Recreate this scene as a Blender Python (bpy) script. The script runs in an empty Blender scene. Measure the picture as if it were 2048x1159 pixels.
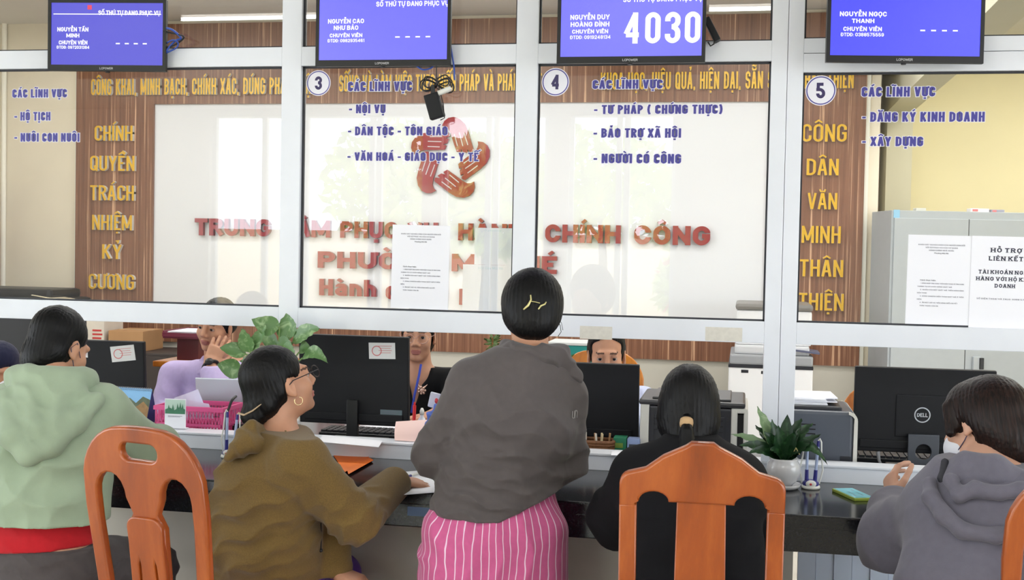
import bpy, bmesh, math, random, unicodedata
import numpy as np
from mathutils import Vector, Matrix, Euler
random.seed(7)
S = bpy.context.scene
COL = S.collection
R = math.radians
# ------------------------------------------------------------------ camera
F_PX = 2400.0
YAW, PITCH, ROLL = R(10.92), R(1.868), R(1.124)
CAM = Vector((0.0, -4.10, 1.53))
_F = Vector((-math.sin(YAW)*math.cos(PITCH), math.cos(YAW)*math.cos(PITCH), -math.sin(PITCH)))
_R0 = Vector((math.cos(YAW), math.sin(YAW), 0)); _U0 = _R0.cross(_F)
_R = _R0*math.cos(ROLL) + _U0*math.sin(ROLL); _U = _U0*math.cos(ROLL) - _R0*math.sin(ROLL)
cd = bpy.data.cameras.new('camera'); cam = bpy.data.objects.new('camera', cd); COL.objects.link(cam)
cd.sensor_width = 36.0; cd.lens = F_PX/2048*36.0; cd.clip_start = 0.05; cd.clip_end = 200
m = Matrix((_R, _U, -_F)).transposed().to_4x4(); m.translation = CAM
cam.matrix_world = m
S.camera = cam
S.view_settings.view_transform = 'Standard'; S.view_settings.look = 'None'
S.view_settings.gamma = 1.0; S.view_settings.use_curve_mapping = False
S.view_settings.exposure = EXPOSURE = 0.25
S.cycles.use_denoising = True
S.cycles.max_bounces = 10; S.cycles.transparent_max_bounces = 24; S.cycles.glossy_bounces = 4
S.cycles.sample_clamp_indirect = 6.0
S.cycles.caustics_reflective = False; S.cycles.caustics_refractive = False
# ------------------------------------------------------------------ sky: bright haze in front of the building
W = bpy.data.worlds.new('sky'); S.world = W; W.use_nodes = True
nt = W.node_tree; bg = nt.nodes['Background']
tc = nt.nodes.new('ShaderNodeTexCoord'); sp = nt.nodes.new('ShaderNodeSeparateXYZ')
nt.links.new(tc.outputs['Generated'], sp.inputs[0])
mr = nt.nodes.new('ShaderNodeMapRange'); mr.interpolation_type = 'SMOOTHSTEP'
mr.inputs['From Min'].default_value = 0.35; mr.inputs['From Max'].default_value = -0.95
mr.inputs['To Min'].default_value = 1.25; mr.inputs['To Max'].default_value = 8.5
nt.links.new(sp.outputs['Y'], mr.inputs['Value']); nt.links.new(mr.outputs[0], bg.inputs['Strength'])
bg.inputs['Color'].default_value = (0.86, 0.93, 1.0, 1)
sd = bpy.data.lights.new('sun', 'SUN'); sd.energy = 16.0; sd.angle = R(1.0); sd.color = (1.0, 0.95, 0.86)
sun = bpy.data.objects.new('sun', sd); COL.objects.link(sun); sun.rotation_euler = (R(-28), R(10), 0)
def area(name, loc, sx, sy, power, color=(1, 1, 1), rot=(0, 0, 0)):
    d = bpy.data.lights.new(name, 'AREA'); d.shape = 'RECTANGLE'; d.size = sx; d.size_y = sy; d.energy = power; d.color = color
    o = bpy.data.objects.new(name, d); COL.objects.link(o); o.location = loc; o.rotation_euler = rot
    return o

# ------------------------------------------------------------------ pixel helpers (photograph frame -> place)
def ray(px, py): return _F + _R*((px-1024)/F_PX) + _U*((579.5-py)/F_PX)
def at(px, py, Y):
    d = ray(px, py); return CAM + d*((Y-CAM.y)/d.y)
def atz(px, py, z):
    d = ray(px, py); return CAM + d*((z-CAM.z)/d.z)
def pxm(px, py, Y): return F_PX/((at(px, py, Y)-CAM).dot(_F))      # pixels per metre there
# ------------------------------------------------------------------ materials
def lin(c):
    return tuple(((x/255)/12.92 if x/255 <= .04045 else (((x/255)+.055)/1.055)**2.4) for x in c) + (1,)
MATS = {}
def mat(name, col, rough=.5, metal=0., spec=.5, noise=0., nscale=20., bump=0., bscale=300., emit=None, estr=1., coat=0., sheen=0., col2=None, stretch=(1, 1, 1)):
    if name in MATS: return MATS[name]
    M = bpy.data.materials.new(name); M.use_nodes = True; t = M.node_tree; b = t.nodes['Principled BSDF']
    c = lin(col); b.inputs['Base Color'].default_value = c
    b.inputs['Roughness'].default_value = rough; b.inputs['Metallic'].default_value = metal
    b.inputs['Specular IOR Level'].default_value = spec
    if coat: b.inputs['Coat Weight'].default_value = coat; b.inputs['Coat Roughness'].default_value = .08
    if sheen: b.inputs['Sheen Weight'].default_value = sheen
    if emit: b.inputs['Emission Color'].default_value = lin(emit); b.inputs['Emission Strength'].default_value = estr
    if noise or bump or col2:
        co = t.nodes.new('ShaderNodeTexCoord'); mp = t.nodes.new('ShaderNodeMapping'); mp.inputs['Scale'].default_value = stretch
        t.links.new(co.outputs['Object'], mp.inputs[0])
    if noise or col2:
        n = t.nodes.new('ShaderNodeTexNoise'); n.inputs['Scale'].default_value = nscale; n.inputs['Detail'].default_value = 5
        t.links.new(mp.outputs[0], n.inputs['Vector'])
        r = t.nodes.new('ShaderNodeValToRGB'); r.color_ramp.elements[0].position = .3; r.color_ramp.elements[1].position = .7
        k = noise or .0
        r.color_ramp.elements[0].color = lin(col2) if col2 else tuple(x*(1-k) for x in c[:3])+(1,)
        r.color_ramp.elements[1].color = c if col2 else tuple(min(1, x*(1+k)) for x in c[:3])+(1,)
        t.links.new(n.outputs['Fac'], r.inputs[0]); t.links.new(r.outputs[0], b.inputs['Base Color'])
    if bump:
        n2 = t.nodes.new('ShaderNodeTexNoise'); n2.inputs['Scale'].default_value = bscale; n2.inputs['Detail'].default_value = 3
        t.links.new(mp.outputs[0], n2.inputs['Vector'])
        bp = t.nodes.new('ShaderNodeBump'); bp.inputs['Strength'].default_value = bump; bp.inputs['Distance'].default_value = .002
        t.links.new(n2.outputs['Fac'], bp.inputs['Height']); t.links.new(bp.outputs[0], b.inputs['Normal'])
    MATS[name] = M
    return M
def wood(name, dark, midc, light, grain=(60, 60, 1.6), rough=.4, lines=0.62, coat=0.):
    if name in MATS: return MATS[name]
    M = mat(name, midc, rough, coat=coat); t = M.node_tree; b = t.nodes['Principled BSDF']
    co = t.nodes.new('ShaderNodeTexCoord'); mp = t.nodes.new('ShaderNodeMapping'); mp.inputs['Scale'].default_value = grain
    t.links.new(co.outputs['Object'], mp.inputs[0])
    n = t.nodes.new('ShaderNodeTexNoise'); n.inputs['Scale'].default_value = 1.0; n.inputs['Detail'].default_value = 6; n.inputs['Roughness'].default_value = .65; n.inputs['Distortion'].default_value = .3
    t.links.new(mp.outputs[0], n.inputs['Vector'])
    r = t.nodes.new('ShaderNodeValToRGB'); e = r.color_ramp.elements
    e[0].position = .34; e[0].color = lin(dark); e[1].position = .645; e[1].color = lin(light)
    x = e.new(.5); x.color = lin(midc); x = e.new(lines); x.color = lin(midc)
    t.links.new(n.outputs['Fac'], r.inputs[0]); t.links.new(r.outputs[0], b.inputs['Base Color'])
    return M
def glass_mat(name, tint=(1, 1, 1), refl=.05):
    M = bpy.data.materials.new(name); M.use_nodes = True; t = M.node_tree; t.nodes.clear()
    o = t.nodes.new('ShaderNodeOutputMaterial'); mx = t.nodes.new('ShaderNodeMixShader')
    tr = t.nodes.new('ShaderNodeBsdfTransparent'); tr.inputs[0].default_value = tint+(1,)
    gl = t.nodes.new('ShaderNodeBsdfGlossy'); gl.inputs['Roughness'].default_value = 0.0
    lw = t.nodes.new('ShaderNodeLayerWeight'); lw.inputs[0].default_value = .5
    p = t.nodes.new('ShaderNodeMath'); p.operation = 'POWER'; p.inputs[1].default_value = 5
    ma = t.nodes.new('ShaderNodeMath'); ma.operation = 'MULTIPLY_ADD'; ma.inputs[1].default_value = 1-refl; ma.inputs[2].default_value = refl
    t.links.new(lw.outputs['Facing'], p.inputs[0]); t.links.new(p.outputs[0], ma.inputs[0]); t.links.new(ma.outputs[0], mx.inputs[0])
    t.links.new(tr.outputs[0], mx.inputs[1]); t.links.new(gl.outputs[0], mx.inputs[2]); t.links.new(mx.outputs[0], o.inputs[0])
    MATS[name] = M
    return M
# ------------------------------------------------------------------ objects
def tag(o, label=None, cat=None, group=None, kind=None):
    if label: o['label'] = label
    if cat: o['category'] = cat
    if group: o['group'] = group
    if kind: o['kind'] = kind
    return o
def empty(name, loc=(0, 0, 0), rz=0., label=None, cat=None, group=None, kind=None):
    o = bpy.data.objects.new(name, None); COL.objects.link(o); o.location = loc; o.rotation_euler = (0, 0, rz); o.empty_display_size = .1
    return tag(o, label, cat, group, kind)
def copy_tree(o, parent=None):
    c = o.copy(); COL.objects.link(c)
    if parent: c.parent = parent
    for ch in list(o.children): copy_tree(ch, c)
    return c
class MB:
    """collects shapes, build() links them as one mesh object"""
    def __init__(s): s.v = []; s.f = []; s.mi = []; s.sm = []
    def add(s, vs, fs, mi=0, smooth=False):
        n = len(s.v); s.v += [tuple(v) for v in vs]
        for f in fs: s.f.append(tuple(i+n for i in f)); s.mi.append(mi); s.sm.append(smooth)
        return s
    def box(s, c, d, mi=0, M=None, bev=0.):
        if bev > 0:
            bm = bmesh.new(); bmesh.ops.create_cube(bm, size=1)
            for v in bm.verts: v.co = Vector((v.co.x*d[0], v.co.y*d[1], v.co.z*d[2]))
            bmesh.ops.bevel(bm, geom=bm.edges[:], offset=bev, segments=2, affect='EDGES', profile=.6)
            bm.verts.index_update()
            vs = [v.co + Vector(c) for v in bm.verts]; fs = [[v.index for v in f.verts] for f in bm.faces]; bm.free()
            if M: vs = [M @ v for v in vs]
            return s.add(vs, fs, mi, False)
        x, y, z = c; a, b, h = d[0]/2, d[1]/2, d[2]/2
        vs = [Vector((x+i*a, y+j*b, z+k*h)) for i in (-1, 1) for j in (-1, 1) for k in (-1, 1)]
        if M: vs = [M @ v for v in vs]
        return s.add(vs, [(0, 1, 3, 2), (4, 6, 7, 5), (0, 4, 5, 1), (2, 3, 7, 6), (0, 2, 6, 4), (1, 5, 7, 3)], mi)
    def box2(s, lo, hi, mi=0, bev=0.):
        return s.box([(a+b)/2 for a, b in zip(lo, hi)], [abs(b-a) for a, b in zip(lo, hi)], mi, None, bev)
    def tube(s, pts, r, n=10, mi=0, caps=True, flat=None):
        pts = [Vector(p) for p in pts]; m = len(pts)
        rs = r if isinstance(r, (list, tuple)) else [r]*m
        up = None; vs = []; fs = []
        for i, p in enumerate(pts):
            d = (pts[min(i+1, m-1)]-pts[max(i-1, 0)]).normalized()
            if up is None:
                up = Vector((0, 0, 1)) if abs(d.z) < .9 else Vector((1, 0, 0))
            a = d.cross(up)
            a = a.normalized() if a.length > 1e-6 else d.orthogonal().normalized()
            b = a.cross(d).normalized(); up = b
            for k in range(n):
                t = 2*math.pi*k/n
                vs.append(p + a*math.cos(t)*rs[i] + b*math.sin(t)*rs[i]*(flat or 1))
        for i in range(m-1):
            for k in range(n):
                fs.append((i*n+k, i*n+(k+1) % n, (i+1)*n+(k+1) % n, (i+1)*n+k))
        s.add(vs, fs, mi, True)
        if caps: s.add(vs[:n], [tuple(reversed(range(n)))], mi); s.add(vs[-n:], [tuple(range(n))], mi)
        return s
    def lathe(s, prof, c=(0, 0, 0), n=24, mi=0, M=None):
        vs = []; fs = []
        for r, z in prof:
            for k in range(n):
                t = 2*math.pi*k/n; v = Vector((c[0]+r*math.cos(t), c[1]+r*math.sin(t), c[2]+z))
                vs.append(M @ v if M else v)
        for i in range(len(prof)-1):
            for k in range(n): fs.append((i*n+k, i*n+(k+1) % n, (i+1)*n+(k+1) % n, (i+1)*n+k))
        return s.add(vs, fs, mi, True)
    def sphere(s, c, r, n=14, mi=0, M=None):
        rr = r if isinstance(r, (list, tuple)) else (r, r, r); vs = []; fs = []; m = n//2+1
        for i in range(m+1):
            a = math.pi*i/m
            for k in range(n):
                t = 2*math.pi*k/n
                v = Vector((rr[0]*math.sin(a)*math.cos(t), rr[1]*math.sin(a)*math.sin(t), rr[2]*math.cos(a)))
                v = (M @ v if M else v) + Vector(c); vs.append(v)
        for i in range(m):
            for k in range(n): fs.append((i*n+k, (i+1)*n+k, (i+1)*n+(k+1) % n, i*n+(k+1) % n))
        return s.add(vs, fs, mi, True)
    def prism(s, poly, fn, depth, mi=0, mside=None):
        """poly: 2d outline, fn(x, y, d) -> 3d"""
        n = len(poly)
        a = [fn(x, y, 0) for x, y in poly]; b = [fn(x, y, depth) for x, y in poly]
        s.add(a, [tuple(range(n))], mi); s.add(b, [tuple(reversed(range(n)))], mi)
        s.add(a+b, [(i, n+i, n+(i+1) % n, (i+1) % n) for i in range(n)], mi if mside is None else mside)
        return s
    def build(s, name, mats, parent=None, label=None, cat=None, group=None, kind=None, loc=None, rot=None, autosm=None):
        me = bpy.data.meshes.new(name); me.from_pydata(s.v, [], s.f)
        for q in (mats if isinstance(mats, (list, tuple)) else [mats]): me.materials.append(q)
        me.polygons.foreach_set('material_index', s.mi); me.polygons.foreach_set('use_smooth', s.sm); me.update()
        o = bpy.data.objects.new(name, me); COL.objects.link(o)
        if parent: o.parent = parent
        if loc is not None: o.location = loc
        if rot is not None: o.rotation_euler = rot
        return tag(o, label, cat, group, kind)
def outline_mesh(name, loops, depth, bevel, mats, parent=None, res=2, **kw):
    """2d outline with holes (x, z) extruded along y, edges rounded, as one mesh"""
    cu = bpy.data.curves.new(name, 'CURVE'); cu.dimensions = '2D'; cu.fill_mode = 'BOTH'
    cu.extrude = max(depth/2-bevel, 1e-5); cu.bevel_depth = bevel; cu.bevel_resolution = res; cu.offset = -bevel
    for lp in loops:
        sp_ = cu.splines.new('POLY'); sp_.points.add(len(lp)-1); sp_.use_cyclic_u = True
        for q, (x, z) in zip(sp_.points, lp): q.co = (x, z, 0, 1)
    o = bpy.data.objects.new(name, cu); COL.objects.link(o)
    me = bpy.data.meshes.new_from_object(o.evaluated_get(bpy.context.evaluated_depsgraph_get()))
    bpy.data.objects.remove(o); bpy.data.curves.remove(cu)
    me.transform(Matrix(((1, 0, 0, 0), (0, 0, -1, 0), (0, 1, 0, 0), (0, 0, 0, 1))))
    me.materials.clear(); me.materials.append(mats); me.name = name
    ob = bpy.data.objects.new(name, me); COL.objects.link(ob)
    if parent: ob.parent = parent
    return tag(ob, kw.get('label'), kw.get('cat'), kw.get('group'), kw.get('kind'))
def arc(cx, cy, rx, ry, a0, a1, n=10):
    return [(cx+rx*math.cos(R(a0+(a1-a0)*i/n)), cy+ry*math.sin(R(a0+(a1-a0)*i/n))) for i in range(n+1)]
def rrect(x0, y0, x1, y1, r, n=5):
    return arc(x1-r, y1-r, r, r, 0, 90, n)+arc(x0+r, y1-r, r, r, 90, 180, n)+arc(x0+r, y0+r, r, r, 180, 270, n)+arc(x1-r, y0+r, r, r, 270, 360, n)
# ------------------------------------------------------------------ stroke lettering
G = {}
def _g(ch, w, *st): G[ch] = (w, st)
r_ = 1
_g('A', 1.0, [(0, 0), (.42, 1)], [(.58, 1), (1, 0)], [(.2, .3), (.8, .3)])
_g('B', .95, [(0, 0), (0, 1)], [(0, 1), (1, 1, 1), (1, .53, 1), (0, .53)], [(.5, .53), (1, .53, 1), (1, 0, 1), (0, 0)])
_g('C', .95, [(1, .66), (1, 1, 1), (0, 1, 1), (0, 0, 1), (1, 0, 1), (1, .34)])
_g('D', .97, [(0, 0), (0, 1)], [(0, 1), (1, 1, 1), (1, 0, 1), (0, 0)])
_g('Đ', .97, [(0, 0), (0, 1)], [(0, 1), (1, 1, 1), (1, 0, 1), (0, 0)], [(-.28, .52), (.45, .52)])
_g('E', .82, [(1, 1), (0, 1), (0, 0), (1, 0)], [(0, .52), (.9, .52)])
_g('F', .8, [(1, 1), (0, 1), (0, 0)], [(0, .52), (.9, .52)])
_g('G', .97, [(1, .7), (1, 1, 1), (0, 1, 1), (0, 0, 1), (1, 0, 1), (1, .48), (.55, .48)])
_g('H', .97, [(0, 0), (0, 1)], [(1, 0), (1, 1)], [(0, .52), (1, .52)])
_g('I', .0, [(0, 0), (0, 1)])
_g('J', .8, [(1, 1), (1, 0, 1), (0, 0, 1), (0, .3)])
_g('K', 1.0, [(0, 0), (0, 1)], [(.92, 1), (.05, .42)], [(.3, .62), (.95, 0)])
_g('L', .78, [(0, 1), (0, 0), (1, 0)])
_g('M', 1.3, [(0, 0), (0, 1)], [(1, 0), (1, 1)], [(.04, .97), (.5, .12)], [(.96, .97), (.5, .12)])
_g('N', 1.0, [(0, 0), (0, 1)], [(1, 0), (1, 1)], [(.05, .97), (.95, .03)])
_g('O', .97, [(.5, 1), (0, 1, 1), (0, 0, 1), (1, 0, 1), (1, 1, 1), (.5, 1)])
_g('P', .92, [(0, 0), (0, 1)], [(0, 1), (1, 1, 1), (1, .46, 1), (0, .46)])
_g('Q', .97, [(.5, 1), (0, 1, 1), (0, 0, 1), (1, 0, 1), (1, 1, 1), (.5, 1)], [(.55, .3), (1.08, -.06)])
_g('R', .95, [(0, 0), (0, 1)], [(0, 1), (1, 1, 1), (1, .5, 1), (0, .5)], [(.5, .5), (1, 0)])
_g('S', .92, [(1, .72), (1, 1, 1), (0, 1, 1), (0, .51, 1), (1, .51, 1), (1, 0, 1), (0, 0, 1), (0, .28)])
_g('T', .9, [(0, 1), (1, 1)], [(.5, 1), (.5, 0)])
_g('U', .97, [(0, 1), (0, 0, 1), (1, 0, 1), (1, 1)])
_g('V', 1.0, [(0, 1), (.46, 0)], [(.54, 0), (1, 1)])
_g('W', 1.4, [(0, 1), (.25, 0)], [(.25, 0), (.5, .95)], [(.5, .95), (.75, 0)], [(.75, 0), (1, 1)])
_g('X', 1.0, [(0, 0), (1, 1)], [(0, 1), (1, 0)])
_g('Y', 1.0, [(0, 1), (.5, .42)], [(1, 1), (.5, .42)], [(.5, .48), (.5, 0)])
_g('Z', .85, [(0, 1), (1, 1)], [(1, .98), (0, .02)], [(0, 0), (1, 0)])
_g('0', .9, [(.5, 1), (0, 1, 1), (0, 0, 1), (1, 0, 1), (1, 1, 1), (.5, 1)])
_g('1', .45, [(1, 0), (1, 1), (0, .78)])
_g('2', .9, [(0, .7), (0, 1, 1), (1, 1, 1), (1, .55, 1), (0, .05)], [(0, 0), (1, 0)])
_g('3', .9, [(0, .74), (0, 1, 1), (1, 1, 1), (1, .53, 1), (.4, .53)], [(.4, .53), (1, .53, 1), (1, 0, 1), (0, 0, 1), (0, .26)])
_g('4', 1.0, [(.75, 0), (.75, 1)], [(.68, .97), (0, .3)], [(-.04, .24), (1.06, .24)])
_g('5', .9, [(.95, 1), (.05, 1), (.05, .55)], [(.0, .58), (1, .58, 1), (1, 0, 1), (0, 0, 1), (0, .27)])
_g('6', .9, [(1, .74), (1, 1, 1), (0, 1, 1), (0, 0, 1), (1, 0, 1), (1, .56, 1), (0, .56)])
_g('7', .85, [(0, 1), (1, 1), (.35, 0)])
_g('8', .9, [(.5, 1), (0, 1, 1), (0, .53, 1), (1, .53, 1), (1, 1, 1), (.5, 1)], [(.5, .53), (0, .53, 1), (0, 0, 1), (1, 0, 1), (1, .53, 1), (.5, .53)])
_g('9', .9, [(0, .26), (0, 0, 1), (1, 0, 1), (1, 1, 1), (0, 1, 1), (0, .45, 1), (1, .45)])
_g('-', .6, [(0, .42), (1, .42)]); _g('_', .9, [(0, 0), (1, 0)])
_g('.', .0, [(0, -.03), (0, .06)]); _g(',', .0, [(0, .08), (0, -.02), (-.2, -.16)])
_g(':', .0, [(0, -.03), (0, .06)], [(0, .5), (0, .6)])
_g('(', .62, [(1, 1.12), (.3, .85), (0, .5), (.3, .15), (1, -.12)]); _g(')', .62, [(0, 1.12), (.7, .85), (1, .5), (.7, .15), (0, -.12)])
_g('a', .85, [(.95, .5), (.95, .68, 1), (0.05, .68, 1), (.05, .55)], [(.95, .5), (.95, 0)], [(.95, .38), (0, .38, 1), (0, 0, 1), (.95, 0)])
_g('c', .8, [(1, .46), (1, .68, 1), (0, .68, 1), (0, 0, 1), (1, 0, 1), (1, .22)])
_g('g', .85, [(1, .68), (1, -.3, 1), (0, -.3)], [(1, .68), (0, .68, 1), (0, 0, 1), (1, 0)])
_g('h', .85, [(0, 0), (0, 1)], [(0, .68), (1, .68, 1), (1, 0)])
_g('i', .0, [(0, 0), (0, .68)], [(0, .9), (0, 1.02)])
_g('m', 1.4, [(0, 0), (0, .68)], [(0, .68), (.5, .68, 1), (.5, 0)], [(.5, .68), (1, .68, 1), (1, 0)])
_g('n', .85, [(0, 0), (0, .7)], [(0, .68), (1, .68, 1), (1, 0)])
_g('o', .85, [(.5, .68), (0, .68, 1), (0, 0, 1), (1, 0, 1), (1, .68, 1), (.5, .68)])
_g('p', .85, [(0, -.32), (0, .7)], [(0, .68), (1, .68, 1), (1, 0, 1), (0, 0)])
_g('t', .5, [(.4, .95), (.4, 0), (1, 0)], [(0, .68), (1, .68)])
_g('u', .85, [(0, .7), (0, 0, 1), (1, 0, 1)], [(1, .7), (1, 0)])
_g('v', .85, [(0, .7), (.46, 0)], [(.54, 0), (1, .7)])
_g('e', .85, [(0, .36), (1, .36), (1, .68, 1), (0, .68, 1), (0, 0, 1), (1, 0)])
_g('b', .85, [(0, 0), (0, 1)], [(0, .68), (1, .68, 1), (1, 0, 1), (0, 0)])
_g('r', .5, [(0, 0), (0, .7)], [(0, .66), (1, .66)])
MARKS = {'\u0301': [[(-.02, 0), (.16, .17)]], '\u0300': [[(.02, 0), (-.16, .17)]], '\u0302': [[(-.17, 0), (0, .13), (.17, 0)]],
         '\u0306': [[(-.15, .13), (-.1, .0), (.1, .0), (.15, .13)]], '\u0303': [[(-.17, .03), (-.08, .11), (.07, .03), (.17, .1)]],
         '\u0309': [[(-.07, .15), (.07, .17), (.05, .06), (0, .0)]]}
def _round(pts, rad):
    out = []; n = len(pts)
    for i, p in enumerate(pts):
        if p[2] and 0 < i < n-1:
            a = Vector(pts[i-1][:2]); b = Vector(p[:2]); c = Vector(pts[i+1][:2])
            la, lc = (a-b).length, (c-b).length
            ra = min(rad, la*(.5 if pts[i-1][2] else 1.)*.99, lc*(.5 if pts[i+1][2] else 1.)*.99)
            u, v = (a-b)/max(la, 1e-9), (c-b)/max(lc, 1e-9)
            for k in range(7):
                t = k/6; q = (b+u*ra)*(1-t)**2 + b*2*t*(1-t)*.55 + (b+v*ra)*t*t
                wgt = (1-t)**2+2*t*(1-t)*.55+t*t; out.append(q/wgt)
        else: out.append(Vector(p[:2]))
    res = [out[0]]
    for q in out[1:]:
        if (q-res[-1]).length > 1e-5: res.append(q)
    return res
def _strip(pts, t, ext=0., ext2=None):
    """stroke a polyline: list of quads"""
    n = len(pts); L = []; Q = []
    if ext2 is None: ext2 = ext
    for i, p in enumerate(pts):
        d0 = (p-pts[i-1]).normalized() if i > 0 else None; d1 = (pts[i+1]-p).normalized() if i < n-1 else None
        if d0 is None: nn = Vector((-d1.y, d1.x)); q = p-d1*ext
        elif d1 is None: nn = Vector((-d0.y, d0.x)); q = p+d0*ext2
        else:
            n0 = Vector((-d0.y, d0.x)); n1 = Vector((-d1.y, d1.x)); mm = n0+n1
            q = p
            if mm.length < .2: nn = n0
            else:
                mm.normalize(); nn = mm/max(mm.dot(n0), .5)
        L.append((q+nn*t/2, q-nn*t/2))
    for i in range(n-1): Q.append([L[i][0], L[i][1], L[i+1][1], L[i+1][0]])
    return Q
def lay_text(s, h=1., wid=.46, t=.13, gap=.09, space=.26, serif=False, grow=0.):
    """-> quads in (x, y), total width; letter cap height h"""
    x = 0.; quads = []; first = True
    th = t*h; W_ = wid*h
    for ch in s:
        if ch == ' ': x += space*h; continue
        base = ch if ch in G else None; marks = []
        if base is None:
            dec = unicodedata.normalize('NFD', ch); base = dec[0]; marks = list(dec[1:])
        if base not in G: x += space*h; continue
        if not first: x += gap*h
        first = False
        w, st = G[base]; iw = max(w*W_-th, 0.) if w > 0 else 0.
        low = base in 'acgimnopuvertbh' and base.islower()
        def P(u, v): return (x+th/2+u*iw, th/2+v*(h-th))
        for pl in st:
            pts = _round([P(q[0], q[1])+((q[2] if len(q) > 2 else 0),) for q in pl], min(.42*W_, .36*h))
            ex = []
            for (e, o, k0) in ((pts[0], pts[1], pl[0]), (pts[-1], pts[-2], pl[-1])):
                dx_, dy_ = abs(e.x-o.x), abs(e.y-o.y)
                if dy_ < 1e-4*h: ex.append(th*.5 if k0[0] in (0, 1) or base == '-' or base == '_' else .0)
                elif dx_ < 1e-4*h: ex.append(th*.5 if k0[1] in (0, 1) else .0)
                else: ex.append(th*.42 if k0[1] in (0, 1) else th*.15)
            quads.append(_strip(pts, th+2*grow, ex[0]+grow, ex[1]+grow))
            if serif:
                for e, o in ((pts[0], pts[1]), (pts[-1], pts[-2])):
                    if abs(e.y-o.y) > .25*h and (e.y < th or e.y > h-th):
                        yy = th*.22 if e.y < th else h-th*.22
                        quads.append(_strip([Vector((e.x-th*1.1, yy)), Vector((e.x+th*1.1, yy))], th*.4))
        cx = x+th/2+iw/2; top = (h*.74 if low and base not in 'hbt' else h)+.07*h; dx = 0.; k = 0
        for mk in marks:
            if mk == '\u031b':
                bx = x+th/2+iw; bt = (.68 if low else 1.)*(h-th)+th/2
                quads.append(_strip([Vector((bx-.02*h, bt-.06*h)), Vector((bx+.13*h, bt+.0*h)), Vector((bx+.14*h, bt+.13*h))], th*.65+2*grow, grow))
            elif mk == '\u0323':
                quads.append(_strip([Vector((cx-th*.5, -.16*h)), Vector((cx+th*.5, -.16*h))], th*.9+2*grow, grow))
            else:
                oy = 0.; ox = 0.
                if k == 1: oy, ox = (.0, .2*h) if mk in '\u0301\u0300\u0309' else (.17*h, 0)
                if k == 1 and mk in '\u0301\u0300\u0309': oy = .07*h
                for pl in MARKS[mk]:
                    quads.append(_strip([Vector((cx+ox+a*h, top+oy+b*h+th*.1)) for a, b in pl], th*.68+2*grow, grow))
                k += 1
        x += th+iw
    return quads, x
def put_text(mb, s, o, right, up, width=None, h=.1, depth=.002, mi=0, mside=None, t=.13, grow=0., back=0., align=0, **kw):
    """adds lettering to mb: o = left end of the baseline; width fits the line to that length"""
    q, w = lay_text(s, h, t=t, grow=grow, **kw)
    k = (width/w) if width else 1.
    right = Vector(right).normalized(); up = Vector(up).normalized(); nrm = right.cross(up)     # towards the reader
    off = (0, -w*k/2, -w*k)[align]
    o = Vector(o)
    for n_, stroke in enumerate(q):              # overlapping strokes lie a hair apart, so no two faces coincide
        e = (n_ % 7)*min(.0004, depth*.06+.00003)
        for a in stroke:
            mb.prism([(v.x*k+off, v.y) for v in a], lambda x, y, d: o+right*x+up*y+nrm*(d+back+(e if d else 0)), depth, mi, mside)
    return w*k
# ================================================================== THE SETTING
YB = 3.6                                   # back wall of the office
ZC = 3.06
m_wall = mat('cream_plaster', (226, 216, 196), .8, noise=.03, nscale=3)
m_wallw = mat('white_plaster', (222, 220, 214), .8, noise=.03, nscale=3)
m_yel = mat('yellow_plaster', (238, 228, 186), .8, noise=.03, nscale=2)
m_greywall = mat('grey_beige_paint', (196, 192, 180), .7, noise=.03, nscale=4)
m_ceil = mat('ceiling_paint', (214, 211, 206), .9, noise=.02, nscale=2)
m_tile = mat('floor_tile', (190, 184, 172), .25, noise=.05, nscale=6)
m_alu = mat('white_aluminium', (226, 230, 238), .32, spec=.5, noise=.02, nscale=8)
m_gasket = mat('black_gasket', (40, 42, 50), .6)
m_glass = glass_mat('window_glass', (.985, .99, .985), .042)
m_panelwood = wood('walnut_panel', (104, 68, 50), (132, 90, 68), (212, 170, 136), (58, 58, .7), .35, .565)
m_granite = mat('black_granite', (26, 27, 31), .14, spec=.5, noise=.5, nscale=180)
m_cfront = mat('counter_front_paint', (204, 199, 188), .6, noise=.05, nscale=5)
m_pleat = mat('white_board', (205, 215, 232), .5)
XL, XR = -5.6, 2.35
def struct(mb, name, mats, **kw): return mb.build(name, mats, kind='structure', **kw)
struct(MB().box2((-9, -9.2, -.1), (9, YB+1.4, 0)), 'floor', m_tile)
struct(MB().box2((-9, -8.7, ZC), (9, YB+1.4, ZC+.15)), 'ceiling', m_ceil)
YR = 4.7
struct(MB().box2((XL-.1, YB, .0), (.742, YB+.15, ZC)), 'wall_back', m_wall)
struct(MB().box2((.742, YB, 0), (.80, YR, ZC)), 'wall_return', m_wall)
struct(MB().box2((.80, YR, 0), (4.2, YR+.15, ZC)), 'wall_rear', m_yel)
struct(MB().box2((.80, YR-.012, 0), (1.0, YR, ZC)), 'rear_shade_strip', m_wall)  # cream sheet over the yellow rear wall, painting its shaded part beside the pillar
struct(MB().box2((XL-.15, .1, 0), (XL, YB, ZC)), 'wall_left', m_wall)
p = at(1795, 190, YR-.02); MB().prism([(-.035, -.07), (.03, .03), (.03, .075), (-.035, -.02)], lambda x, y, d: Vector((x, -d, y)), .004).build('pennant', mat('purple_pennant', (104, 84, 140), .7), None, 'small purple pennant fixed high on the wall beside the walnut column', 'pennant', loc=(p.x, YR-.013, p.z))
struct(MB().box2((4.2, .1, 0), (4.35, YR, ZC)), 'wall_right', m_yel)
struct(MB().box2((XL, YB-.012, 0), (.72, YB, .86)), 'trim_1', m_greywall)              # painted dado under the panelling
m_beam = mat('beam_plaster', (206, 202, 178), .85, noise=.03, nscale=3)
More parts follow.
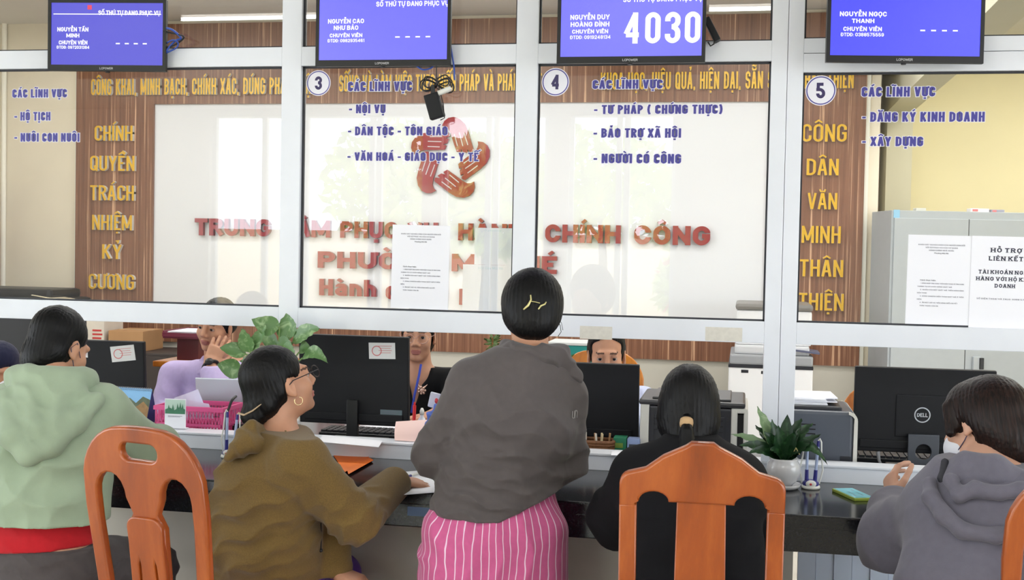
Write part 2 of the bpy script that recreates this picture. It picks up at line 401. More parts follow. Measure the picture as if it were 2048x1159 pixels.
struct(MB().box2((.92, 4.32, 0), (1.085, YR-.012, ZC)).box2((.92, .12, 2.515), (1.085, 4.32, ZC)), 'pillar', m_beam)
# panelling on the back wall: walnut surround and a white board
xo0, xo1, xi0, xi1 = -4.60, .712, -4.014, .126
wz0, wz1, pz0, pz1 = .857, 3.035, 1.10, 2.490
mb = MB(); yb = YB-.03
for lo, hi in (((xo0, yb, pz1), (xo1, YB, wz1)), ((xo0, yb, wz0), (xo1, YB, pz0)), ((xo0, yb, pz0), (xi0, YB, pz1)), ((xi1, yb, pz0), (xo1, YB, pz1))):
    mb.box2(lo, hi)
pan = empty('wood_panelling', (0, 0, 0)); tag(pan, kind='structure')
mb.build('panel_surround', m_panelwood, pan)
MB().box2((xi0, YB-.012, pz0), (xi1, YB, pz1)).build('white_board', mat('white_laminate', (229, 230, 234), .4), pan)
MB().box2((xo1, YB-.02, wz0), (xo1+.025, YB, wz1)).box2((xo0-.012, YB-.02, wz0), (xo0, YB, wz1)).build('edge_strip', mat('pale_edge', (228, 226, 214), .5), pan)
mb = MB(); p = at(11, 300, YB)
mb.tube([(p.x, YB-.02, .5), (p.x, YB-.02, ZC)], .018); struct(mb, 'trim_2', mat('white_conduit', (244, 240, 228), .5))
# counter wall, counter, ledge
struct(MB().box2((-4.2, -.24, 0), (.16, -.16, .70)).box2((.16, -.24, 0), (.175, -.16, .70)), 'wall_counter', m_cfront)
mb = MB()
for k in range(30):
    x = .19+k*.055
    mb.box((x+.0275, -.22+(.004 if k % 2 else 0), .35), (.0535, .04, .70))
struct(mb, 'wall_counter_board', m_pleat)
mb = MB()
edges = [-4.2, -.922, 1.9]
for a, b in zip(edges, edges[1:]):
    mb.box2((a+.0008, -.535, .738), (b-.0008, .80, .78), 0, .006)
    mb.box2((a+.0008, -.535, .67), (b-.0008, -.505, .745), 0, .004)
ct = mb.build('counter', m_granite, label='long black polished stone counter with a deep front edge under the glass windows', cat='counter')
# --------------------------------------------------------------- the aluminium partition
GB, GT5, GT, TB = 1.310, 2.1385, 2.177, 2.245
mu = [(-3.30, -3.22), (-1.650, -1.5757), (-.7923, -.7155), (.0718, .1764), (.985, 1.06), (1.845, 1.92)]
mb = MB()
def bar(x0, z0, x1, z1, y0=0., y1=.052): mb.box2((x0, y0, z0), (x1, y1, z1), 0, .002)
for i, (a, b) in enumerate(mu):
    if i == 3: bar(a, .84, a+.052, ZC); bar(a+.0535, .84, b, ZC)
    else: bar(a, 1.237, b, ZC)
for i in range(5):
    a, b = mu[i][1], mu[i+1][0]
    gt = GT5 if i >= 3 else GT
    bar(a, 1.237, b, GB)
    if i >= 3: bar(a, gt, b, gt+.062); bar(a, gt+.0635, b, TB+.005)
    else: bar(a, gt, b, TB)
    bar(a, 2.86, b, ZC)
bar(-4.2, 1.237, mu[0][0], GB); bar(-4.2, GT, mu[0][0], TB)
struct(mb, 'trim_3', m_alu)
for i in range(5):
    a, b = mu[i][1], mu[i+1][0]; gt = GT5 if i >= 3 else GT; tb = TB+.005 if i >= 3 else TB
    w = empty('window_%d' % (i+1), (a, .02, GB)); tag(w, kind='structure')
    def pane(x0, z0, x1, z1):
        MB().box2((x0-a, 0, z0-GB), (x1-a, .006, z1-GB)).build('pane', m_glass, w)
        g = MB(); t = .006
        for lo, hi in (((x0, z0), (x0+t, z1)), ((x1-t, z0), (x1, z1)), ((x0, z0), (x1, z0+t)), ((x0, z1-t), (x1, z1))):
            g.box2((lo[0]-a, -.004, lo[1]-GB), (hi[0]-a, .010, hi[1]-GB))
        g.build('gasket', m_gasket, w)
    pane(a, GB, b, gt); pane(a, tb, b, 2.86)
# white ledge at the foot of the partition
mb = MB(); mb.box2((-4.2, .0, .78), (1.9, .085, .832), 0, .002); mb.box2((-4.2, -.008, .832), (1.9, .09, .840), 0, .002)
lg = mb.build('window_sill', m_alu, kind='structure')
# --------------------------------------------------------------- lamps: ceiling panels over both rooms
m_lampbody = mat('lamp_housing', (235, 235, 235), .4)
m_diff = mat('lamp_diffuser', (255, 255, 255), .5, emit=(255, 250, 240), estr=6)
def ceiling_lamp(x, y, sx, sy, power, color, label, group):
    e = empty('ceiling_light', (x, y, ZC), 0, label, 'ceiling light', group)
    MB().box2((-sx/2-.02, -sy/2-.02, -.045), (sx/2+.02, sy/2+.02, 0)).build('housing', m_lampbody, e)
    MB().box2((-sx/2, -sy/2, -.055), (sx/2, sy/2, -.0451)).build('diffuser', m_diff, e)
    l = area('lamp_light', (0, 0, -.06), sx, sy, power, color); l.parent = e
for x in (-4.1, -2.0, .05):
    for y in (.95, 2.35):
        ceiling_lamp(x, y, 1.2, .3, 9.5, (.95, .98, 1), 'white ceiling panel lamp over the office behind the glass', 'office ceiling lamps')
for (x, y) in ((1.9, 1.2), (2.0, 3.2)):  # unseen extra lamps, added to brighten the dark yellow rear wall
    ceiling_lamp(x, y, 1.2, .3, 24, (1, .985, .95), 'added ceiling panel lamp brightening the yellow wall behind the cabinet', 'office ceiling lamps')
for x in (-3.2, -.4, 2.4):
    for y in (-3.2, -4.9):
        ceiling_lamp(x, y, 1.25, .12, 12, (.93, .97, 1), 'white tube lamp on the lobby ceiling behind the viewer', 'lobby ceiling lamps')
# --------------------------------------------------------------- front of the lobby, open to the forecourt (seen in the glass)
YF = -8.5
def mx(px): return at(px, 300, -YF).x
zl = at(900, 231, -YF).z
m_fac = mat('facade_plaster', (226, 224, 220), .8, noise=.03, nscale=3)
piers = [(mx(-700), mx(415)), (mx(843), mx(882)), (mx(1093), mx(1137)), (mx(1352), mx(2500))]
mb = MB().box2((-9, YF-.2, zl), (9, YF, ZC+.15))
for a, b in piers: mb.box2((a, YF-.2, 0), (b, YF, zl))
struct(mb, 'wall_front', m_fac)
mb = MB()
for px in (418, 520, 603, 737, 752, 884, 972, 988, 1091, 1139, 1236, 1252, 1349):
    x = mx(px); mb.box2((x-.03, YF-.15, 0), (x+.03, YF-.08, zl))
struct(mb, 'trim_4', m_alu)
struct(MB().box2((-30, -40, -.3), (30, -9.2, -.12)), 'ground', mat('forecourt_concrete', (205, 200, 190), .9, noise=.06, nscale=2))
struct(MB().box2((-30, -29, -.12), (30, -28, 2.0)), 'wall_forecourt', mat('pale_forecourt_wall', (214, 204, 182), .9))
m_bark = mat('bark', (110, 95, 78), .9); m_leafout = mat('tree_leaf', (186, 208, 128), .55, noise=.3, nscale=2)
def tree(x, y, h, cr, n, label, flower=None):
    e = empty('tree', (x, y, -.12), 0, label, 'tree', 'trees on the forecourt')
    MB().tube([(0, 0, 0), (.05, .03, h*.35), (-.05, 0, h*.65)], [.12, .09, .05], 8).build('trunk', m_bark, e)
    rng = random.Random(int(x*100)); mb = MB()
    for k in range(n):
        t = rng.random()*6.283; u = rng.uniform(-1, 1); q = rng.random()**.4; s_ = math.sqrt(1-u*u)
        c = Vector((cr*q*s_*math.cos(t), cr*q*s_*math.sin(t)*.8, h*.72+cr*.85*q*u))
        a = Vector((rng.gauss(0, 1), rng.gauss(0, 1), rng.gauss(0, 1))).normalized(); b = a.orthogonal().normalized()
        l = rng.uniform(.10, .22)
        mb.add([c-a*l, c+b*l*.5, c+a*l, c-b*l*.5], [(0, 1, 2, 3)], 1 if flower and rng.random() < .12 else 0)
    f = mb.build('crown', [m_leafout, flower or m_leafout], e); f['kind'] = 'stuff'
tree(-4.6, -17.0, 3.6, 1.35, 1500, 'leafy tree on the forecourt mirrored at the edge of the window numbered 3')
tree(-2.9, -20.5, 4.2, 1.5, 1100, 'taller leafy tree on the forecourt mirrored behind the hanging power brick')
tree(-.6, -18.0, 3.5, 1.3, 800, 'leafy tree on the forecourt mirrored in the window numbered 4')
tree(2.4, -21.0, 3.7, 1.4, 1000, 'leafy tree on the forecourt mirrored above the parked car')
tree(-7.2, -20.0, 4.2, 1.6, 1300, 'leafy tree on the forecourt mirrored over the red word TRUNG')
tree(-.55, -12.2, 1.7, .62, 900, 'low flowering bush on the forecourt mirrored under the red lettering', mat('red_flower', (214, 70, 60), .6))
# parked car, nose towards the building
car = empty('car', (1.25, -15.2, -.12), R(4), 'silver grey car parked on the forecourt mirrored in the glass', 'car')
mc = mat('car_paint', (150, 160, 176), .25, metal=.3, coat=.6); mk = mat('car_glass', (34, 40, 48), .08); mt = mat('tyre', (28, 28, 30), .8)
def loft_sections(sec, n=None):
    vs = []; fs = []; k = len(sec[0])
    for s_ in sec: vs += s_
    for i in range(len(sec)-1):
        for j in range(k): fs.append((i*k+j, i*k+(j+1) % k, (i+1)*k+(j+1) % k, (i+1)*k+j))
    fs += [tuple(range(k)), tuple(reversed(range((len(sec)-1)*k, len(sec)*k)))]
    return vs, fs
def carsec(y, w, z0, z1): return [Vector((x, y, z)) for x, z in rrect(-w, z0, w, z1, min(.14, (z1-z0)*.35), 4)]
vs, fs = loft_sections([carsec(y, w, a, b) for y, w, a, b in ((2.15, .68, .35, .62), (2.05, .8, .26, .74), (1.2, .87, .24, .92), (.9, .88, .24, .98), (-1.7, .88, .24, 1.0), (-2.1, .82, .28, .95), (-2.2, .7, .4, .85))])
MB().add(vs, fs, 0, True).build('body', mc, car)
vs, fs = loft_sections([carsec(y, w, a, b) for y, w, a, b in ((1.15, .72, .88, .95), (.45, .66, .9, 1.42), (-.9, .66, .9, 1.46), (-1.7, .7, .9, 1.0))])
MB().add(vs, fs, 0, True).build('cabin', mk, car)
vs, fs = loft_sections([carsec(y, w, a, b) for y, w, a, b in ((.5, .6, 1.40, 1.45), (.2, .64, 1.42, 1.5), (-.8, .64, 1.43, 1.52), (-1.1, .6, 1.38, 1.46))])
MB().add(vs, fs, 0, True).build('roof', mc, car)
for sx in (-.8, .8):
    for y in (1.35, -1.35): MB().lathe([(.0, -.1), (.31, -.1), (.33, -.06), (.33, .06), (.31, .1), (0, .1)], (0, 0, 0), 20, 0, Matrix.Translation((sx, y, .33)) @ Matrix.Rotation(R(90), 4, 'Y')).build('wheel', mt, car)
    MB().sphere((sx*.8, 2.02, .62), (.14, .1, .07)).build('headlamp', mat('lamp_lens', (240, 244, 250), .1), car)
MB().box2((-.42, 2.12, .42), (.42, 2.17, .56), 0, .02).build('grille', mt, car)
# ================================================================== LETTERING, SIGNS, SCREENS
m_gold = mat('gold_face', (224, 176, 44), .32, metal=.15, noise=.05, nscale=9)
m_goldside = mat('letter_side', (232, 232, 228), .4)
m_red = mat('red_acrylic', (150, 34, 42), .12, spec=.5, coat=.3)
m_redside = mat('dark_red_edge', (120, 26, 34), .3)
m_ink = mat('violet_blue_film', (70, 66, 150), .5)
m_halo = mat('white_film', (236, 236, 246), .5)
UP = Vector((0, 0, 1)); RT = Vector((1, 0, 0))
def fit(px0, px1, ptop, pbot, Y):
    """baseline start, length and cap height of a word whose capitals fill that part of the photograph, on the plane Y"""
    a = at(px0, pbot, Y); b = at(px1, pbot, Y); c = at(px0, ptop, Y)
    return a, (b.x-a.x), (c.z-a.z)
def wall_word(s, px0, px1, ptop, pbot, label, group, m=(m_gold, m_goldside), t=.125, dep=.026, Y=None, **kw):
    Y = Y or YB-.03
    o, w, h = fit(px0, px1, ptop, pbot, Y-dep); o = Vector((o.x, Y, o.z))
    mb = MB(); put_text(mb, s, (0, 0, 0), RT, UP, w, h, dep, 0, 1, t=t, **kw)
    return mb.build('raised_word', m, None, label, 'lettering', group, loc=o)
for s, x0, x1, y0, y1, w in (('CHÍNH', 189, 265, 251, 281, 'topmost'), ('QUYỀN', 180, 269, 311, 341, 'second'), ('TRÁCH', 180, 268, 370, 400, 'third'),
                          ('NHIỆM', 184, 264, 429, 459, 'fourth'), ('KỶ', 204, 243, 488, 517, 'fifth'), ('CƯƠNG', 177, 268, 547, 577, 'lowest')):
    wall_word(s, x0, x1, y0, y1, 'gold raised word %s, %s on the walnut column beside the cream wall' % (s, w), 'words on the walnut columns')
for s, x0, x1, y0, y1, w in (('CÔNG', 1604, 1693, 248, 283, 'topmost'), ('DÂN', 1613, 1677, 317, 350, 'second'), ('VĂN', 1615, 1674, 385, 418, 'third'),
                          ('MINH', 1603, 1681, 451, 485, 'fourth'), ('THÂN', 1599, 1686, 518, 552, 'fifth'), ('THIỆN', 1597, 1687, 585, 619, 'lowest')):
    wall_word(s, x0, x1, y0, y1, 'gold raised word %s, %s on the walnut column near the grey cabinet' % (s, w), 'words on the walnut columns')
g = 'gold lines on the top panel'
wall_word('CÔNG KHAI, MINH BẠCH, CHÍNH XÁC, ĐÚNG PHÁP LUẬT', 182, 632, 158, 190, 'gold raised line reading CÔNG KHAI, MINH BẠCH on the walnut top panel', g, wid=.42, space=.3, t=.14)
wall_word('SỐNG VÀ LÀM VIỆC THEO HIẾN PHÁP VÀ PHÁP LUẬT', 678, 1083, 150, 183, 'gold raised line reading SỐNG VÀ LÀM VIỆC on the walnut top panel', g, wid=.42, space=.3, t=.14)
wall_word('KHOA HỌC, HIỆU QUẢ, HIỆN ĐẠI, SẴN SÀNG, THÂN THIỆN', 1201, 1707, 145, 179, 'gold raised line reading HIỆU QUẢ, HIỆN ĐẠI on the walnut top panel', g, wid=.42, space=.3, t=.14)
g = 'red words on the white board'
YW = YB-.012
for s, x0, x1, y0, y1 in (('TRUNG', 389, 540, 436, 470), ('TÂM', 562, 660, 439, 473), ('PHỤC', 680, 795, 442, 475), ('VỤ', 815, 875, 444, 477), ('HÀNH', 916, 1046, 446, 480),
                          ('CHÍNH', 1090, 1241, 448, 484), ('CÔNG', 1268, 1420, 450, 488), ('PHƯỜNG', 635, 880, 502, 535), ('MŨI', 903, 1010, 507, 542), ('NÉ', 1042, 1113, 511, 546)):
    wall_word(s, x0, x1, y0, y1, 'red raised word %s on the white board behind the glass' % s, g, (m_red, m_redside), t=.24, dep=.03, Y=YW, wid=.8, gap=.1)
for s, x0, x1, y0, y1 in (('Hành', 638, 752, 557, 590), ('chính', 771, 892, 562, 598), ('phục', 918, 1018, 568, 604), ('vụ', 1036, 1088, 571, 607)):
    wall_word(s, x0, x1, y0, y1, 'red raised word %s in small letters low on the white board' % s, g, (m_red, m_redside), t=.22, dep=.03, Y=YW, wid=.66, gap=.1)
# emblem: five hands forming a star
o = at(898, 318, YW-.02); k = 1/pxm(898, 318, YW)
emb = empty('wall_emblem', (o.x, YW, o.z), 0, 'red emblem of five hands set in a star on the white board', 'emblem')
hand = [(-16, -66), (-11, -76), (-3, -82), (8, -84), (20, -80), (31, -70), (38, -55), (50, -18), (44, -13), (37, -20), (38, -13), (29, -14), (24, -21), (24, -14), (15, -15), (8, -34), (2, -52), (-3, -61), (-9, -65)]
slits = [((10, -50), (17, -26)), ((20, -53), (28, -26)), ((30, -52), (38, -28))]
for i in range(5):
    a = R(-72*i); ca, sa = math.cos(a), math.sin(a)
    mb = MB()
    def P2(x, y): return ((x*ca+(-y)*-sa)*k, (x*sa+(-y)*ca)*k)
    mb.prism([P2(*q) for q in hand], lambda x, y, d: Vector((x, -d, y)), .02, 0, 1)
    for p, q in slits:
        for qd in _strip([Vector(P2(*p)), Vector(P2(*q))], 1.8*k):
            mb.prism([(v.x, v.y) for v in qd], lambda x, y, d: Vector((x, -.0202-d*.001, y)), 1, 2)
    mb.build('hand', [m_red, m_redside, mat('slit_white', (205, 200, 202), .5)], emb)
# --------------------------------------------------------------- film lettering and numbers on the glass
YG = .0195
def window_text(lines, label):
    o0 = at(lines[0][1], lines[0][4], YG)
    e = empty('window_lettering', o0, 0, label, 'window lettering', 'lists on the glass')
    for s, x0, x1, y0, y1 in lines:
        o, w, h = fit(x0, x1, y0, y1, YG); mb = MB()
        put_text(mb, s, o-o0, RT, UP, w, h, .0004, 0, None, t=.188, grow=.055*h, back=0)
        q = put_text(mb, s, o-o0, RT, UP, w, h, .0004, 1, None, t=.188, back=.0008)
        mb.build('text_line', [m_halo, m_ink], e)
window_text([('CÁC LĨNH VỰC', 25, 134, 178.6, 195.3), ('- HỘ TỊCH', 29, 101, 224, 241), ('- NUÔI CON NUÔI', 29, 159, 266, 283)], 'blue list HỘ TỊCH, NUÔI CON NUÔI before the cream wall')
window_text([('CÁC LĨNH VỰC', 696, 824, 163.5, 182.6), ('- NỘI VỤ', 698, 771, 209, 226.5), ('- DÂN TỘC - TÔN GIÁO', 696, 895, 253, 270.5), ('- VĂN HOÁ - GIÁO DỤC - Y TẾ', 695, 957, 304, 321)], 'blue list NỘI VỤ, DÂN TỘC on the pane numbered 3')
window_text([('CÁC LĨNH VỰC', 1185, 1325, 160, 178), ('- TƯ PHÁP ( CHỨNG THỰC)', 1188, 1445, 210, 228), ('- BẢO TRỢ XÃ HỘI', 1187, 1362, 256.5, 275), ('- NGƯỜI CÓ CÔNG', 1187, 1362, 307, 326)], 'blue list TƯ PHÁP, BẢO TRỢ on the pane numbered 4')
window_text([('CÁC LĨNH VỰC', 1723, 1870, 174, 193.5), ('- ĐĂNG KÝ KINH DOANH', 1724, 1969, 224, 243.5), ('- XÂY DỰNG', 1724, 1846, 273, 292)], 'blue list ĐĂNG KÝ KINH DOANH on the pane numbered 5')
for n, px, py, rad in (('3', 637, 166, 25.5), ('4', 1111, 164, 28), ('5', 1641.5, 181, 30)):
    o = at(px, py, YG); r = rad/pxm(px, py, YG)
    e = empty('number_roundel', o, 0, 'round white sticker with a violet number %s on the glass' % n, 'sticker', 'window numbers')
    def disc(rr, y0, nm, mt_, r0=0.):
        mb = MB(); N = 48
        if r0:
            for i in range(N):
                a0, a1 = 2*math.pi*i/N, 2*math.pi*(i+1)/N
                mb.add([(rr*math.cos(a0), y0, rr*math.sin(a0)), (rr*math.cos(a1), y0, rr*math.sin(a1)), (r0*math.cos(a1), y0, r0*math.sin(a1)), (r0*math.cos(a0), y0, r0*math.sin(a0))], [(3, 2, 1, 0)])
        else: mb.prism([(rr*math.cos(2*math.pi*i/N), rr*math.sin(2*math.pi*i/N)) for i in range(N)], lambda x, y, d: Vector((x, y0-d, y)), .0004)
        mb.build(nm, mt_, e)
    disc(r, 0, 'disc', m_halo); disc(r*.94, -.0006, 'ring', m_ink, r*.865)
    mb = MB(); put_text(mb, n, (0, -.0005, -r*.52), RT, UP, None, r*1.04, .0004, 0, t=.2, wid=.62, align=1); mb.build('digit', mat('dark_violet_film', (52, 42, 92), .5), e)
# --------------------------------------------------------------- queue displays hung on the partition
m_blackp = mat('black_plastic', (17, 17, 20), .4, spec=.4)
m_blackm = mat('matt_black_plastic', (19, 20, 24), .55, spec=.3, bump=.15, bscale=900)
m_white_em = mat('screen_white', (20, 20, 20), .3, emit=(255, 255, 255), estr=1.0)
def queue_display(bl, br, z, col, texts, label, number=None):
    a, b = atz(bl[0], bl[1], z), atz(br[0], br[1], z)
    ux = (b-a); Wd = ux.length; ux.normalize(); n = Vector((ux.y, -ux.x, 0)); Ht = Wd*.585
    yaw = math.atan2(ux.y, ux.x)
    e = empty('queue_display', a, yaw, label, 'display screen', 'queue displays over the windows')
    mb = MB(); bz, bb = .012, .022
    mb.box2((0, 0, 0), (Wd, .018, bb)).box2((0, 0, Ht-bz), (Wd, .018, Ht)).box2((0, 0, bb), (bz, .018, Ht-bz)).box2((Wd-bz, 0, bb), (Wd, .018, Ht-bz))
    mb.box2((.004, .017, .004), (Wd-.004, .026, Ht-.004), 0, .003); mb.box2((.1, .024, .05), (Wd-.1, .044, Ht-.06), 0, .006)
    mb.build('casing', m_blackp, e)
    MB().box2((bz, .003, bb), (Wd-bz, .006, Ht-bz)).build('screen', mat('screen_%d_%d_%d' % col, (6, 6, 10), .25, emit=col, estr=1.), e)
    mb = MB(); put_text(mb, 'LCPOWER', (Wd*.5, -.0006, .006), RT, UP, .05, .0075, .0004, 0, align=1, t=.16, wid=.9); mb.build('maker_mark', mat('mark_grey', (190, 190, 195), .4), e)
    MB().tube([(Wd/2, .012, .001), (Wd/2, .012, -.004)], .008, 12).build('sensor', m_blackp, e)
    mb = MB(); mb.box2((Wd/2-.04, .04, Ht*.42), (Wd/2+.04, .09, Ht*.62)); mb.build('wall_mount', m_blackm, e)
    inv = Matrix.Rotation(-yaw, 3, 'Z')
    def loc(px, py):
        d = ray(px, py); t = (a-CAM).dot(n)/d.dot(n); q = inv @ (CAM+d*t-a); return Vector((q.x, 0, q.z))
    mb = MB()
    for s, x0, x1, y0, y1, t in texts:
        p, q, r = loc(x0, y1), loc(x1, y1), loc(x0, y0); p.y = .0028
        if s.startswith('_'):
            for i in range(4):
                x = p.x+(q.x-p.x)*(i*.29); mb.box2((x, .0022, p.z), (x+(q.x-p.x)*.13, .0028, p.z+.0045))
        else: put_text(mb, s, p, RT, UP, q.x-p.x, r.z-p.z, .0004, 0, t=t, wid=.75, gap=.12, space=.32)
    mb.build('screen_text', m_white_em, e)
    if number:
        s, x0, x1, y0, y1 = number; p, q, r = loc(x0, y1), loc(x1, y1), loc(x0, y0); p.y = .0026; mb = MB()
        put_text(mb, s, p, RT, UP, q.x-p.x, r.z-p.z, .0006, 0, t=.155, wid=.5, gap=.13); mb.build('number', m_white_em, e)
    return e, a, ux, n, Wd, Ht
d1 = queue_display((95, 141), (331, 143), 2.1555, (72, 68, 196), [('QUẦY 2', 190, 241, -5, 5, .2), ('SỐ THỨ TỰ ĐANG PHỤC VỤ', 196, 320, 20.5, 29.5, .2), ('NGUYỄN TẤN', 114, 176, 54, 62.5, .2), ('MINH', 132, 158, 66.5, 74.5, .2),
    ('CHUYÊN VIÊN', 117, 174, 80.5, 88.5, .2), ('ĐTDĐ: 0972031384', 113, 178, 91, 97, .17), ('____', 231, 293, 84, 88, .1)], 'blue queue display for window 2, hung before the cream wall with its cables bunched behind')
e = d1[0]; MB().box2((.02, .002, d1[5]*.79), (d1[4]-.02, .0029, d1[5]*.79+.003)).build('rule', m_white_em, e)
MB().box2((.148, .002, d1[5]*.86), (.164, .0029, d1[5]*.86+.016)).build('red_mark', mat('red_led', (40, 5, 5), .4, emit=(214, 60, 90), estr=1), e)
d2 = queue_display((630.5, 133), (900, 131), 2.164, (112, 110, 255), [('SỐ THỨ TỰ ĐANG PHỤC VỤ', 752, 897, 3, 13, .2), ('NGUYỄN CAO', 655.5, 727.5, 38, 47, .2), ('NHƯ BẢO', 667, 716, 51, 60, .2), ('CHUYÊN VIÊN', 659, 724, 67, 74.5, .2),
    ('ĐTDĐ: 0982935461', 655, 728, 78, 84.5, .17), ('____', 790, 860, 70.5, 75, .1)], 'blue queue display above the window numbered 3 showing NGUYỄN CAO NHƯ BẢO')
d3 = queue_display((1113, 127), (1410, 124.5), 2.157, (112, 110, 255), [('SỐ THỨ TỰ ĐANG PHỤC VỤ', 1246, 1405, -6, 4, .2), ('NGUYỄN DUY', 1140.5, 1219, 29.5, 39.5, .2), ('HOÀNG ĐÌNH', 1141, 1218.5, 44, 53.5, .2), ('CHUYÊN VIÊN', 1144, 1216, 59, 67, .2),
    ('ĐTDĐ: 0919248134', 1140, 1221, 71, 78, .17)], 'blue queue display showing 4030 above the window numbered 4', ('4030', 1247, 1400, 25, 87))
d4 = queue_display((1652, 124), (1967, 127), 2.148, (74, 76, 255), [('NGUYỄN NGỌC', 1680, 1774, 22.5, 32, .2), ('THANH', 1704, 1749, 37, 45.5, .2), ('CHUYÊN VIÊN', 1687, 1764, 53, 61.5, .2), ('ĐTDĐ: 0388575559', 1682, 1768, 65, 72, .17),
    ('____', 1841, 1916, 57.5, 62, .1)], 'blue queue display above the window numbered 5 showing NGUYỄN NGỌC THANH')
# media box and cables behind the displays
m_cable = mat('black_cable', (20, 20, 24), .5); m_bluecable = mat('blue_cable', (44, 78, 168), .45)
o = at(1424, 60, -.03); mb = MB()
mb.box((0, 0, 0), (.022, .05, .085), 0, Matrix.Rotation(R(-28), 4, 'Y'), .003)
b = mb.build('media_box', m_blackm, None, 'small black media box fixed behind the display showing 4030', 'media box', loc=o)
MB().tube([at(1416, 84, -.03)-o, at(1421, 92, -.03)-o, at(1428, 88, -.03)-o, at(1429, 78, -.03)-o], .0025, 6).build('lead', m_cable, b)
def cable(name, pts, r, m_, label, cat='cable', grp=None):
    P = [Vector(p) for p in pts]; out = []
    for i in range(len(P)-1):
        p0, p1, p2, p3 = P[max(i-1, 0)], P[i], P[i+1], P[min(i+2, len(P)-1)]
        for k in range(6):
            t = k/6; out.append(.5*((2*p1)+(p2-p0)*t+(2*p0-5*p1+4*p2-p3)*t*t+(3*p1-p0-3*p2+p3)*t**3))
    out.append(P[-1]); o = P[0].copy()
    return MB().tube([p-o for p in out], r, 7).build(name, m_, None, label, cat, grp, loc=o)
yc = -.03
cable('cable', [at(328, 55, yc), at(345, 60, yc-.01), at(362, 76, yc), at(350, 82, yc), at(334, 100, yc), at(330, 112, yc)], .004, m_bluecable, 'thick blue cable looping out from behind the display for window 2')
cable('cable', [at(326, 62, yc-.01), at(344, 66, yc), at(366, 72, yc-.01), at(364, 80, yc), at(345, 92, yc), at(330, 95, yc)], .003, m_cable, 'black cable bunched beside the display for window 2')
cable('cable', [at(330, 88, yc+.01), at(346, 80, yc-.02), at(356, 86, yc-.01), at(352, 96, yc), at(332, 106, yc)], .003, m_bluecable, 'thin blue cable lying under the bunch beside the display for window 2')
cable('cable', [at(898, 70, yc), at(904, 110, yc), at(908, 135, yc), at(909, 160, yc)], .003, m_bluecable, 'blue cable hanging past the corner of the display above window 3')
cable('cable', [at(830, 130, yc), at(845, 139, yc-.01), at(860, 137, yc), at(868, 131, yc)], .003, m_bluecable, 'short blue cable loop under the display above window 3')
# power brick hanging on its flex
yp = -.05; o = at(869, 212, yp)
pb = empty('power_adapter', o, 0, 'black power brick hanging on its flex in front of window 3', 'power adapter')
rot = Matrix.Rotation(R(17), 4, 'Y')
MB().box((0, 0, 0), (.052, .032, .088), 0, rot.inverted() if False else Matrix.Rotation(R(-17), 4, 'Y'), .005).build('brick', m_blackm, pb)
L_ = lambda x, y, dy=0.: at(x, y, yp+dy)-o
MB().tube([L_(873, 131), L_(873, 150), L_(874, 168)], .0022, 6).tube([L_(881, 240), L_(889, 236), L_(886, 205), L_(877, 172), L_(874, 158)], .002, 6).build('flex', m_cable, pb)
mb = MB()
for i in range(4):
    a_ = [L_(874+(-1 if i % 2 else 1)*34*math.sin(t)*(.7+.1*i), 163+i*3-10*math.sin(2*t)+(t-3)*1.5, .004*i) for t in [j*2*math.pi/24 for j in range(25)]]
    mb.tube(a_, .0024, 6)
mb.box(L_(866, 180), (.012, .012, .035), 0, None)
mb.build('flex_bundle', m_cable, pb)
pl = MB(); pl.tube([L_(876, 187), L_(893, 180)], .0095, 10, 0, True).tube([L_(893, 180), L_(902, 176)], [.0105, .008], 10)
pl.build('plug', mat('white_plastic', (228, 228, 222), .4), pb)
# --------------------------------------------------------------- notices on the glass
m_paper = mat('white_paper', (240, 241, 248), .7); m_print = mat('grey_print', (112, 112, 128), .8); m_bold = mat('dark_print', (60, 62, 78), .8)
def notice(x0, y0, h, rot, label, body, Y=.0185, w=.21, back=False):
    o = at(x0, y0, Y); e = empty('notice', o, 0, label, 'notice', 'paper notices on the glass')
    e.rotation_euler = (0, rot, 0)
    MB().box2((0, -.0006, -h), (w, 0, 0)).build('sheet', m_paper, e)
    mb = MB()
    for s, x, z, sz, wd, bold, al in body:
        put_text(mb, s, (x, -.0007, z), RT, UP, wd, sz, .0002, 1 if bold else 0, t=.22 if bold == 2 else .15, wid=.6 if bold < 2 else .8, align=al, serif=bold == 2, gap=.14 if bold < 2 else .22)
    mb.build('print', [m_print, m_bold], e)
    return e
body = [('KHẢO SÁT SỰ HÀI LÒNG CỦA NGƯỜI DÂN ĐỐI', .105, -.034, .0042, .145, 0, 1), ('VỚI SỰ PHỤC VỤ CỦA CƠ QUAN', .105, -.043, .0042, .1, 0, 1), ('HÀNH CHÍNH NHÀ NƯỚC', .105, -.052, .0042, .078, 0, 1), ('Phường Mũi Né', .105, -.061, .0042, .044, 1, 1),
        ('Cách thực hiện:', .042, -.150, .0044, .05, 1, 0)]
for i, (a, b) in enumerate((('1. ĐĂNG NHẬP ỨNG DỤNG TRÊN ĐIỆN THOẠI CÓ ỨNG DỤNG', .145), ('TƯƠNG TỰ CÓ CHỨC NĂNG QUÉT MÃ', .108), ('2. NHẤN VÀO NÚT QUÉT MÃ TRÊN MÀN HÌNH', .145), ('ĐIỆN THOẠI', .03), ('3. DÙNG CAMERA ĐIỆN THOẠI QUÉT MÃ Ở TRÊN', .145), ('HIỆN', .014), ('4. ẤN NÚT GỬI VÀ TIẾN HÀNH BIỂU QUYẾT', .118), ('TRÂN TRỌNG CẢM ƠN', .058))):
    body.append((a, .034+(.009 if i in (0, 2, 4, 6, 7) else 0), -.160-.0105*i, .0036, b-(.009 if i in (0, 2, 4) else 0), 0, 0))
notice(785.5, 448.5, .297, R(.5), 'white survey notice on the pane numbered 3, over the red words', body, .0165)
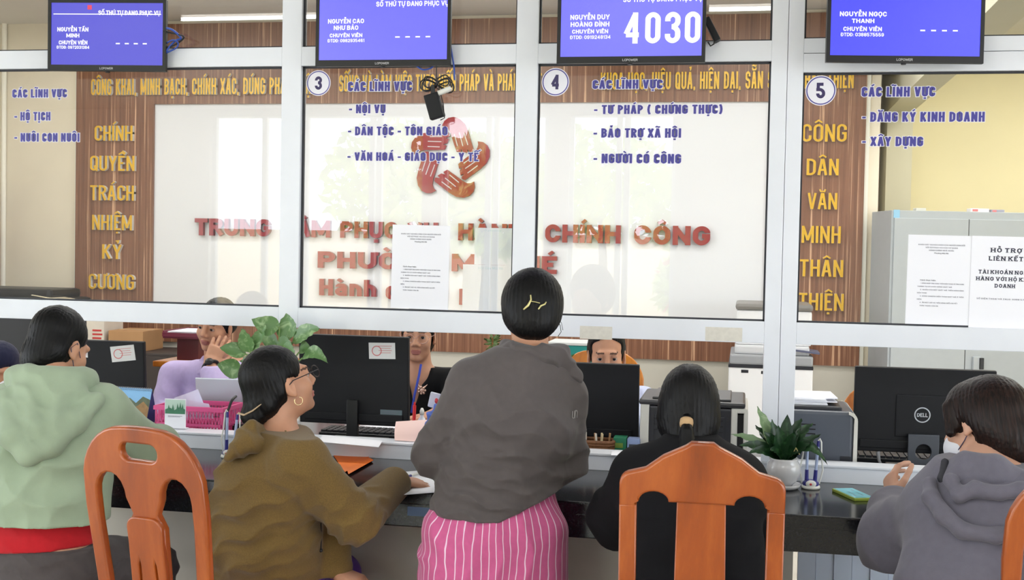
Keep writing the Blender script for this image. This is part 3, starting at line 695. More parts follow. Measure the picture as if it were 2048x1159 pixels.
notice(1817, 468.5, .30, R(.5), 'white survey notice on the pane numbered 5, before the grey cabinet', body, .0172)
notice(1944, 471, .30, R(.5), 'white notice reading HỖ TRỢ LIÊN KẾT on the pane numbered 5', [('HỖ TRỢ', .107, -.052, .0145, .095, 2, 1), ('LIÊN KẾT', .107, -.079, .0145, .105, 2, 1), ('TÀI KHOẢN NGÂN', .107, -.122, .0125, .165, 2, 1),
    ('HÀNG VỚI HỘ KINH', .107, -.144, .0125, .178, 2, 1), ('DOANH', .107, -.166, .0125, .062, 2, 1), ('SỐ ĐIỆN THOẠI VÀ ZALO: 0388 575 559', .107, -.205, .0045, .17, 0, 1)], .0158)
# pale sheets standing behind the pane, next to the survey notice
sh = notice(950, 455, .13, 0, 'pale sheet behind the pane numbered 3, above the one reading Một Cửa', [('Ở phường', .035, -.012, .006, .06, 0, 0)], .06, .14)
sh2 = notice(926, 528, .162, 0, 'pale sheet reading Một Cửa Mũi Né behind the pane numbered 3', [('Một Cửa Mũi Né', .1, -.016, .0085, .09, 0, 1)], .055, .185)
for s_ in (sh, sh2):
    s_.children[0].data = s_.children[0].data.copy(); s_.children[0].data.materials[0] = mat('pale_blue_sheet', (214, 228, 236), .4)
# old tape marks left on the rail
m_tape = mat('old_tape', (214, 210, 200), .6, noise=.06, nscale=60)
for i, (x0, y0, x1, y1) in enumerate(((1160, 651, 1224, 679), (1411, 653, 1484, 683))):
    a, b = at(x0, y0, 0), at(x1, y1, 0)
    MB().box2((0, -.0008, b.z-a.z), (b.x-a.x, -.0001, 0)).build('tape_patch', m_tape, None, ('yellowed tape patch on the white rail above the seated clerk\'s forehead', 'yellowed tape patch on the white rail near the copier')[i], 'tape', 'tape patches', loc=a)
# ================================================================== FURNITURE AND THINGS ON THE DESKS
DZ = .78
m_ochair = wood('orange_chair_wood', (128, 58, 14), (150, 70, 18), (168, 86, 30), (9, 9, 2.2), .3, .66, coat=.25)
m_ochair2 = wood('orange_back_wood', (150, 82, 20), (188, 112, 32), (208, 134, 48), (9, 9, 2.2), .3, .66, coat=.2)
def sideslegs(e, m_, w=.40, d=.40, zs=.45):
    for sx in (-1, 1):
        MB().box2((sx*w*.46-.019, d*.5-.04, 0), (sx*w*.46+.019, d*.5, zs-.03), 0, .004).build('leg', m_, e)
        b = MB(); b.tube([(sx*w*.46, -d*.5-.05, 0), (sx*w*.46, -d*.5+.01, zs*.6), (sx*w*.46, -d*.5+.015, zs-.02)], .019, 8); b.build('leg', m_, e)
    b = MB().box2((-w/2, -d/2, zs-.03), (w/2, d/2+.01, zs), 0, .008); b.build('seat', m_, e)
    MB().box2((-w*.43, d*.5-.035, zs-.085), (w*.43, d*.5-.01, zs-.03)).box2((-w*.43, -d*.5+.0, zs-.085), (w*.43, -d*.5+.03, zs-.03)).box2((-w*.46, -d*.45, zs-.085), (-w*.46+.02, d*.45, zs-.03)).box2((w*.46-.02, -d*.45, zs-.085), (w*.46, d*.45, zs-.03)).build('apron', m_, e)
def lean(o, d, zs, a):                       # backrest panel: origin at its foot, reclined away from the sitter
    o.location = (0, -d/2+.005, zs-.03); o.rotation_euler = (R(a), 0, 0)
def oval_chair(x, y, rz, label, group='orange wooden chairs', m_=None, H=.56, w=.385):
    """chair whose rounded back has a hand slot, two arches and a forked splat"""
    m_ = m_ or m_ochair
    e = empty('wooden_chair', (x, y, 0), rz, label, 'chair', group)
    sideslegs(e, m_)
    w2 = w/2; top = H
    outer = [(-w2+.045, 0), (-w2+.012, H*.35), (-w2, H*.68)]+arc(-w2+.14, H-.155, .14, .155, 180, 90, 8)[1:]+[(-.02, H+.002), (.02, H+.002)]+arc(w2-.14, H-.155, .14, .155, 90, 0, 8)[:-1]+[(w2, H*.68), (w2-.012, H*.35), (w2-.045, 0)]
    slot = rrect(-.058, H-.085, .058, H-.040, .022)
    def hole(s_):
        ax = .105; xin = .058; xo = w2-.043
        pts = [(xo-.035, .0+.03), (xo-.01, H*.35), (xo, H*.62)]+arc((xo+xin)/2+.0, H-.185, (xo-xin)/2, .062, 0, 180, 9)+[(xin-.018, H-.225), (xin, H-.26), (.052, H*.3), (.05, .03)]
        return [(s_*a, b) for a, b in pts]
    bk = outline_mesh('backrest', [outer, slot, hole(1), hole(-1)], .024, .006, m_, e)
    lean(bk, .40, .45, 9)
    # the forked splat, set a little proud of the back
    sp = [(-.062, .02), (-.056, H-.30)]+arc(-.025, H-.262, .032, .03, 180, 90, 5)+arc(.025, H-.262, .032, .03, 90, 0, 5)+[(.056, H-.30), (.062, .02)]
    def slit(s_): return [(s_*a, b) for a, b in [(.026, .04), (.022, H-.36), (.0245, H-.345), (.029, H-.36), (.040, .04)]]
    q = outline_mesh('splat', [sp, slit(1), slit(-1)], .016, .004, m_, e)
    lean(q, .40, .45, 9); q.location.y -= .012
    return e
def crest_chair(x, y, rz, label, H=.575, w=.41):
    """chair with a humped top rail, two stiles and a wide flat splat"""
    m_ = m_ochair
    e = empty('wooden_chair', (x, y, 0), rz, label, 'chair', 'orange wooden chairs')
    sideslegs(e, m_, .43, .42)
    w2 = w/2; t = H
    crest = [(-w2, t-.16), (-w2, t-.105)]+arc(-w2+.03, t-.105, .03, .03, 180, 110, 4)+[(-w2+.06, t-.066), (-w2+.10, t-.035), (-w2+.15, t-.010), (-.025, t+.0), (.025, t+.0), (w2-.15, t-.010), (w2-.10, t-.035), (w2-.06, t-.066)]+arc(w2-.03, t-.105, .03, .03, 70, 0, 4)+[(w2, t-.105), (w2, t-.16)]
    def low(s_): return [(s_*.058, t-.145), (s_*.075, t-.145)]+[(s_*(.109+.034*math.cos(R(180-18*i))), t-.145+.024*math.sin(R(18*i))) for i in range(11)]+[(s_*.150, t-.145), (s_*(w2-.04), t-.145), (s_*(w2-.04), t-.16)]
    crest += low(1)[::-1]+[(-.058, t-.145)]+low(-1)[1:]
    c = outline_mesh('top_rail', [crest], .026, .006, m_, e); lean(c, .42, .45, 8)
    for s_ in (-1, 1):
        x0, x1 = sorted((s_*w2, s_*(w2-.04)))
        q = outline_mesh('stile', [[(x0+.012*-s_*0, 0), (x1, 0), (x1, t-.155), (x0, t-.155)]], .026, .004, m_, e); lean(q, .42, .45, 8)
    q = outline_mesh('splat', [[(-.064, 0), (.064, 0), (.056, t-.14), (-.056, t-.14)]], .014, .003, m_, e); lean(q, .42, .45, 8)
    q = MB().box2((-w2+.03, -.011, .05), (w2-.03, .011, .09), 0, .003).build('cross_rail', m_, e); lean(q, .42, .45, 8)
    return e
# --------------------------------------------------------------- monitors and office machines
m_sticker = mat('paper_sticker', (222, 222, 220), .6); m_stamp = mat('red_stamp', (205, 120, 120), .7); m_silver = mat('silver_label', (92, 110, 116), .4)
m_logo = mat('logo_silver', (186, 190, 196), .3)
def monitor(xc, y, z0, z1, w, rz, label, stickers=(), stand='slab', mark=None, tilt=4):
    e = empty('computer_monitor', (xc, y, DZ), rz, label, 'computer monitor', 'monitors on the office desks')
    h = z1-z0; zz = z0-DZ; mb = MB()
    M = Matrix.Translation((0, 0, zz)) @ Matrix.Rotation(R(tilt), 4, 'X')
    mb.box((0, .0, h/2), (w, .024, h), 0, M, .005)
    if mark: mb.box((0, -.011, h*.44), (w*.4, .01, h*.5), 0, M, .004)
    mb.box((0, -.012, .03), (w*.9, .012, .03), 0, M, .003)
    mb.build('casing', m_blackm, e)
    mb = MB().box((0, .0115, h/2+.006), (w-.03, .002, h-.045), 0, M); mb.build('screen', mat('dark_screen', (150, 165, 185), .2, emit=(120, 140, 170), estr=.5), e)
    if stand == 'slab':
        MB().box2((-.022, -.035, .012), (.022, -.013, zz+h*.28), 0, .002).build('stand', m_blackp, e)
    else:
        ol = [(-.052, 0), (.052, 0), (.052, zz+h*.20), (-.052, zz+h*.20)]; hl = [(.027*math.cos(R(a)), .065+(.027*math.sin(R(a)))) for a in range(0, 360, 15)]
        q = outline_mesh('stand', [ol, hl], .016, .002, mat('stand_grey', (66, 70, 78), .45), e); q.location = (0, -.034, .01)
    MB().box2((-.11, -.09, 0), (.11, .10, .012), 0, .004).build('base', m_blackp, e)
    for (cx, cz, sw, sh_, a, kind) in stickers:
        mb = MB(); T = M @ Matrix.Translation((cx, -.0125, cz)) @ Matrix.Rotation(R(a), 4, 'Y')
        mb.box((0, 0, 0), (sw, .001, sh_), 1 if kind == 'silver' else 0, T)
        if kind != 'silver':
            N = 20
            for i in range(N):
                a0, a1 = 2*math.pi*i/N, 2*math.pi*(i+1)/N; r0, r1, ox = sh_*.26, sh_*.32, -sw*.2
                mb.add([T @ Vector((ox+r*math.cos(q), -.0008, r*math.sin(q))) for r, q in ((r0, a0), (r1, a0), (r1, a1), (r0, a1))], [(0, 1, 2, 3)], 2)
            for i in range(4): mb.box((sw*.12, -.0007, sh_*(.3-.14*i)), (sw*(.5-.08*(i % 2)), .0003, sh_*.03), 2, T)
        else:
            for i in range(5): mb.box((-sw*.05, -.0007, sh_*(.36-.15*i)), (sw*(.7-.1*(i % 3)), .0003, sh_*.03), 3, T)
            mb.box((sw*.36, -.0007, -.0), (sw*.12, .0003, sh_*.2), 3, T)
        mb.build('sticker', [m_sticker, m_silver, m_stamp, m_print], e)
    if mark:
        mb = MB(); T = M @ Matrix.Translation((mark, -.0162, h*.46)); N = 40
        for i in range(N):
            a0, a1 = 2*math.pi*i/N, 2*math.pi*(i+1)/N
            mb.add([T @ Vector((r*math.cos(q), -.0006, r*math.sin(q))) for r, q in ((.0235, a0), (.0275, a0), (.0275, a1), (.0235, a1))], [(0, 1, 2, 3)])
        put_text(mb, 'DELL', T @ Vector((0, 0, -.007)), RT, UP, .036, .014, .0006, 0, t=.2, wid=.75, align=1)
        mb.build('badge', m_logo, e)
    return e
monitor(-1.455, .30, .853, 1.197, .437, 0, 'black monitor with a white stamped paper near its top corner, beside the leafy plant', [(.115, .290, .104, .062, -1.5, 'p'), (.150, .040, .086, .048, 0, 'silver')])
a = at(175, 676, .42); b = at(292, 682, .42)
monitor(b.x-.225, .42, .86, b.z, .45, R(2), 'black monitor with a tilted stamped label, half hidden behind the pale green hooded jacket', [(.135, .222, .104, .064, -7, 'p'), (-.03, .212, .022, .024, 0, 'p')])
monitor(-.59, .30, .84, 1.125, .45, 0, 'plain black monitor in front of the clerk whose eyes show above it')
monitor(.632, .32, .845, 1.148, .475, R(1), 'wide black monitor with a round silver badge, beside the grey printer', [], 'hole', -.005)
oc = at(76, 640, 1.2); e = empty('office_chair', (oc.x, 1.2, 0), R(180), 'black high-backed office chair at the end window, behind the pale green jacket', 'chair')
zt_ = at(76, 630, 1.2).z
q = outline_mesh('backrest', [rrect(-.24, .52, .24, zt_+.06, .07)], .07, .03, m_blackp, e); q.location = (0, -.02, 0)
MB().box2((-.16, .015, zt_-.13), (.02, .025, zt_-.07), 0, .004).build('back_panel', mat('dark_grey_plate', (78, 80, 84), .5), e)
MB().sphere((-.07, .03, zt_-.07), (.075, .03, .085), 20).build('headrest', m_blackm, e)
MB().box2((-.24, 0, .36), (.24, .46, .435), 0, .02).build('seat', m_blackp, e)
MB().tube([(0, .2, .06), (0, .2, .37)], .03, 12).build('column', m_blackp, e)
for k in range(5):
    a_ = k*2*math.pi/5; MB().tube([(0, .2, .09), (.27*math.cos(a_), .2+.27*math.sin(a_), .05), (.28*math.cos(a_), .2+.28*math.sin(a_), .0)], [.022, .018, .02], 8).build('leg', m_blackp, e)
MB().tube([Vector((.478, .27, .85)), Vector((.483, .262, .82)), Vector((.50, .25, .785))], [.0075, .005, .004], 8).build('power_lead', mat('grey_lead', (120, 120, 124), .5), None, 'grey power lead plugged into the badged monitor', 'cable', loc=(0, 0, 0))
m_prdark = mat('printer_dark', (36, 37, 44), .4, noise=.02); m_prgrey = mat('printer_grey', (76, 81, 91), .38); m_cream = mat('printer_cream', (206, 204, 196), .4); m_lidg = mat('printer_lid', (44, 43, 46), .35)
def printer_wide():
    y0, y1 = .16, .50; a, b = at(1281, 800, y0), at(1497, 800, y0); w = b.x-a.x; h = at(1390, 797, y0).z-DZ
    e = empty('laser_printer', ((a.x+b.x)/2, (y0+y1)/2, DZ), 0, 'dark printer with pale edges on the desk, behind the black ponytail', 'printer', 'printers')
    d = (y1-y0)/2; x = w/2
    MB().box2((-x+.03, -d, .0), (x-.055, d, h-.03), 0, .008).box2((-x+.05, -d-.003, .03), (x-.08, -d+.01, h-.06), 0, .003).build('body', m_prdark, e)
    MB().box2((-x, -d-.002, 0), (-x+.032, d, h-.022), 0, .006).build('side_panel', m_cream, e)
    MB().box2((x-.058, -d-.004, 0), (x-.036, d, h-.03), 0, .006).box2((x-.015, -d-.002, .0), (x, d, h-.035), 0, .007).box2((x-.058, -d-.002, h-.045), (x-.002, d, h-.028), 0, .005).build('side_panel', m_cream, e)
    MB().box2((-x-.005, -d-.006, h-.028), (x-.01, d+.01, h-.008), 0, .009).box2((-x+.04, -d+.02, h-.01), (x-.06, d-.02, h), 0, .004).build('lid', m_lidg, e)
    MB().box2((x-.036, -d+.004, .03), (x-.015, d, h-.05)).build('recess', m_blackp, e)
    for k in range(3): MB().box2((-x+.05, -d-.005, h-.075-.02*k), (x-.085, -d-.002, h-.072-.02*k)).build('groove', m_blackp, e)
printer_wide()
def printer_round():
    y0, y1 = .13, .46; a, b = at(1560, 830, y0), at(1716, 830, y0); w = b.x-a.x; h = at(1660, 822, y0).z-DZ; d = (y1-y0)/2; x = w/2
    e = empty('laser_printer', ((a.x+b.x)/2, (y0+y1)/2, DZ), 0, 'grey printer with a rounded cream edge and paper on top, beside the badged monitor', 'printer', 'printers')
    MB().box2((-x, -d, 0), (x-.012, d, h), 0, .012).build('body', m_prgrey, e)
    prof = [(x-.014, 0), (x, 0), (x, h-.03)]+[(x-.03+.03*math.cos(R(t)), h-.03+.03*math.sin(R(t))) for t in (15, 30, 45, 60, 75, 90)]+[(x-.03, h-.008)]+[(x-.03+.02*math.cos(R(t)), h-.03+.02*math.sin(R(t))) for t in (70, 45, 20)]+[(x-.012, h-.04)]
    MB().prism(prof, lambda u, v, q: Vector((u, -d-.006+q, v)), 2*d+.01).build('edge_trim', m_cream, e)
    mb = MB()
    for k in range(4): mb.box2((-x+.02, -d-.0012, h-.05-.016*k), (-x+.12, -d+.001, h-.046-.016*k))
    mb.build('vent', m_blackp, e)
    MB().box2((x-.055, -d-.0025, .01), (x-.02, -d+.002, .07), 0, .001).build('port_panel', m_prdark, e)
    MB().box2((x-.05, -d-.0035, .025), (x-.037, -d-.002, .05)).build('socket', m_blackp, e)
    MB().box2((-x+.01, -d+.03, h-.003), (x-.05, d-.03, h+.012), 0, .005).build('paper_tray', m_prdark, e)
    rng = random.Random(4)
    for k in range(6):
        o = MB(); o.box((0, 0, 0), (.15, .21, .0035)); o.build('paper', m_paper, None, 'loose white sheet in the pile on the grey printer', 'paper', 'sheets on the printer', loc=((a.x+b.x)/2-.03+rng.uniform(-.02, .02), .30+rng.uniform(-.01, .01), DZ+h+.0145+.0042*k), rot=(0, R(-.5), R(rng.uniform(-5, 5))))
printer_round()
# keyboards
m_key = mat('black_keys', (30, 31, 36), .5)
def keyboard(x, y, rz, label):
    e = empty('keyboard', (x, y, DZ), rz, label, 'keyboard', 'keyboards')
    MB().box2((-.22, -.075, 0), (.22, .075, .018), 0, .004).build('case', m_blackp, e)
    mb = MB()
    for r in range(5):
        for c in range(18): mb.box((-.205+.0242*c, .055-.027*r, .022), (.019, .021, .009), 0, None)
    mb.build('keys', m_key, e)
keyboard(.60, .52, 0, 'black keyboard under the badged monitor'); keyboard(-1.42, .485, 0, 'black keyboard behind the monitor beside the leafy plant')
# copier against the walnut panelling
def copier():
    y0 = 2.75; a, b = at(1457, 740, y0), at(1626, 740, y0); w = b.x-a.x; x = w/2; d = .28
    Z = lambda py: at(1490, py, y0).z
    e = empty('photocopier', ((a.x+b.x)/2, y0+d, 0), 0, 'tall white photocopier with a grey scanner lid by the walnut column', 'photocopier')
    MB().box2((-x, -d, .05), (x, d, Z(733)), 0, .01).build('body', mat('copier_white', (232, 232, 234), .4), e)
    MB().box2((-x-.002, -d-.003, Z(735)), (x+.002, d, Z(729)), 0, .002).build('dark_band', m_prdark, e)
    MB().box2((-x+.005, -d+.0, Z(729)), (x, d, Z(708)), 0, .012).box2((x*-.2, -d-.004, Z(724)), (x*.1, -d+.01, Z(720))).build('scanner', mat('copier_grey', (150, 152, 156), .4), e)
    MB().box2((-x+.03, -d+.02, Z(708)), (x-.02, d, Z(690)), 0, .012).build('scanner_lid', mat('copier_lid', (196, 197, 200), .4), e)
    MB().box((.05, -d+.1, Z(694)), (.22, .2, .01), 0, Matrix.Rotation(R(6), 4, 'Y')).build('output_tray', mat('blue_grey_tray', (82, 86, 110), .5), e)
    MB().box2((-x+.035, -d+.05, Z(690)), (x-.01, d, Z(620)), 0, .015).build('feeder', mat('copier_white', (232, 232, 234), .4), e)
    mb = MB().box2((-x+.03, -d+.04, Z(620)), (x-.005, d, Z(607)), 0, .016); mb.build('feeder_cap', mat('copier_cap', (120, 116, 112), .4), e)
    MB().box2((-x+.07, -d-.0015, Z(745)), (-x+.11, -d, Z(739))).box2((-x+.18, -d-.0015, Z(746)), (-x+.21, -d, Z(740))).build('badge', m_prdark, e)
    MB().box2((-x+.02, -d+.02, 0), (x-.02, d-.02, .05)).build('plinth', m_prdark, e)
copier()
# steel cabinet
def cabinet():
    y0 = 3.2; a, b = at(1778, 600, y0), at(1778, 600, y0); W_ = .98; x0 = a.x; H_ = at(1800, 420, y0).z
    e = empty('steel_cabinet', (x0, y0, 0), R(12), 'grey steel cabinet with double doors against the yellow wall', 'cabinet')
    m_st = mat('grey_steel', (168, 174, 178), .45, noise=.02)
    xd = at(1932, 600, y0).x-x0
    xd *= 1.06
    MB().box2((0, 0, 0), (2*xd+.03, .36, H_), 0, .003).build('body', m_st, e)
    for k, (u, v) in enumerate(((.015, xd-.002), (xd+.002, 2*xd+.015))):
        dd = MB().box2((u, -.012, .06), (v, .002, H_-.045), 0, .002).build('door', m_st, e)
        if k == 1: MB().box2((u+.04, -.035, at(1950, 745, y0).z), (u+.085, -.012, at(1950, 715, y0).z), 0, .003).build('lock_plate', m_st, dd); MB().box2((u+.075, -.042, at(1950, 740, y0).z), (u+.10, -.03, at(1950, 717, y0).z), 0, .003).build('handle', m_blackp, dd)
    MB().box2((xd-.0018, -.011, .06), (xd+.0018, .0, H_-.045)).build('door_gap', m_blackp, e)
    tgt = [(1788, .012, .03, .05, (150, 190, 215), 'small blue and white tag at the corner of the steel cabinet', 'tag'), (1850, .018, .06, .05, (205, 205, 196), 'small grey box on the steel cabinet, between the blue tag and the white box', 'box'), (1968, .022, .11, .06, (240, 236, 236), 'white box with a red mark on top of the steel cabinet', 'box'), (2005, .018, .08, .05, (150, 150, 165), 'small grey and red box on top of the steel cabinet, beside the white box', 'box')]
    for px, h_, w_, d_, c_, l_, ct_ in tgt:
        xx = (px-1778)/154*xd; p = Vector((x0+xx*math.cos(R(12)), y0+xx*math.sin(R(12)), 0))
        if ct_ == 'tag': MB().box2((-.018, -.003, -.045), (.018, -.0005, .003)).build('tag', mat('tag_blue', (140, 190, 220), .5), None, l_, ct_, loc=(p.x, p.y, H_), rot=(0, 0, R(12)))
        else:
            e2 = empty('small_box', (p.x-.035, p.y+.08, H_), R(12), l_, ct_)
            MB().box2((-w_/2, -d_/2, 0), (w_/2, d_/2, h_), 0, .002).build('carton', mat('box_%d' % px, c_, .6), e2)
            if px > 1900: MB().box2((-w_*.4, -d_/2-.001, h_*.2), (-w_*.1, -d_/2, h_*.8)).build('red_mark', m_stamp, e2)
cabinet()
# boxes and dark machine at the back of the end window
def box_item(px0, px1, ptop, zb, y, d, col, label, name='carton', rot=0, lab=None, m_=None):
    a, b = at(px0, ptop, y), at(px1, ptop, y); e = empty(name, ((a.x+b.x)/2, y+d/2, zb), R(rot), label, 'box', 'boxes at the back')
    w = b.x-a.x; h = a.z-zb
    MB().box2((-w/2, -d/2, 0), (w/2, d/2, h), 0, .003).build('carton', m_ or mat(name+label[:6], col, .7, noise=.05, nscale=10), e)
    MB().box2((-w/2-.001, -.02, h), (w/2+.001, .02, h+.001)).build('packing_tape', mat('packing_tape', (200, 176, 140), .3), e)
    if lab:
        mb = MB()
        for i in range(4): mb.box2((-w*.1, -d/2-.0015, h*(.25+.13*i)), (w*(.42-.05*(i % 2)), -d/2, h*(.31+.13*i)))
        mb.build('print', lab, e)
    return e
cabl = empty('low_cabinet', (-4.3, 3.33, 0), 0, 'low dark cabinet against the back wall, under the cardboard boxes', 'cabinet')
MB().box2((-.95, -.24, 0), (.78, .24, .82), 0, .006).build('body', mat('dark_cabinet', (60, 52, 50), .5), cabl)
for k in range(3): MB().box2((-.94+.575*k, -.255, .04), (-.375+.575*k, -.24, .80), 0, .003).build('door', mat('dark_cabinet', (60, 52, 50), .5), cabl)
box_item(170, 208, 640, .82, 3.15, .25, (222, 214, 202), 'pale box with red print on the low dark cabinet', lab=mat('red_print', (200, 60, 60), .6))
box_item(216, 284, 660, .82, 3.16, .3, (182, 140, 98), 'brown cardboard box on the low dark cabinet under the walnut panel', rot=2)
a = at(70, 590, 3.0)
e = empty('shredder_machine', (a.x-.25, 3.3, .82), 0, 'black machine with a sheet of paper on top, seen through the end pane', 'office machine')
hh = at(70, 578, 3.05).z-.82
MB().box2((-.5, -.22, 0), (.36, .22, hh-.06), 0, .03).box2((-.42, -.2, hh-.07), (.30, .18, hh), 0, .03).build('body', m_blackp, e)
MB().box((.22, -.12, hh-.02), (.2, .2, .004), 0, Matrix.Rotation(R(8), 4, 'Y')).build('paper_sheet', mat('cream_paper', (226, 214, 186), .7), e)
q = at(4, 480, 3.3); MB().box2((-.45, -.02, 0), (.03, .02, at(4, 372, 3.3).z)).build('wooden_screen', mat('ochre_wood', (196, 142, 78), .5), None, 'ochre wooden panel edge standing by the cream wall', 'panel', loc=(q.x, 3.02, 0))
# side table with a maroon tray behind the lavender shirt
st = empty('side_table', (at(330, 724, 1.6).x-.02, 1.85, 0), 0, 'small orange wooden table behind the clerk in lavender', 'table')
zt = at(330, 722, 1.6).z
MB().box2((-.05, -.25, zt-.03), (.60, .2, zt), 0, .006).build('top', m_ochair2, st)
for x in (0, .55):
    for y in (-.2, .15): MB().box2((x-.02, y-.02, 0), (x+.02, y+.02, zt-.03)).build('leg', m_ochair2, st)
zs_ = at(365, 672, 1.7).z; m_mar = mat('maroon_plastic', (120, 44, 66), .4)
tr = empty('letter_tray', (st.location.x+.085, 1.80, zt), 0, 'maroon letter tray with papers, behind the clerk in lavender', 'tray')
hz = zs_-zt
MB().box2((-.11, -.14, hz-.01), (.11, .15, hz+.004), 0, .002).box2((-.11, -.14, hz), (-.104, .15, hz+.03)).box2((.104, -.14, hz), (.11, .15, hz+.03)).box2((-.11, .144, hz), (.11, .15, hz+.03)).box2((-.11, -.145, hz), (.11, -.139, hz+.02)).build('tray', m_mar, tr)
MB().box2((-.05, -.1, 0), (.07, .1, hz-.01), 0, .003).build('stand', mat('maroon_dark', (88, 30, 40), .4), tr)
for k in range(3):
    MB().box((0, 0, 0), (.19, .25, .005)).build('paper', m_paper, None, 'white sheet lying in the maroon letter tray', 'paper', 'sheets in the letter tray', loc=(st.location.x+.085, 1.805, zs_+.010+.007*k), rot=(0, 0, R(2*k-2)))
# chairs of the office
oval_chair(at(1190, 720, 1.2).x, 1.18, R(180), 'orange wooden chair behind the clerk in the pale blue shirt', m_=m_ochair2, H=.66, w=.40)
oval_chair(at(1787, 722, 1.05).x, .98, R(180), 'empty orange wooden chair behind the badged monitor', m_=m_ochair2, H=.575)
oval_chair(-1.05, 1.45, R(178), 'orange wooden chair behind the clerk in black', m_=m_ochair2, H=.5)
a = at(1150, 700, 2.2); e = empty('teal_box', (a.x, 2.3, 0), 0, 'teal storage box on the floor behind the clerk in pale blue', 'box')
MB().box2((-.14, -.12, 0), (.1, .12, at(1150, 690, 2.2).z), 0, .006).build('carton', mat('teal_plastic', (26, 134, 128), .5), e); MB().box2((-.145, -.125, at(1150, 690, 2.2).z), (.105, .125, at(1150, 684, 2.2).z), 0, .004).build('lid', mat('pale_lid', (206, 210, 208), .5), e)
# chairs of the lobby
oval_chair(-1.40, -1.06, R(-14), 'empty orange chair with a hand slot in its rounded back, beside the olive jacket', H=.66, w=.39)
crest_chair(-.088, -1.03, R(1), 'orange chair with a humped top rail behind the black ponytail', H=.688, w=.378)
oval_chair(.752, -1.03, R(2), 'orange chair cut by the frame behind the grey hooded coat', H=.668, w=.37)
# --------------------------------------------------------------- plants
def leaf(mb, base, tip, w, sag=.0, nrm=(0, -1, 0), fold=.25, mi=0, n=8, tipp=.9):
    base, tip, nrm = Vector(base), Vector(tip), Vector(nrm)
    ax = tip-base; L = ax.length; ax = ax/L; side = ax.cross(nrm).normalized(); nn = side.cross(ax).normalized()
    vs = []; fs = []
    for i in range(n+1):
        t = i/n; prof = math.sin(math.pi*min(1, t**.8))**.8*(1-.25*t) if t < 1 else 0
        if i == 0: prof = .06
        c = base+ax*L*t+Vector((0, 0, sag*4*t*(1-t)))
        for k in (-1, -.5, 0, .5, 1):
            vs.append(c+side*(w/2*prof*k)+nn*(fold*w*prof*(abs(k)**1.3)*.5)+nn*(.004*math.sin(t*30+k*3)*abs(k)))
    for i in range(n):
        for k in range(4): fs.append((i*5+k, i*5+k+1, (i+1)*5+k+1, (i+1)*5+k))
    mb.add(vs, fs, mi, True)
def leafmat(name, c, vein, freq=60.):
    M = mat(name, c, .38, spec=.5); t = M.node_tree; b = t.nodes['Principled BSDF']
    co = t.nodes.new('ShaderNodeTexCoord'); n = t.nodes.new('ShaderNodeTexNoise'); n.inputs['Scale'].default_value = freq; n.inputs['Detail'].default_value = 3; n.inputs['Distortion'].default_value = 1.5
    r = t.nodes.new('ShaderNodeValToRGB'); r.color_ramp.elements[0].position = .52; r.color_ramp.elements[0].color = lin(c); r.color_ramp.elements[1].position = .70; r.color_ramp.elements[1].color = lin(vein)
    t.links.new(co.outputs['Object'], n.inputs['Vector']); t.links.new(n.outputs['Fac'], r.inputs[0]); t.links.new(r.outputs[0], b.inputs['Base Color'])
    b.inputs['Subsurface Weight'].default_value = .0
    return M
m_leafA = leafmat('variegated_leaf', (92, 130, 76), (150, 178, 128), 24); m_leafB = leafmat('dark_leaf', (26, 58, 30), (58, 98, 56), 30); m_leafL = leafmat('pale_dusty_leaf', (120, 148, 108), (160, 182, 142), 30)
m_stem = mat('green_stem', (120, 150, 88), .5); m_soil = mat('soil', (60, 46, 36), .9)
m_potw = mat('white_ceramic', (214, 214, 216), .18, coat=.4)
yp = -.13; b0 = atz(560, 905, DZ); px0 = at(556, 800, yp)
pl1 = empty('potted_plant', (px0.x, yp, DZ), 0, 'leafy plant with large pale veined leaves reaching over the white rail', 'plant')
MB().lathe([(.0, 0), (.055, 0), (.075, .06), (.08, .13), (.074, .14), (.070, .13), (.0, .125)], n=24).build('pot', m_potw, pl1)
o1 = Vector((px0.x, yp, DZ)); crown = at(556, 770, yp)-o1
for (bx, by), (tx, ty), wpx, dy0, dy1, sag, fold in [((559, 654), (503, 638), 33, .0, -.03, -.008, .2), ((577, 680), (573, 626), 36, .0, .03, .0, .25), ((585, 684), (640, 656), 28, .0, -.04, .012, .2), ((500, 704), (484, 656), 27, -.03, -.05, .0, .25),
        ((504, 704), (533, 648), 22, -.03, -.03, .0, .45), ((492, 708), (439, 695), 25, -.02, -.06, .006, .2), ((482, 750), (434, 728), 30, -.03, -.07, .01, .2), ((553, 690), (522, 664), 24, .02, .06, .0, .2), ((604, 716), (656, 726), 22, -.02, -.06, .03, .2),
        ((598, 704), (624, 700), 20, -.01, .0, .014, .3), ((552, 690), (584, 688), 24, .0, -.03, .006, .2), ((566, 690), (590, 706), 20, -.02, -.06, .0, .3), ((520, 716), (480, 722), 22, .0, .03, .0, .2)]:
    B = at(bx, by, yp+dy0)-o1; T = at(tx, ty, yp+dy1)-o1; mb = MB()
    leaf(mb, B, T, wpx/pxm(bx, by, yp)*1.4, sag, (-.15, -.9, .35), fold, 0, 10)
    mb.build('leaf', m_leafA, pl1)
    mid = (B+crown)/2+Vector((0, 0, .01)); MB().tube([Vector((crown.x*.3, 0, .125)), crown*.6+B*.0+Vector((0, 0, .03)), mid, B, B+(T-B)*.12], [.004, .0036, .003, .0028, .002], 7).build('stem', m_stem, pl1)
b0 = atz(1566, 975, DZ)
pl2 = empty('potted_plant', b0, 0, 'dark green plant in a white ceramic pot with a saucer on the counter', 'plant')
MB().lathe([(0, .002), (.045, .0), (.052, .006), (.057, .016), (.054, .016), (.045, .008), (0, .008)], n=28).build('saucer', m_potw, pl2)
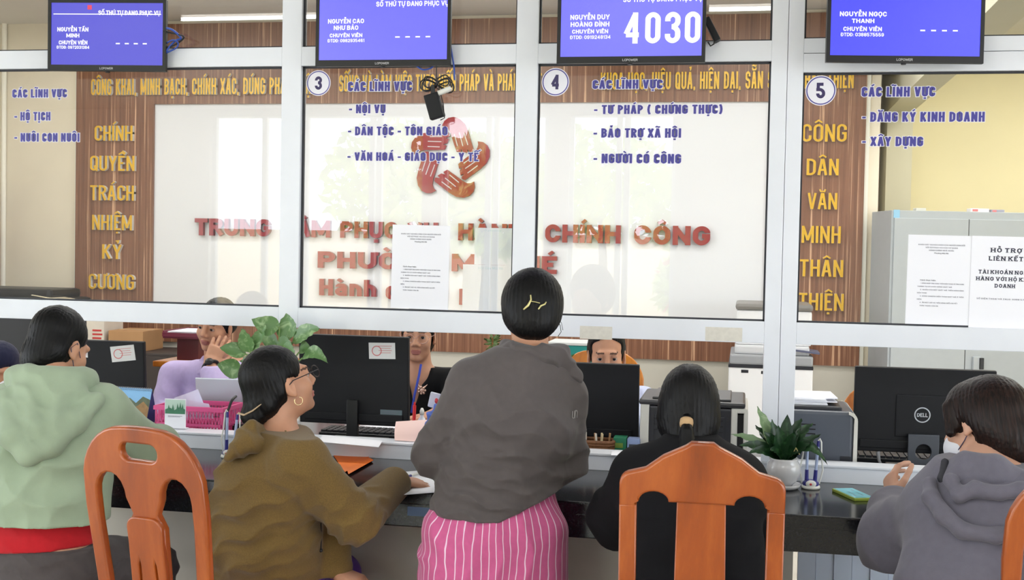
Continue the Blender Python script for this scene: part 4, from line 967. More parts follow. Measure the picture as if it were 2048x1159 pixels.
MB().lathe([(0, .009), (.028, .009), (.046, .03), (.0545, .055), (.052, .078), (.044, .092), (.047, .098), (.042, .098), (.040, .09), (0, .088)], n=32).build('pot', m_potw, pl2)
MB().sphere((0, 0, .084), (.039, .039, .01)).build('soil', m_soil, pl2)
rng = random.Random(3)
for tx, ty, wpx, m_, dy, sag in [(1514, 812, 32, m_leafL, .04, .0), (1543, 838, 30, m_leafB, .02, 0), (1604, 836, 26, m_leafB, .05, .02), (1626, 846, 26, m_leafB, .03, .02), (1462, 868, 20, m_leafL, -.02, .02), (1478, 890, 24, m_leafB, -.05, .02),
        (1656, 930, 24, m_leafB, -.05, .055), (1642, 868, 22, m_leafB, -.02, .012), (1575, 828, 34, m_leafB, .03, 0), (1556, 850, 36, m_leafB, -.02, 0), (1528, 862, 30, m_leafB, -.03, .01), (1496, 905, 22, m_leafB, -.06, .02), (1622, 884, 26, m_leafB, -.04, .01),
        (1590, 862, 34, m_leafB, -.04, 0), (1540, 900, 24, m_leafB, -.07, .02), (1600, 905, 24, m_leafB, -.07, .02), (1510, 850, 26, m_leafB, .03, .01)]:
    T = at(tx, ty, b0.y+dy)-b0; d = Vector((T.x, T.y, 0)); d = d.normalized() if d.length > 1e-4 else Vector((0, -1, 0))
    mb = MB(); leaf(mb, Vector((d.x*.012, d.y*.012, .088)), T, wpx/pxm(1566, 900, b0.y)*1.15, sag, (-d.x*.5, -.8, .5), .35, 0, 10); mb.build('leaf', m_, pl2)
MB().tube([Vector((.02, -.02, .10)), at(1592, 895, b0.y-.06)-b0, at(1599, 908, b0.y-.06)-b0], .0018, 6).build('dry_leaf', mat('straw', (206, 190, 130), .7), pl2)
def sprig(px, py, y, label, n=26, spread=.035):
    p = at(px, py, y); e = empty('small_plant', (p.x, y, DZ), 0, label, 'plant', 'small plants on the office desks'); h = p.z-DZ; rng = random.Random(px)
    MB().lathe([(0, 0), (.03, 0), (.036, .09), (.03, .09), (0, .08)], n=16).build('pot', mat('wood_pot', (196, 118, 52), .5), e)
    MB().tube([(0, 0, .08), (.003, 0, h*.6), (0, 0, h+.02)], .004, 6).build('stem', mat('brown_stem', (150, 100, 50), .6), e)
    mb = MB()
    for k in range(n):
        a_ = rng.random()*6.283; u = rng.uniform(-.7, 1); c = Vector((0, 0, h+spread*.5*u)); leaf(mb, c, c+Vector((math.cos(a_)*spread, math.sin(a_)*spread, spread*.7*u)), spread*.35, 0, (0, -.7, .7), .2, 0, 4)
    mb.build('foliage', mat('herb_green', (96, 122, 64), .6), e)
sprig(985, 684, .55, 'small feathery plant behind the bent head of the standing person'); sprig(1131, 728, .48, 'small leafy plant beside the plain monitor, at the standing person\'s collar')
# --------------------------------------------------------------- small things on counter and ledge
m_navy = mat('navy_plastic', (46, 44, 128), .35); m_white = mat('white_plastic', (228, 228, 222), .4); m_penbody = mat('pen_pale_blue', (178, 192, 226), .3)
def pen_holder(px, py, tops, label, which):
    o = atz(px, py, DZ); e = empty('pen_holder', o, 0, label, 'pen holder', 'counter pen holders')
    MB().lathe([(0, 0), (.028, 0), (.031, .004), (.029, .010), (0, .012)], n=24).build('foot', m_white, e)
    MB().sphere((0, 0, .016), (.027, .025, .014)).build('base', m_navy, e)
    MB().sphere((0, -.019, .018), (.017, .008, .012)).build('badge', m_white, e)
    MB().sphere((-.001, -.0272, .018), (.004, .0012, .004), 8).build('emblem', mat('red_dot', (200, 60, 70), .5), e)
    for i, (tx, ty) in enumerate(tops):
        T = at(tx, ty, o.y+.005)-o; B = Vector((-.013 if i == 0 else .013, .002, .02)); d = T-B; s_ = -1 if i == 0 else 1
        MB().tube([B, B+d*.3], [.0065, .006], 12).build('socket', m_navy, e)
        pn = MB().tube([B*0+d*.30, d*.86], .0048, 10).build('counter_pen', m_penbody, None, 'pale blue pen standing %s in the %s' % (('beside the plant', 'away from the plant')[i] if which == 'x' else ('on the lamp cable side', 'nearest the olive jacket')[i], 'holder by the plant pot' if which == 'x' else 'holder by the olive jacket'), 'pen', 'counter pens', loc=o+B)
        MB().tube([d*.86, d], [.005, .0045], 10).build('clip_end', m_navy, pn)
        MB().tube([B+d*1.0, B+d*1.03+Vector((s_*.004, 0, .003)), B+d+Vector((s_*.009, 0, -.004)), B+d*.6+Vector((s_*.014, .003, 0)), B+d*.3+Vector((s_*.022, .004, 0)), B+Vector((s_*.014, .006, -.004))], .0028, 7).build('cord', m_white, e)
pen_holder(1621, 976, [(1615, 880), (1637, 881)], 'white and navy pen holder on the counter, between plant pot and phone', 'x')
pen_holder(459, 914, [(455, 823), (475, 828)], 'white and navy pen holder on the counter beside the olive jacket', 'y')
# phone
c = [atz(x, y, DZ) for x, y in ((1658, 982), (1697, 975), (1755, 999), (1720, 1011))]
u = ((c[3]-c[0])+(c[2]-c[1])).normalized(); cen = sum(c, Vector())/4; L = ((c[3]-c[0]).length+(c[2]-c[1]).length)/2; Wp = ((c[1]-c[0]).length+(c[2]-c[3]).length)/2
ph = empty('mobile_phone', cen, math.atan2(u.y, u.x), 'mobile phone in a green case lying on the black counter', 'mobile phone')
L = min(L, .155); Wp = .072
MB().box2((-L/2, -Wp/2, 0), (L/2, Wp/2, .010), 0, .003).build('case', mat('lime_case', (150, 168, 60), .4), ph)
MB().box2((-L/2+.004, -Wp/2+.004, .0098), (L/2-.004, Wp/2-.004, .0106), 0, 0).build('screen', mat('teal_screen', (96, 170, 180), .08, emit=(60, 130, 140), estr=.35), ph)
mb = MB()
for x0, y0, w_, h_ in ((-.02, -.01, .04, .002), (-.01, .012, .05, .002), (.03, -.015, .012, .0025), (-.05, .015, .02, .002)): mb.box2((x0, y0, .0105), (x0+w_, y0+h_, .0108))
mb.build('screen_marks', mat('screen_dark', (30, 70, 84), .3), ph)
# papers
def sheet(name, corners, z, m_, label, cat='paper', curl=.0, lift=0.):
    P = [atz(x, y, z) for x, y in corners]; o = P[0].copy(); mb = MB(); n = 6; vs = []; fs = []
    for i in range(n+1):
        for j in range(n+1):
            s_, t = i/n, j/n; p = (P[0]*(1-s_)+P[1]*s_)*(1-t)+(P[3]*(1-s_)+P[2]*s_)*t
            vs.append(p-o+Vector((0, 0, .0012+curl*(t**2)+lift*math.sin(s_*math.pi)*.004)))
    for i in range(n):
        for j in range(n): a_ = i*(n+1)+j; fs.append((a_, a_+n+1, a_+n+2, a_+1))
    k = len(vs); vs2 = [v-Vector((0, 0, .0009)) for v in vs]
    mb.add(vs, fs, 0, True); mb.add(vs2, [tuple(reversed(f)) for f in fs], 0, True)
    return mb.build(name, m_, None, label, cat, 'papers on the counter', loc=o)
m_orange = mat('orange_paper', (250, 128, 40), .6)
sheet('paper', [(664, 906), (738, 905), (738, 917), (690, 946)], DZ+.001, m_orange, 'bright orange paper on the counter in front of the olive sleeve', curl=.004)
sheet('paper', [(690, 928), (740, 915), (747, 921), (697, 949)], DZ+.004, m_orange, 'folded orange flap lying over the bright orange paper', curl=.002)
sheet('paper', [(778, 946), (872, 938), (880, 984), (800, 990)], DZ+.001, m_paper, 'white form on the counter under the hand in the olive sleeve')
a_, b_ = atz(806, 955, DZ+.008), atz(850, 942, DZ+.008)
MB().tube([Vector((0, 0, 0)), (b_-a_)], .004, 10).tube([(b_-a_)*.0, (b_-a_)*.35], .0045, 10, 1).build('ballpoint_pen', [m_white, m_navy], None, 'blue and white pen lying on the white form', 'pen', loc=a_)
P = [at(784, 846, .06), at(852, 842, .06), at(838, 886, .03), at(790, 884, .03)]
mb = MB(); vs = []; fs = []; n = 6
for i in range(n+1):
    for j in range(n+1):
        s_, t = i/n, j/n; p = (P[0]*(1-s_)+P[1]*s_)*(1-t)+(P[3]*(1-s_)+P[2]*s_)*t; p.z = max(p.z, .8425); vs.append(p-P[3]+Vector((0, .05*(1-t)**2, 0)))
for i in range(n):
    for j in range(n): q = i*(n+1)+j; fs.append((q, q+1, q+n+2, q+n+1))
mb.add(vs, fs, 0, True).build('paper', mat('peach_paper', (240, 206, 198), .6), None, 'peach sheet standing on the white ledge beside the big monitor', 'paper', loc=P[3])
sheet('paper', [(640, 872), (760, 884), (752, 897), (630, 886)], .842, m_paper, 'white sheet lying on the ledge under the big monitor').location.y += .03
for x0, x1, y, l_ in ((650, 722, 862, 'white sheet on the desk by the stand of the big monitor'), (722, 765, 862, 'small white sheet on the desk under the silver label')):
    p, q = at(x0, y, .45), at(x1, y, .45)
    MB().box2((0, -.1, 0), (q.x-p.x, .1, .006)).build('paper', m_paper, None, l_, 'paper', 'papers on the desk', loc=(p.x, .62, DZ))
# calendar
cal = at(259, 775, .22); ce = empty('desk_calendar', (cal.x, .22, DZ), R(-6), 'desk calendar with a mountain lake picture and wire binding', 'calendar')
hC = cal.z-DZ; wC = .205
def slant(x, v, off=0.): return Vector((x, -.055*(1-v)-off, v*hC))
mb = MB().add([slant(-wC/2, 0), slant(wC/2, 0), slant(wC/2, 1), slant(-wC/2, 1)], [(0, 1, 2, 3)])
mb.build('picture_page', mat('calendar_sky', (128, 182, 226), .5), ce)
def poly(pts, m_, off, nm): MB().add([slant(x*wC, v, off) for x, v in pts], [tuple(range(len(pts)))]).build(nm, m_, ce)
poly([(-.5, .0), (.5, 0), (.5, .78), (.33, .84), (.2, .70), (.05, .8), (-.1, .72), (-.3, .8), (-.5, .74)], mat('cal_hill', (86, 98, 74), .6, noise=.3, nscale=40), .0005, 'far_hills')
poly([(-.5, 0), (.5, 0), (.5, .62), (.36, .74), (.18, .60), (0, .5), (-.5, .55)], mat('cal_brown', (146, 112, 66), .6, noise=.3, nscale=50), .001, 'near_hills')
poly([(-.34, .48), (-.1, .52), (.02, .42), (.14, .3), (.0, .32), (-.2, .38)], mat('cal_water', (150, 200, 226), .5), .0015, 'lake')
poly([(-.5, 0), (.5, 0), (.5, .22), (.1, .28), (-.5, .2)], mat('cal_grass', (168, 172, 92), .6, noise=.2, nscale=60), .002, 'meadow')
MB().add([Vector((-wC/2, .055, 0)), Vector((wC/2, .055, 0)), slant(wC/2, 1), slant(-wC/2, 1)], [(3, 2, 1, 0)]).add([slant(wC/2, 0), slant(wC/2, 1), Vector((wC/2, .055, 0))], [(0, 1, 2)]).build('stand_card', mat('navy_card', (40, 52, 112), .5), ce)
mb = MB()
for i in range(22):
    x = -wC/2+.006+i*(wC-.012)/21; mb.tube([(x, -.003+.006*math.cos(t), hC-.002+.006*math.sin(t)) for t in [k*.9 for k in range(8)]], .0009, 5)
mb.build('wire_binding', mat('wire', (170, 175, 185), .3, metal=.8), ce)
# pink basket with papers, picture card
pa, pb_ = at(309, 850, .12), at(442, 850, .12); m_pink = mat('pink_plastic', (214, 84, 140), .4)
wB = pb_.x-pa.x; bk = empty('plastic_basket', ((pa.x+pb_.x)/2, .22, DZ), 0, 'pink lattice basket full of papers behind the ledge', 'basket')
hB = at(400, 815, .14).z-DZ
mb = MB()
for sx in (-1, 1):
    for k in range(9): mb.box2((sx*wB/2-.002, -.09+.0215*k, 0), (sx*wB/2+.002, -.083+.0215*k, hB))
for y in (-.092, .092):
    for k in range(22):
        x = -wB/2+k*wB/21
        mb.tube([(x, y, 0), (min(wB/2, x+.025), y, hB)], .0022, 5); mb.tube([(x, y, 0), (max(-wB/2, x-.025), y, hB)], .0022, 5)
for z in (0.004, hB*.5, hB): 
    mb.box2((-wB/2, -.095, z-.005), (wB/2, -.089, z+.005)); mb.box2((-wB/2, .089, z-.005), (wB/2, .095, z+.005)); mb.box2((-wB/2-.003, -.095, z-.005), (-wB/2+.003, .095, z+.005)); mb.box2((wB/2-.003, -.095, z-.005), (wB/2+.003, .095, z+.005))
mb.box2((-wB/2, -.09, 0), (wB/2, .09, .004)); mb.build('lattice', m_pink, bk)
MB().box2((-wB/2-.006, -.099, hB-.012), (wB/2+.006, .099-.19, hB+.004)).box2((-wB/2-.006, .09, hB-.012), (wB/2+.006, .1, hB+.004)).box2((-wB/2-.006, -.09, hB-.012), (-wB/2, .09, hB+.004)).box2((wB/2, -.09, hB-.012), (wB/2+.006, .09, hB+.004)).build('rim', m_pink, bk)
m_paperv = mat('lilac_paper', (214, 216, 236), .7)
for i, (q, y, l_) in enumerate([([(348, 795), (398, 777), (412, 812), (372, 838)], .20, 'creased white sheet sticking up in the pink basket'), ([(372, 800), (420, 806), (432, 836), (376, 838)], .15, 'folded white sheet leaning over the pink basket rim'), ([(318, 812), (372, 806), (376, 840), (320, 842)], .24, 'pale sheet at the far end of the pink basket')]):
    P = [at(a[0], a[1], y+.01*k) for k, a in enumerate(q)]; o = P[3].copy(); vs = []; fs = []; n = 5
    for ii in range(n+1):
        for jj in range(n+1):
            s_, t = ii/n, jj/n; p = (P[0]*(1-s_)+P[1]*s_)*(1-t)+(P[3]*(1-s_)+P[2]*s_)*t; p.z = max(p.z, DZ+.012); vs.append(p-o+Vector((0, .012*math.sin(s_*4+i), 0)))
    for ii in range(n):
        for jj in range(n): a_ = ii*(n+1)+jj; fs.append((a_, a_+1, a_+n+2, a_+n+1))
    MB().add(vs, fs, 0, True).build('paper', m_paperv, None, l_, 'paper', 'papers in the basket', loc=o)
p = at(350, 855, .05); wq = 44/pxm(350, 830, .05); hq = at(350, 797, .05).z-.841
qc = empty('picture_card', (p.x, .05, .841), R(3), 'upright white card with a green landscape, standing on the ledge', 'card')
MB().box2((-wq/2, 0, 0), (wq/2, .003, hq), 0, 0).box2((-wq/2, 0, 0), (wq/2, .03, .002)).build('card', m_paper, qc)
MB().box2((-wq/2+.002, -.0006, hq*.50), (wq/2-.002, 0, hq*.97)).build('picture', mat('card_sky', (196, 222, 208), .5), qc)
mb = MB().prism([(-wq/2+.002, hq*.5), (wq/2-.002, hq*.5), (wq/2-.002, hq*.66), (wq*.2, hq*.72), (-.003, hq*.62), (-wq*.25, hq*.7), (-wq/2+.002, hq*.64)], lambda x, y, d: Vector((x, -.0012-d, y)), .0003)
for x, z in ((-wq*.3, .7), (wq*.12, .76), (wq*.25, .8), (wq*.36, .74), (-wq*.1, .72)): mb.prism([(x-.006, hq*.58), (x+.006, hq*.58), (x, hq*(z+.1))], lambda x_, y, d: Vector((x_, -.0018-d, y)), .0003)
mb.build('trees', mat('card_green', (70, 128, 98), .6), qc)
mb = MB(); put_text(mb, 'MÙA VỤ', (0, -.0008, hq*.40), RT, UP, wq*.6, .004, .0003, 0, align=1) if False else [mb.box2((-wq*.34+.0, -.0008, hq*(.42-.03*i)), (wq*(.34-.1*i), -.0002, hq*(.43-.03*i))) for i in range(2)]
mb.build('print_lines', m_print, qc)
# laptop of the clerk in lavender
la, lb = at(412, 752, .42), at(482, 752, .42)
lp = empty('laptop', ((la.x+lb.x)/2+.03, .40, DZ), R(4), 'silver laptop seen from behind, between the clerk in lavender and the plant', 'laptop')
MB().box2((-.115, -.02, 0), (.115, .15, .014), 0, .003).build('keyboard_base', mat('laptop_silver', (190, 198, 206), .35, metal=.3), lp)
Ml = Matrix.Translation((0, -.02, .012)) @ Matrix.Rotation(R(10), 4, 'X')
MB().box((0, 0, (la.z-DZ)/2), (.23, .008, la.z-DZ-.012), 0, Ml, .003).build('screen_lid', mat('laptop_silver', (190, 198, 206), .35, metal=.3), lp)
cable('cable', [at(472, 792, .02), at(464, 800, -.02), at(458, 815, -.03), at(453, 835, -.04), atz(452, 900, DZ+.005)], .005, m_cable, 'thick black cable curving down beside the pen holder and olive jacket')
# clutter behind the ledge
e = empty('desk_tray', (at(430, 850, .2).x+.12, .25, DZ), 0, 'small black box behind the ledge beside the pink basket', 'box'); MB().box2((-.05, -.05, 0), (.06, .05, .06), 0, .005).build('carton', m_blackp, e); MB().box2((-.045, -.045, .06), (.055, .045, .066), 0, .002).build('lid', m_blackp, e)
wb = at(1194, 905, .16); e = empty('wicker_basket', (wb.x, .15, DZ), 0, 'brown wicker basket holding small things beside the plain monitor', 'basket')
hW = at(1194, 876, .16).z-DZ; mb = MB(); wW = 62/pxm(1194, 890, .2)/2
for r in range(8):
    z = hW*r/8+.005
    pts = []
    for k in range(49):
        t = k/48*2*math.pi; rr = 1+(.03 if (k+r) % 2 else -.03); pts.append((wW*rr*(1+.1*r/8)*max(-1, min(1, 1.25*math.cos(t))), .045*rr*max(-1, min(1, 1.25*math.sin(t))), z))
    mb.tube(pts, hW/14, 6, 0, False)
mb.box2((-wW, -.042, 0), (wW, .042, .004)); mb.build('weave', mat('wicker', (112, 72, 42), .6, noise=.25, nscale=120), e)
rng = random.Random(5)
for k in range(6):
    x = rng.uniform(-.8, .8)*wW; MB().tube([(0, 0, 0), (rng.uniform(-.01, .01), 0, hW*1.05+.01)], .004, 6).build('marker', mat('marker_%d' % (k % 3), [(210, 190, 150), (170, 130, 90), (228, 222, 210)][k % 3], .5), None, 'short pale stick standing in the wicker basket', 'stick', 'sticks in the wicker basket', loc=(wb.x+x, .15+rng.uniform(-.02, .02), DZ+.006))
for x0, x1, yt, c_, l_ in ((1226, 1252, 874, (20, 112, 78), 'small green box beside the wicker basket'), (1254, 1279, 877, (140, 158, 200), 'small pale blue box beside the green box, below the plain monitor')):
    p, q = at(x0, 905, .14), at(x1, 905, .14); e = empty('small_box', ((p.x+q.x)/2, .17, DZ), 0, l_, 'box', 'small boxes by the ledge'); hh = at(x0, yt, .14).z-DZ; w_ = (q.x-p.x)/2
    MB().box2((-w_, -.03, 0), (w_, .03, hh), 0, .002).build('carton', mat('box%d' % x0, c_, .5), e)
    MB().box2((-w_*.7, -.0315, hh*.62), (w_*.5, -.03, hh*.8)).box2((-w_*.7, -.0315, hh*.3), (w_*.2, -.03, hh*.4)).build('print', mat('pr%d' % x0, (60, 66, 74) if x0 > 1240 else (120, 150, 60), .5), e)
sheet('paper', [(1224, 902), (1272, 903), (1262, 911), (1222, 910)], .8425, m_paper, 'small white slip on the ledge below the plain monitor')
# bottle, red pen on the desk of the clerk in black
p = at(838, 850, .30); bo = empty('sanitizer_bottle', (p.x, .34, DZ), 0, 'small white bottle beside the red pen at the monitor edge', 'bottle'); hb = at(838, 815, .34).z-DZ
MB().lathe([(0, 0), (.017, 0), (.018, .01), (.018, hb*.62), (.012, hb*.72), (.007, hb*.76), (.007, hb*.82), (0, hb*.82)], n=18).build('body', mat('bottle_white', (224, 226, 236), .3), bo); MB().lathe([(0, hb*.82), (.009, hb*.82), (.009, hb*.92), (.004, hb), (0, hb)], n=14).build('cap', m_white, bo)
p = at(828, 840, .28); T = at(829, 803, .28); MB().tube([Vector((0, 0, 0)), Vector((.004, 0, T.z-DZ-.012))], .0065, 10).tube([Vector((.004, 0, T.z-DZ-.012)), Vector((.0042, 0, T.z-DZ))], .004, 8).build('red_pen', mat('red_plastic', (206, 30, 36), .35), None, 'red pen standing between monitor edge and white bottle', 'pen', loc=(p.x, .27, DZ))
# sticker on the counter front
a_, b_ = at(815, 1012, -.5355), at(860, 1033, -.5355)
MB().box2((0, -.0008, b_.z-a_.z), (b_.x-a_.x, -.0001, 0)).build('sticker', mat('slate_blue_sticker', (92, 120, 158), .4), None, 'slate blue sticker on the front edge of the counter', 'sticker', loc=(a_.x, -.5352, a_.z))
# ================================================================== PEOPLE: one continuous surface per body, clothes and hair over it
V3 = lambda *a: np.array(a, float)
class Sdf:
    def __init__(s): s.p = []
    def add(s, a, b=None, ra=.05, rb=None, k=.02, side=None, cap=None, sub=False):
        a = np.array(a, float); b = a.copy() if b is None else np.array(b, float)
        rb = ra if rb is None else rb
        ra = (ra, ra) if np.isscalar(ra) else ra; rb = (rb, rb) if np.isscalar(rb) else rb
        ax = b-a; L = np.linalg.norm(ax); u = ax/L if L > 1e-6 else V3(0, 0, 1)
        sd = V3(1, 0, 0) if side is None else np.array(side, float)
        sd = sd-u*(sd@u); n_ = np.linalg.norm(sd)
        if n_ < 1e-3: sd = np.cross(u, V3(0, 1, .01)); n_ = np.linalg.norm(sd)
        sd = sd/n_; nn = np.cross(u, sd)
        s.p.append((a, L, u, sd, nn, ra, rb, cap if cap is not None else min(ra+rb)*.9, k, sub))
        return s
    def ell(s, c, r, ax=None, k=.015, sub=False):
        """ellipsoid, ax = 3x3 rows (x, y, z axes)"""
        ax = np.eye(3) if ax is None else np.array(ax, float)
        s.p.append((np.array(c, float), 0., ax[2], ax[0], ax[1], (r[0], r[1]), (r[0], r[1]), r[2], k, sub)); return s
    @staticmethod
    def one(p, P):
        a, L, u, sd, nn, ra, rb, cap, k, sub = p
        q = P-a; z = q@u
        if L > 1e-6: t = np.clip(z/L, 0, 1); ze = z-t*L
        else: t = 0.; ze = z
        rx = ra[0]+(rb[0]-ra[0])*t; ry = ra[1]+(rb[1]-ra[1])*t
        x = q@sd; y = q@nn
        k0 = np.sqrt((x/rx)**2+(y/ry)**2+(ze/cap)**2); k1 = np.sqrt((x/rx**2)**2+(y/ry**2)**2+(ze/cap**2)**2)
        return k0*(k0-1)/np.maximum(k1, 1e-6)
    def eval(s, P, act=None):
        d = None
        for i, p in enumerate(s.p):
            if act is not None and not act[i]: continue
            e = Sdf.one(p, P); k = p[8]
            if p[9]:
                if d is None: continue
                e = -e; h = np.maximum(k-np.abs(d-e), 0)/k; d = np.maximum(d, e)+h*h*k*.25
            elif d is None: d = e
            else: h = np.maximum(k-np.abs(d-e), 0)/k; d = np.minimum(d, e)-h*h*k*.25
        return np.full(len(P), 1.) if d is None else d
def sdf_mesh(sdf, res, name, disp=None, clip=None, pad=.03):
    lo = np.full(3, 1e9); hi = -lo
    for p in sdf.p:
        if p[9]: continue
        r = max(max(p[5]), max(p[6]), p[7])
        for e in (p[0], p[0]+p[2]*p[1]): lo = np.minimum(lo, e-r); hi = np.maximum(hi, e+r)
    lo -= pad; hi += pad
    B = 12; nb = np.ceil((hi-lo)/(res*B)).astype(int); n = nb*B+1
    D = np.full(n, 1., np.float32)
    g = np.arange(B+1); off = np.stack(np.meshgrid(g, g, g, indexing='ij'), -1).reshape(-1, 3)*res
    cen = np.stack(np.meshgrid(*[np.arange(k) for k in nb], indexing='ij'), -1).reshape(-1, 3)
    C = lo+(cen*B+B/2)*res; half = B/2*res*1.7321
    ind = np.stack([Sdf.one(p, C) for p in sdf.p], 1); full = sdf.eval(C)
    ss = np.array([p[9] for p in sdf.p])
    # the ellipse distance overestimates near flat ellipsoids: keep a wide margin
    keep = np.nonzero(np.abs(full) < half*2.2+.05)[0]
    far = np.nonzero(np.abs(full) >= half*2.2+.05)[0]
    for i in far:
        a = cen[i]*B; D[a[0]:a[0]+B+1, a[1]:a[1]+B+1, a[2]:a[2]+B+1] = full[i]
    for i in keep:
        act = (ind[i] < max(ind[i][~ss].min(), 0)+half*2.6+.07) | (ss & (ind[i] < half*2+.06))
        P = lo+cen[i]*B*res+off; d = sdf.eval(P, act)
        if disp is not None: d = d-disp(P)
        if clip is not None: d = np.maximum(d, clip(P))
        a = cen[i]*B; D[a[0]:a[0]+B+1, a[1]:a[1]+B+1, a[2]:a[2]+B+1] = d.reshape(B+1, B+1, B+1)
    # surface nets
    ins = D < 0; c = np.zeros(n-1, np.int16)
    for dx in (0, 1):
        for dy in (0, 1):
            for dz in (0, 1): c += ins[dx:n[0]-1+dx, dy:n[1]-1+dy, dz:n[2]-1+dz]
    act = (c > 0) & (c < 8); cells = np.argwhere(act); idx = np.full(n-1, -1, np.int64); idx[act] = np.arange(len(cells))
    vs = np.zeros((len(cells), 3)); cnt = np.zeros(len(cells))
    cor = [(0, 0, 0), (1, 0, 0), (0, 1, 0), (1, 1, 0), (0, 0, 1), (1, 0, 1), (0, 1, 1), (1, 1, 1)]
    val = [D[cells[:, 0]+o[0], cells[:, 1]+o[1], cells[:, 2]+o[2]].astype(float) for o in cor]
    for i, j in ((0, 1), (2, 3), (4, 5), (6, 7), (0, 2), (1, 3), (4, 6), (5, 7), (0, 4), (1, 5), (2, 6), (3, 7)):
        a, b = val[i], val[j]; x = (a < 0) != (b < 0); t = np.where(x, a/np.where(a == b, 1, a-b), 0)
        p = np.array(cor[i])+(np.array(cor[j])-np.array(cor[i]))*t[:, None]; vs += p*x[:, None]; cnt += x
    vs = lo+(cells+vs/cnt[:, None])*res
    quads = []
    for ax in range(3):
        b, c_ = (ax+1) % 3, (ax+2) % 3
        s0 = [slice(None)]*3; s1 = [slice(None)]*3; s0[ax] = slice(0, -1); s1[ax] = slice(1, None)
        for k in (b, c_): s0[k] = slice(1, -1); s1[k] = slice(1, -1)
        A = ins[tuple(s0)]; Bv = ins[tuple(s1)]
        for flip, ed in ((False, A & ~Bv), (True, ~A & Bv)):
            e = np.argwhere(ed); e[:, b] += 1; e[:, c_] += 1
            def q(db, dc):
                f = e.copy(); f[:, b] -= db; f[:, c_] -= dc; return idx[f[:, 0], f[:, 1], f[:, 2]]
            Q = np.stack([q(1, 1), q(0, 1), q(0, 0), q(1, 0)], 1)
            quads.append(Q[:, ::-1] if flip else Q)
    Q = np.concatenate(quads); Q = Q[(Q >= 0).all(1)]
    # one relaxing step
    acc = np.zeros_like(vs); k = np.zeros(len(vs))
    for i in range(4):
        a, b = Q[:, i], Q[:, (i+1) % 4]
        for ax in range(3): acc[:, ax] += np.bincount(a, vs[b, ax], len(vs))+np.bincount(b, vs[a, ax], len(vs))
        k += np.bincount(a, minlength=len(vs))+np.bincount(b, minlength=len(vs))
    vs = vs*.45+.55*acc/np.maximum(k, 1)[:, None]
    return vs, Q
def np_mesh(name, vs, Q, mats, parent=None, origin=(0, 0, 0), mi=None):
    me = bpy.data.meshes.new(name); me.vertices.add(len(vs)); me.vertices.foreach_set('co', (vs-np.array(origin)).astype(np.float32).ravel())
    me.loops.add(Q.size); me.loops.foreach_set('vertex_index', Q.ravel().astype(np.int32))
    me.polygons.add(len(Q)); me.polygons.foreach_set('loop_start', np.arange(0, Q.size, 4, dtype=np.int32)); me.polygons.foreach_set('loop_total', np.full(len(Q), 4, np.int32))
    me.polygons.foreach_set('use_smooth', np.ones(len(Q), bool))
    for m_ in (mats if isinstance(mats, (list, tuple)) else [mats]): me.materials.append(m_)
    if mi is not None: me.polygons.foreach_set('material_index', mi.astype(np.int32))
    me.update(); me.validate()
    o = bpy.data.objects.new(name, me); COL.objects.link(o)
    if parent: o.parent = parent; o.location = tuple(np.array(origin)-np.array(parent.location))
    else: o.location = tuple(origin)
    return o
def nz(v): v = np.array(v, float); return v/np.linalg.norm(v)
def pt(px, py, Y): return np.array(at(px, py, Y))
def frame(f, u):
    f = nz(f); u = np.array(u, float); x = nz(np.cross(f, u)); u = np.cross(x, f); return np.array([x, f, u])     # rows: right, forward, up
# ------------------------------------------------------------------ anatomy
def on_surface(o, px, py):
    bpy.context.view_layer.update(); iv = o.matrix_world.inverted(); dd = ray(px, py); ok, lo_, n_, _ = o.ray_cast(iv @ CAM, (iv.to_3x3() @ dd).normalized()); return (o.matrix_world @ lo_, n_) if ok else (None, Vector((0, -1, 0)))
def hug(o, d, segs, k, out=.3):
    """rolls of cloth lying on a garment: each segment (pixel, pixel, radius, radius) follows the garment's surface"""
    for (x0, y0), (x1, y1), ra, rb in segs:
        e = []
        for x, y, r in ((x0, y0, ra), (x1, y1, rb)):
            q, n = on_surface(o, x, y); e.append(None if q is None else np.array(q+n*r*out))
        if e[0] is None: e[0] = None if e[1] is None else e[1]+(pt(x0, y0, e[1][1])-pt(x1, y1, e[1][1]))
        if e[1] is None and e[0] is not None: e[1] = e[0]+(pt(x1, y1, e[0][1])-pt(x0, y0, e[0][1]))
        if e[0] is not None: d.add(e[0], e[1], ra, rb, k)
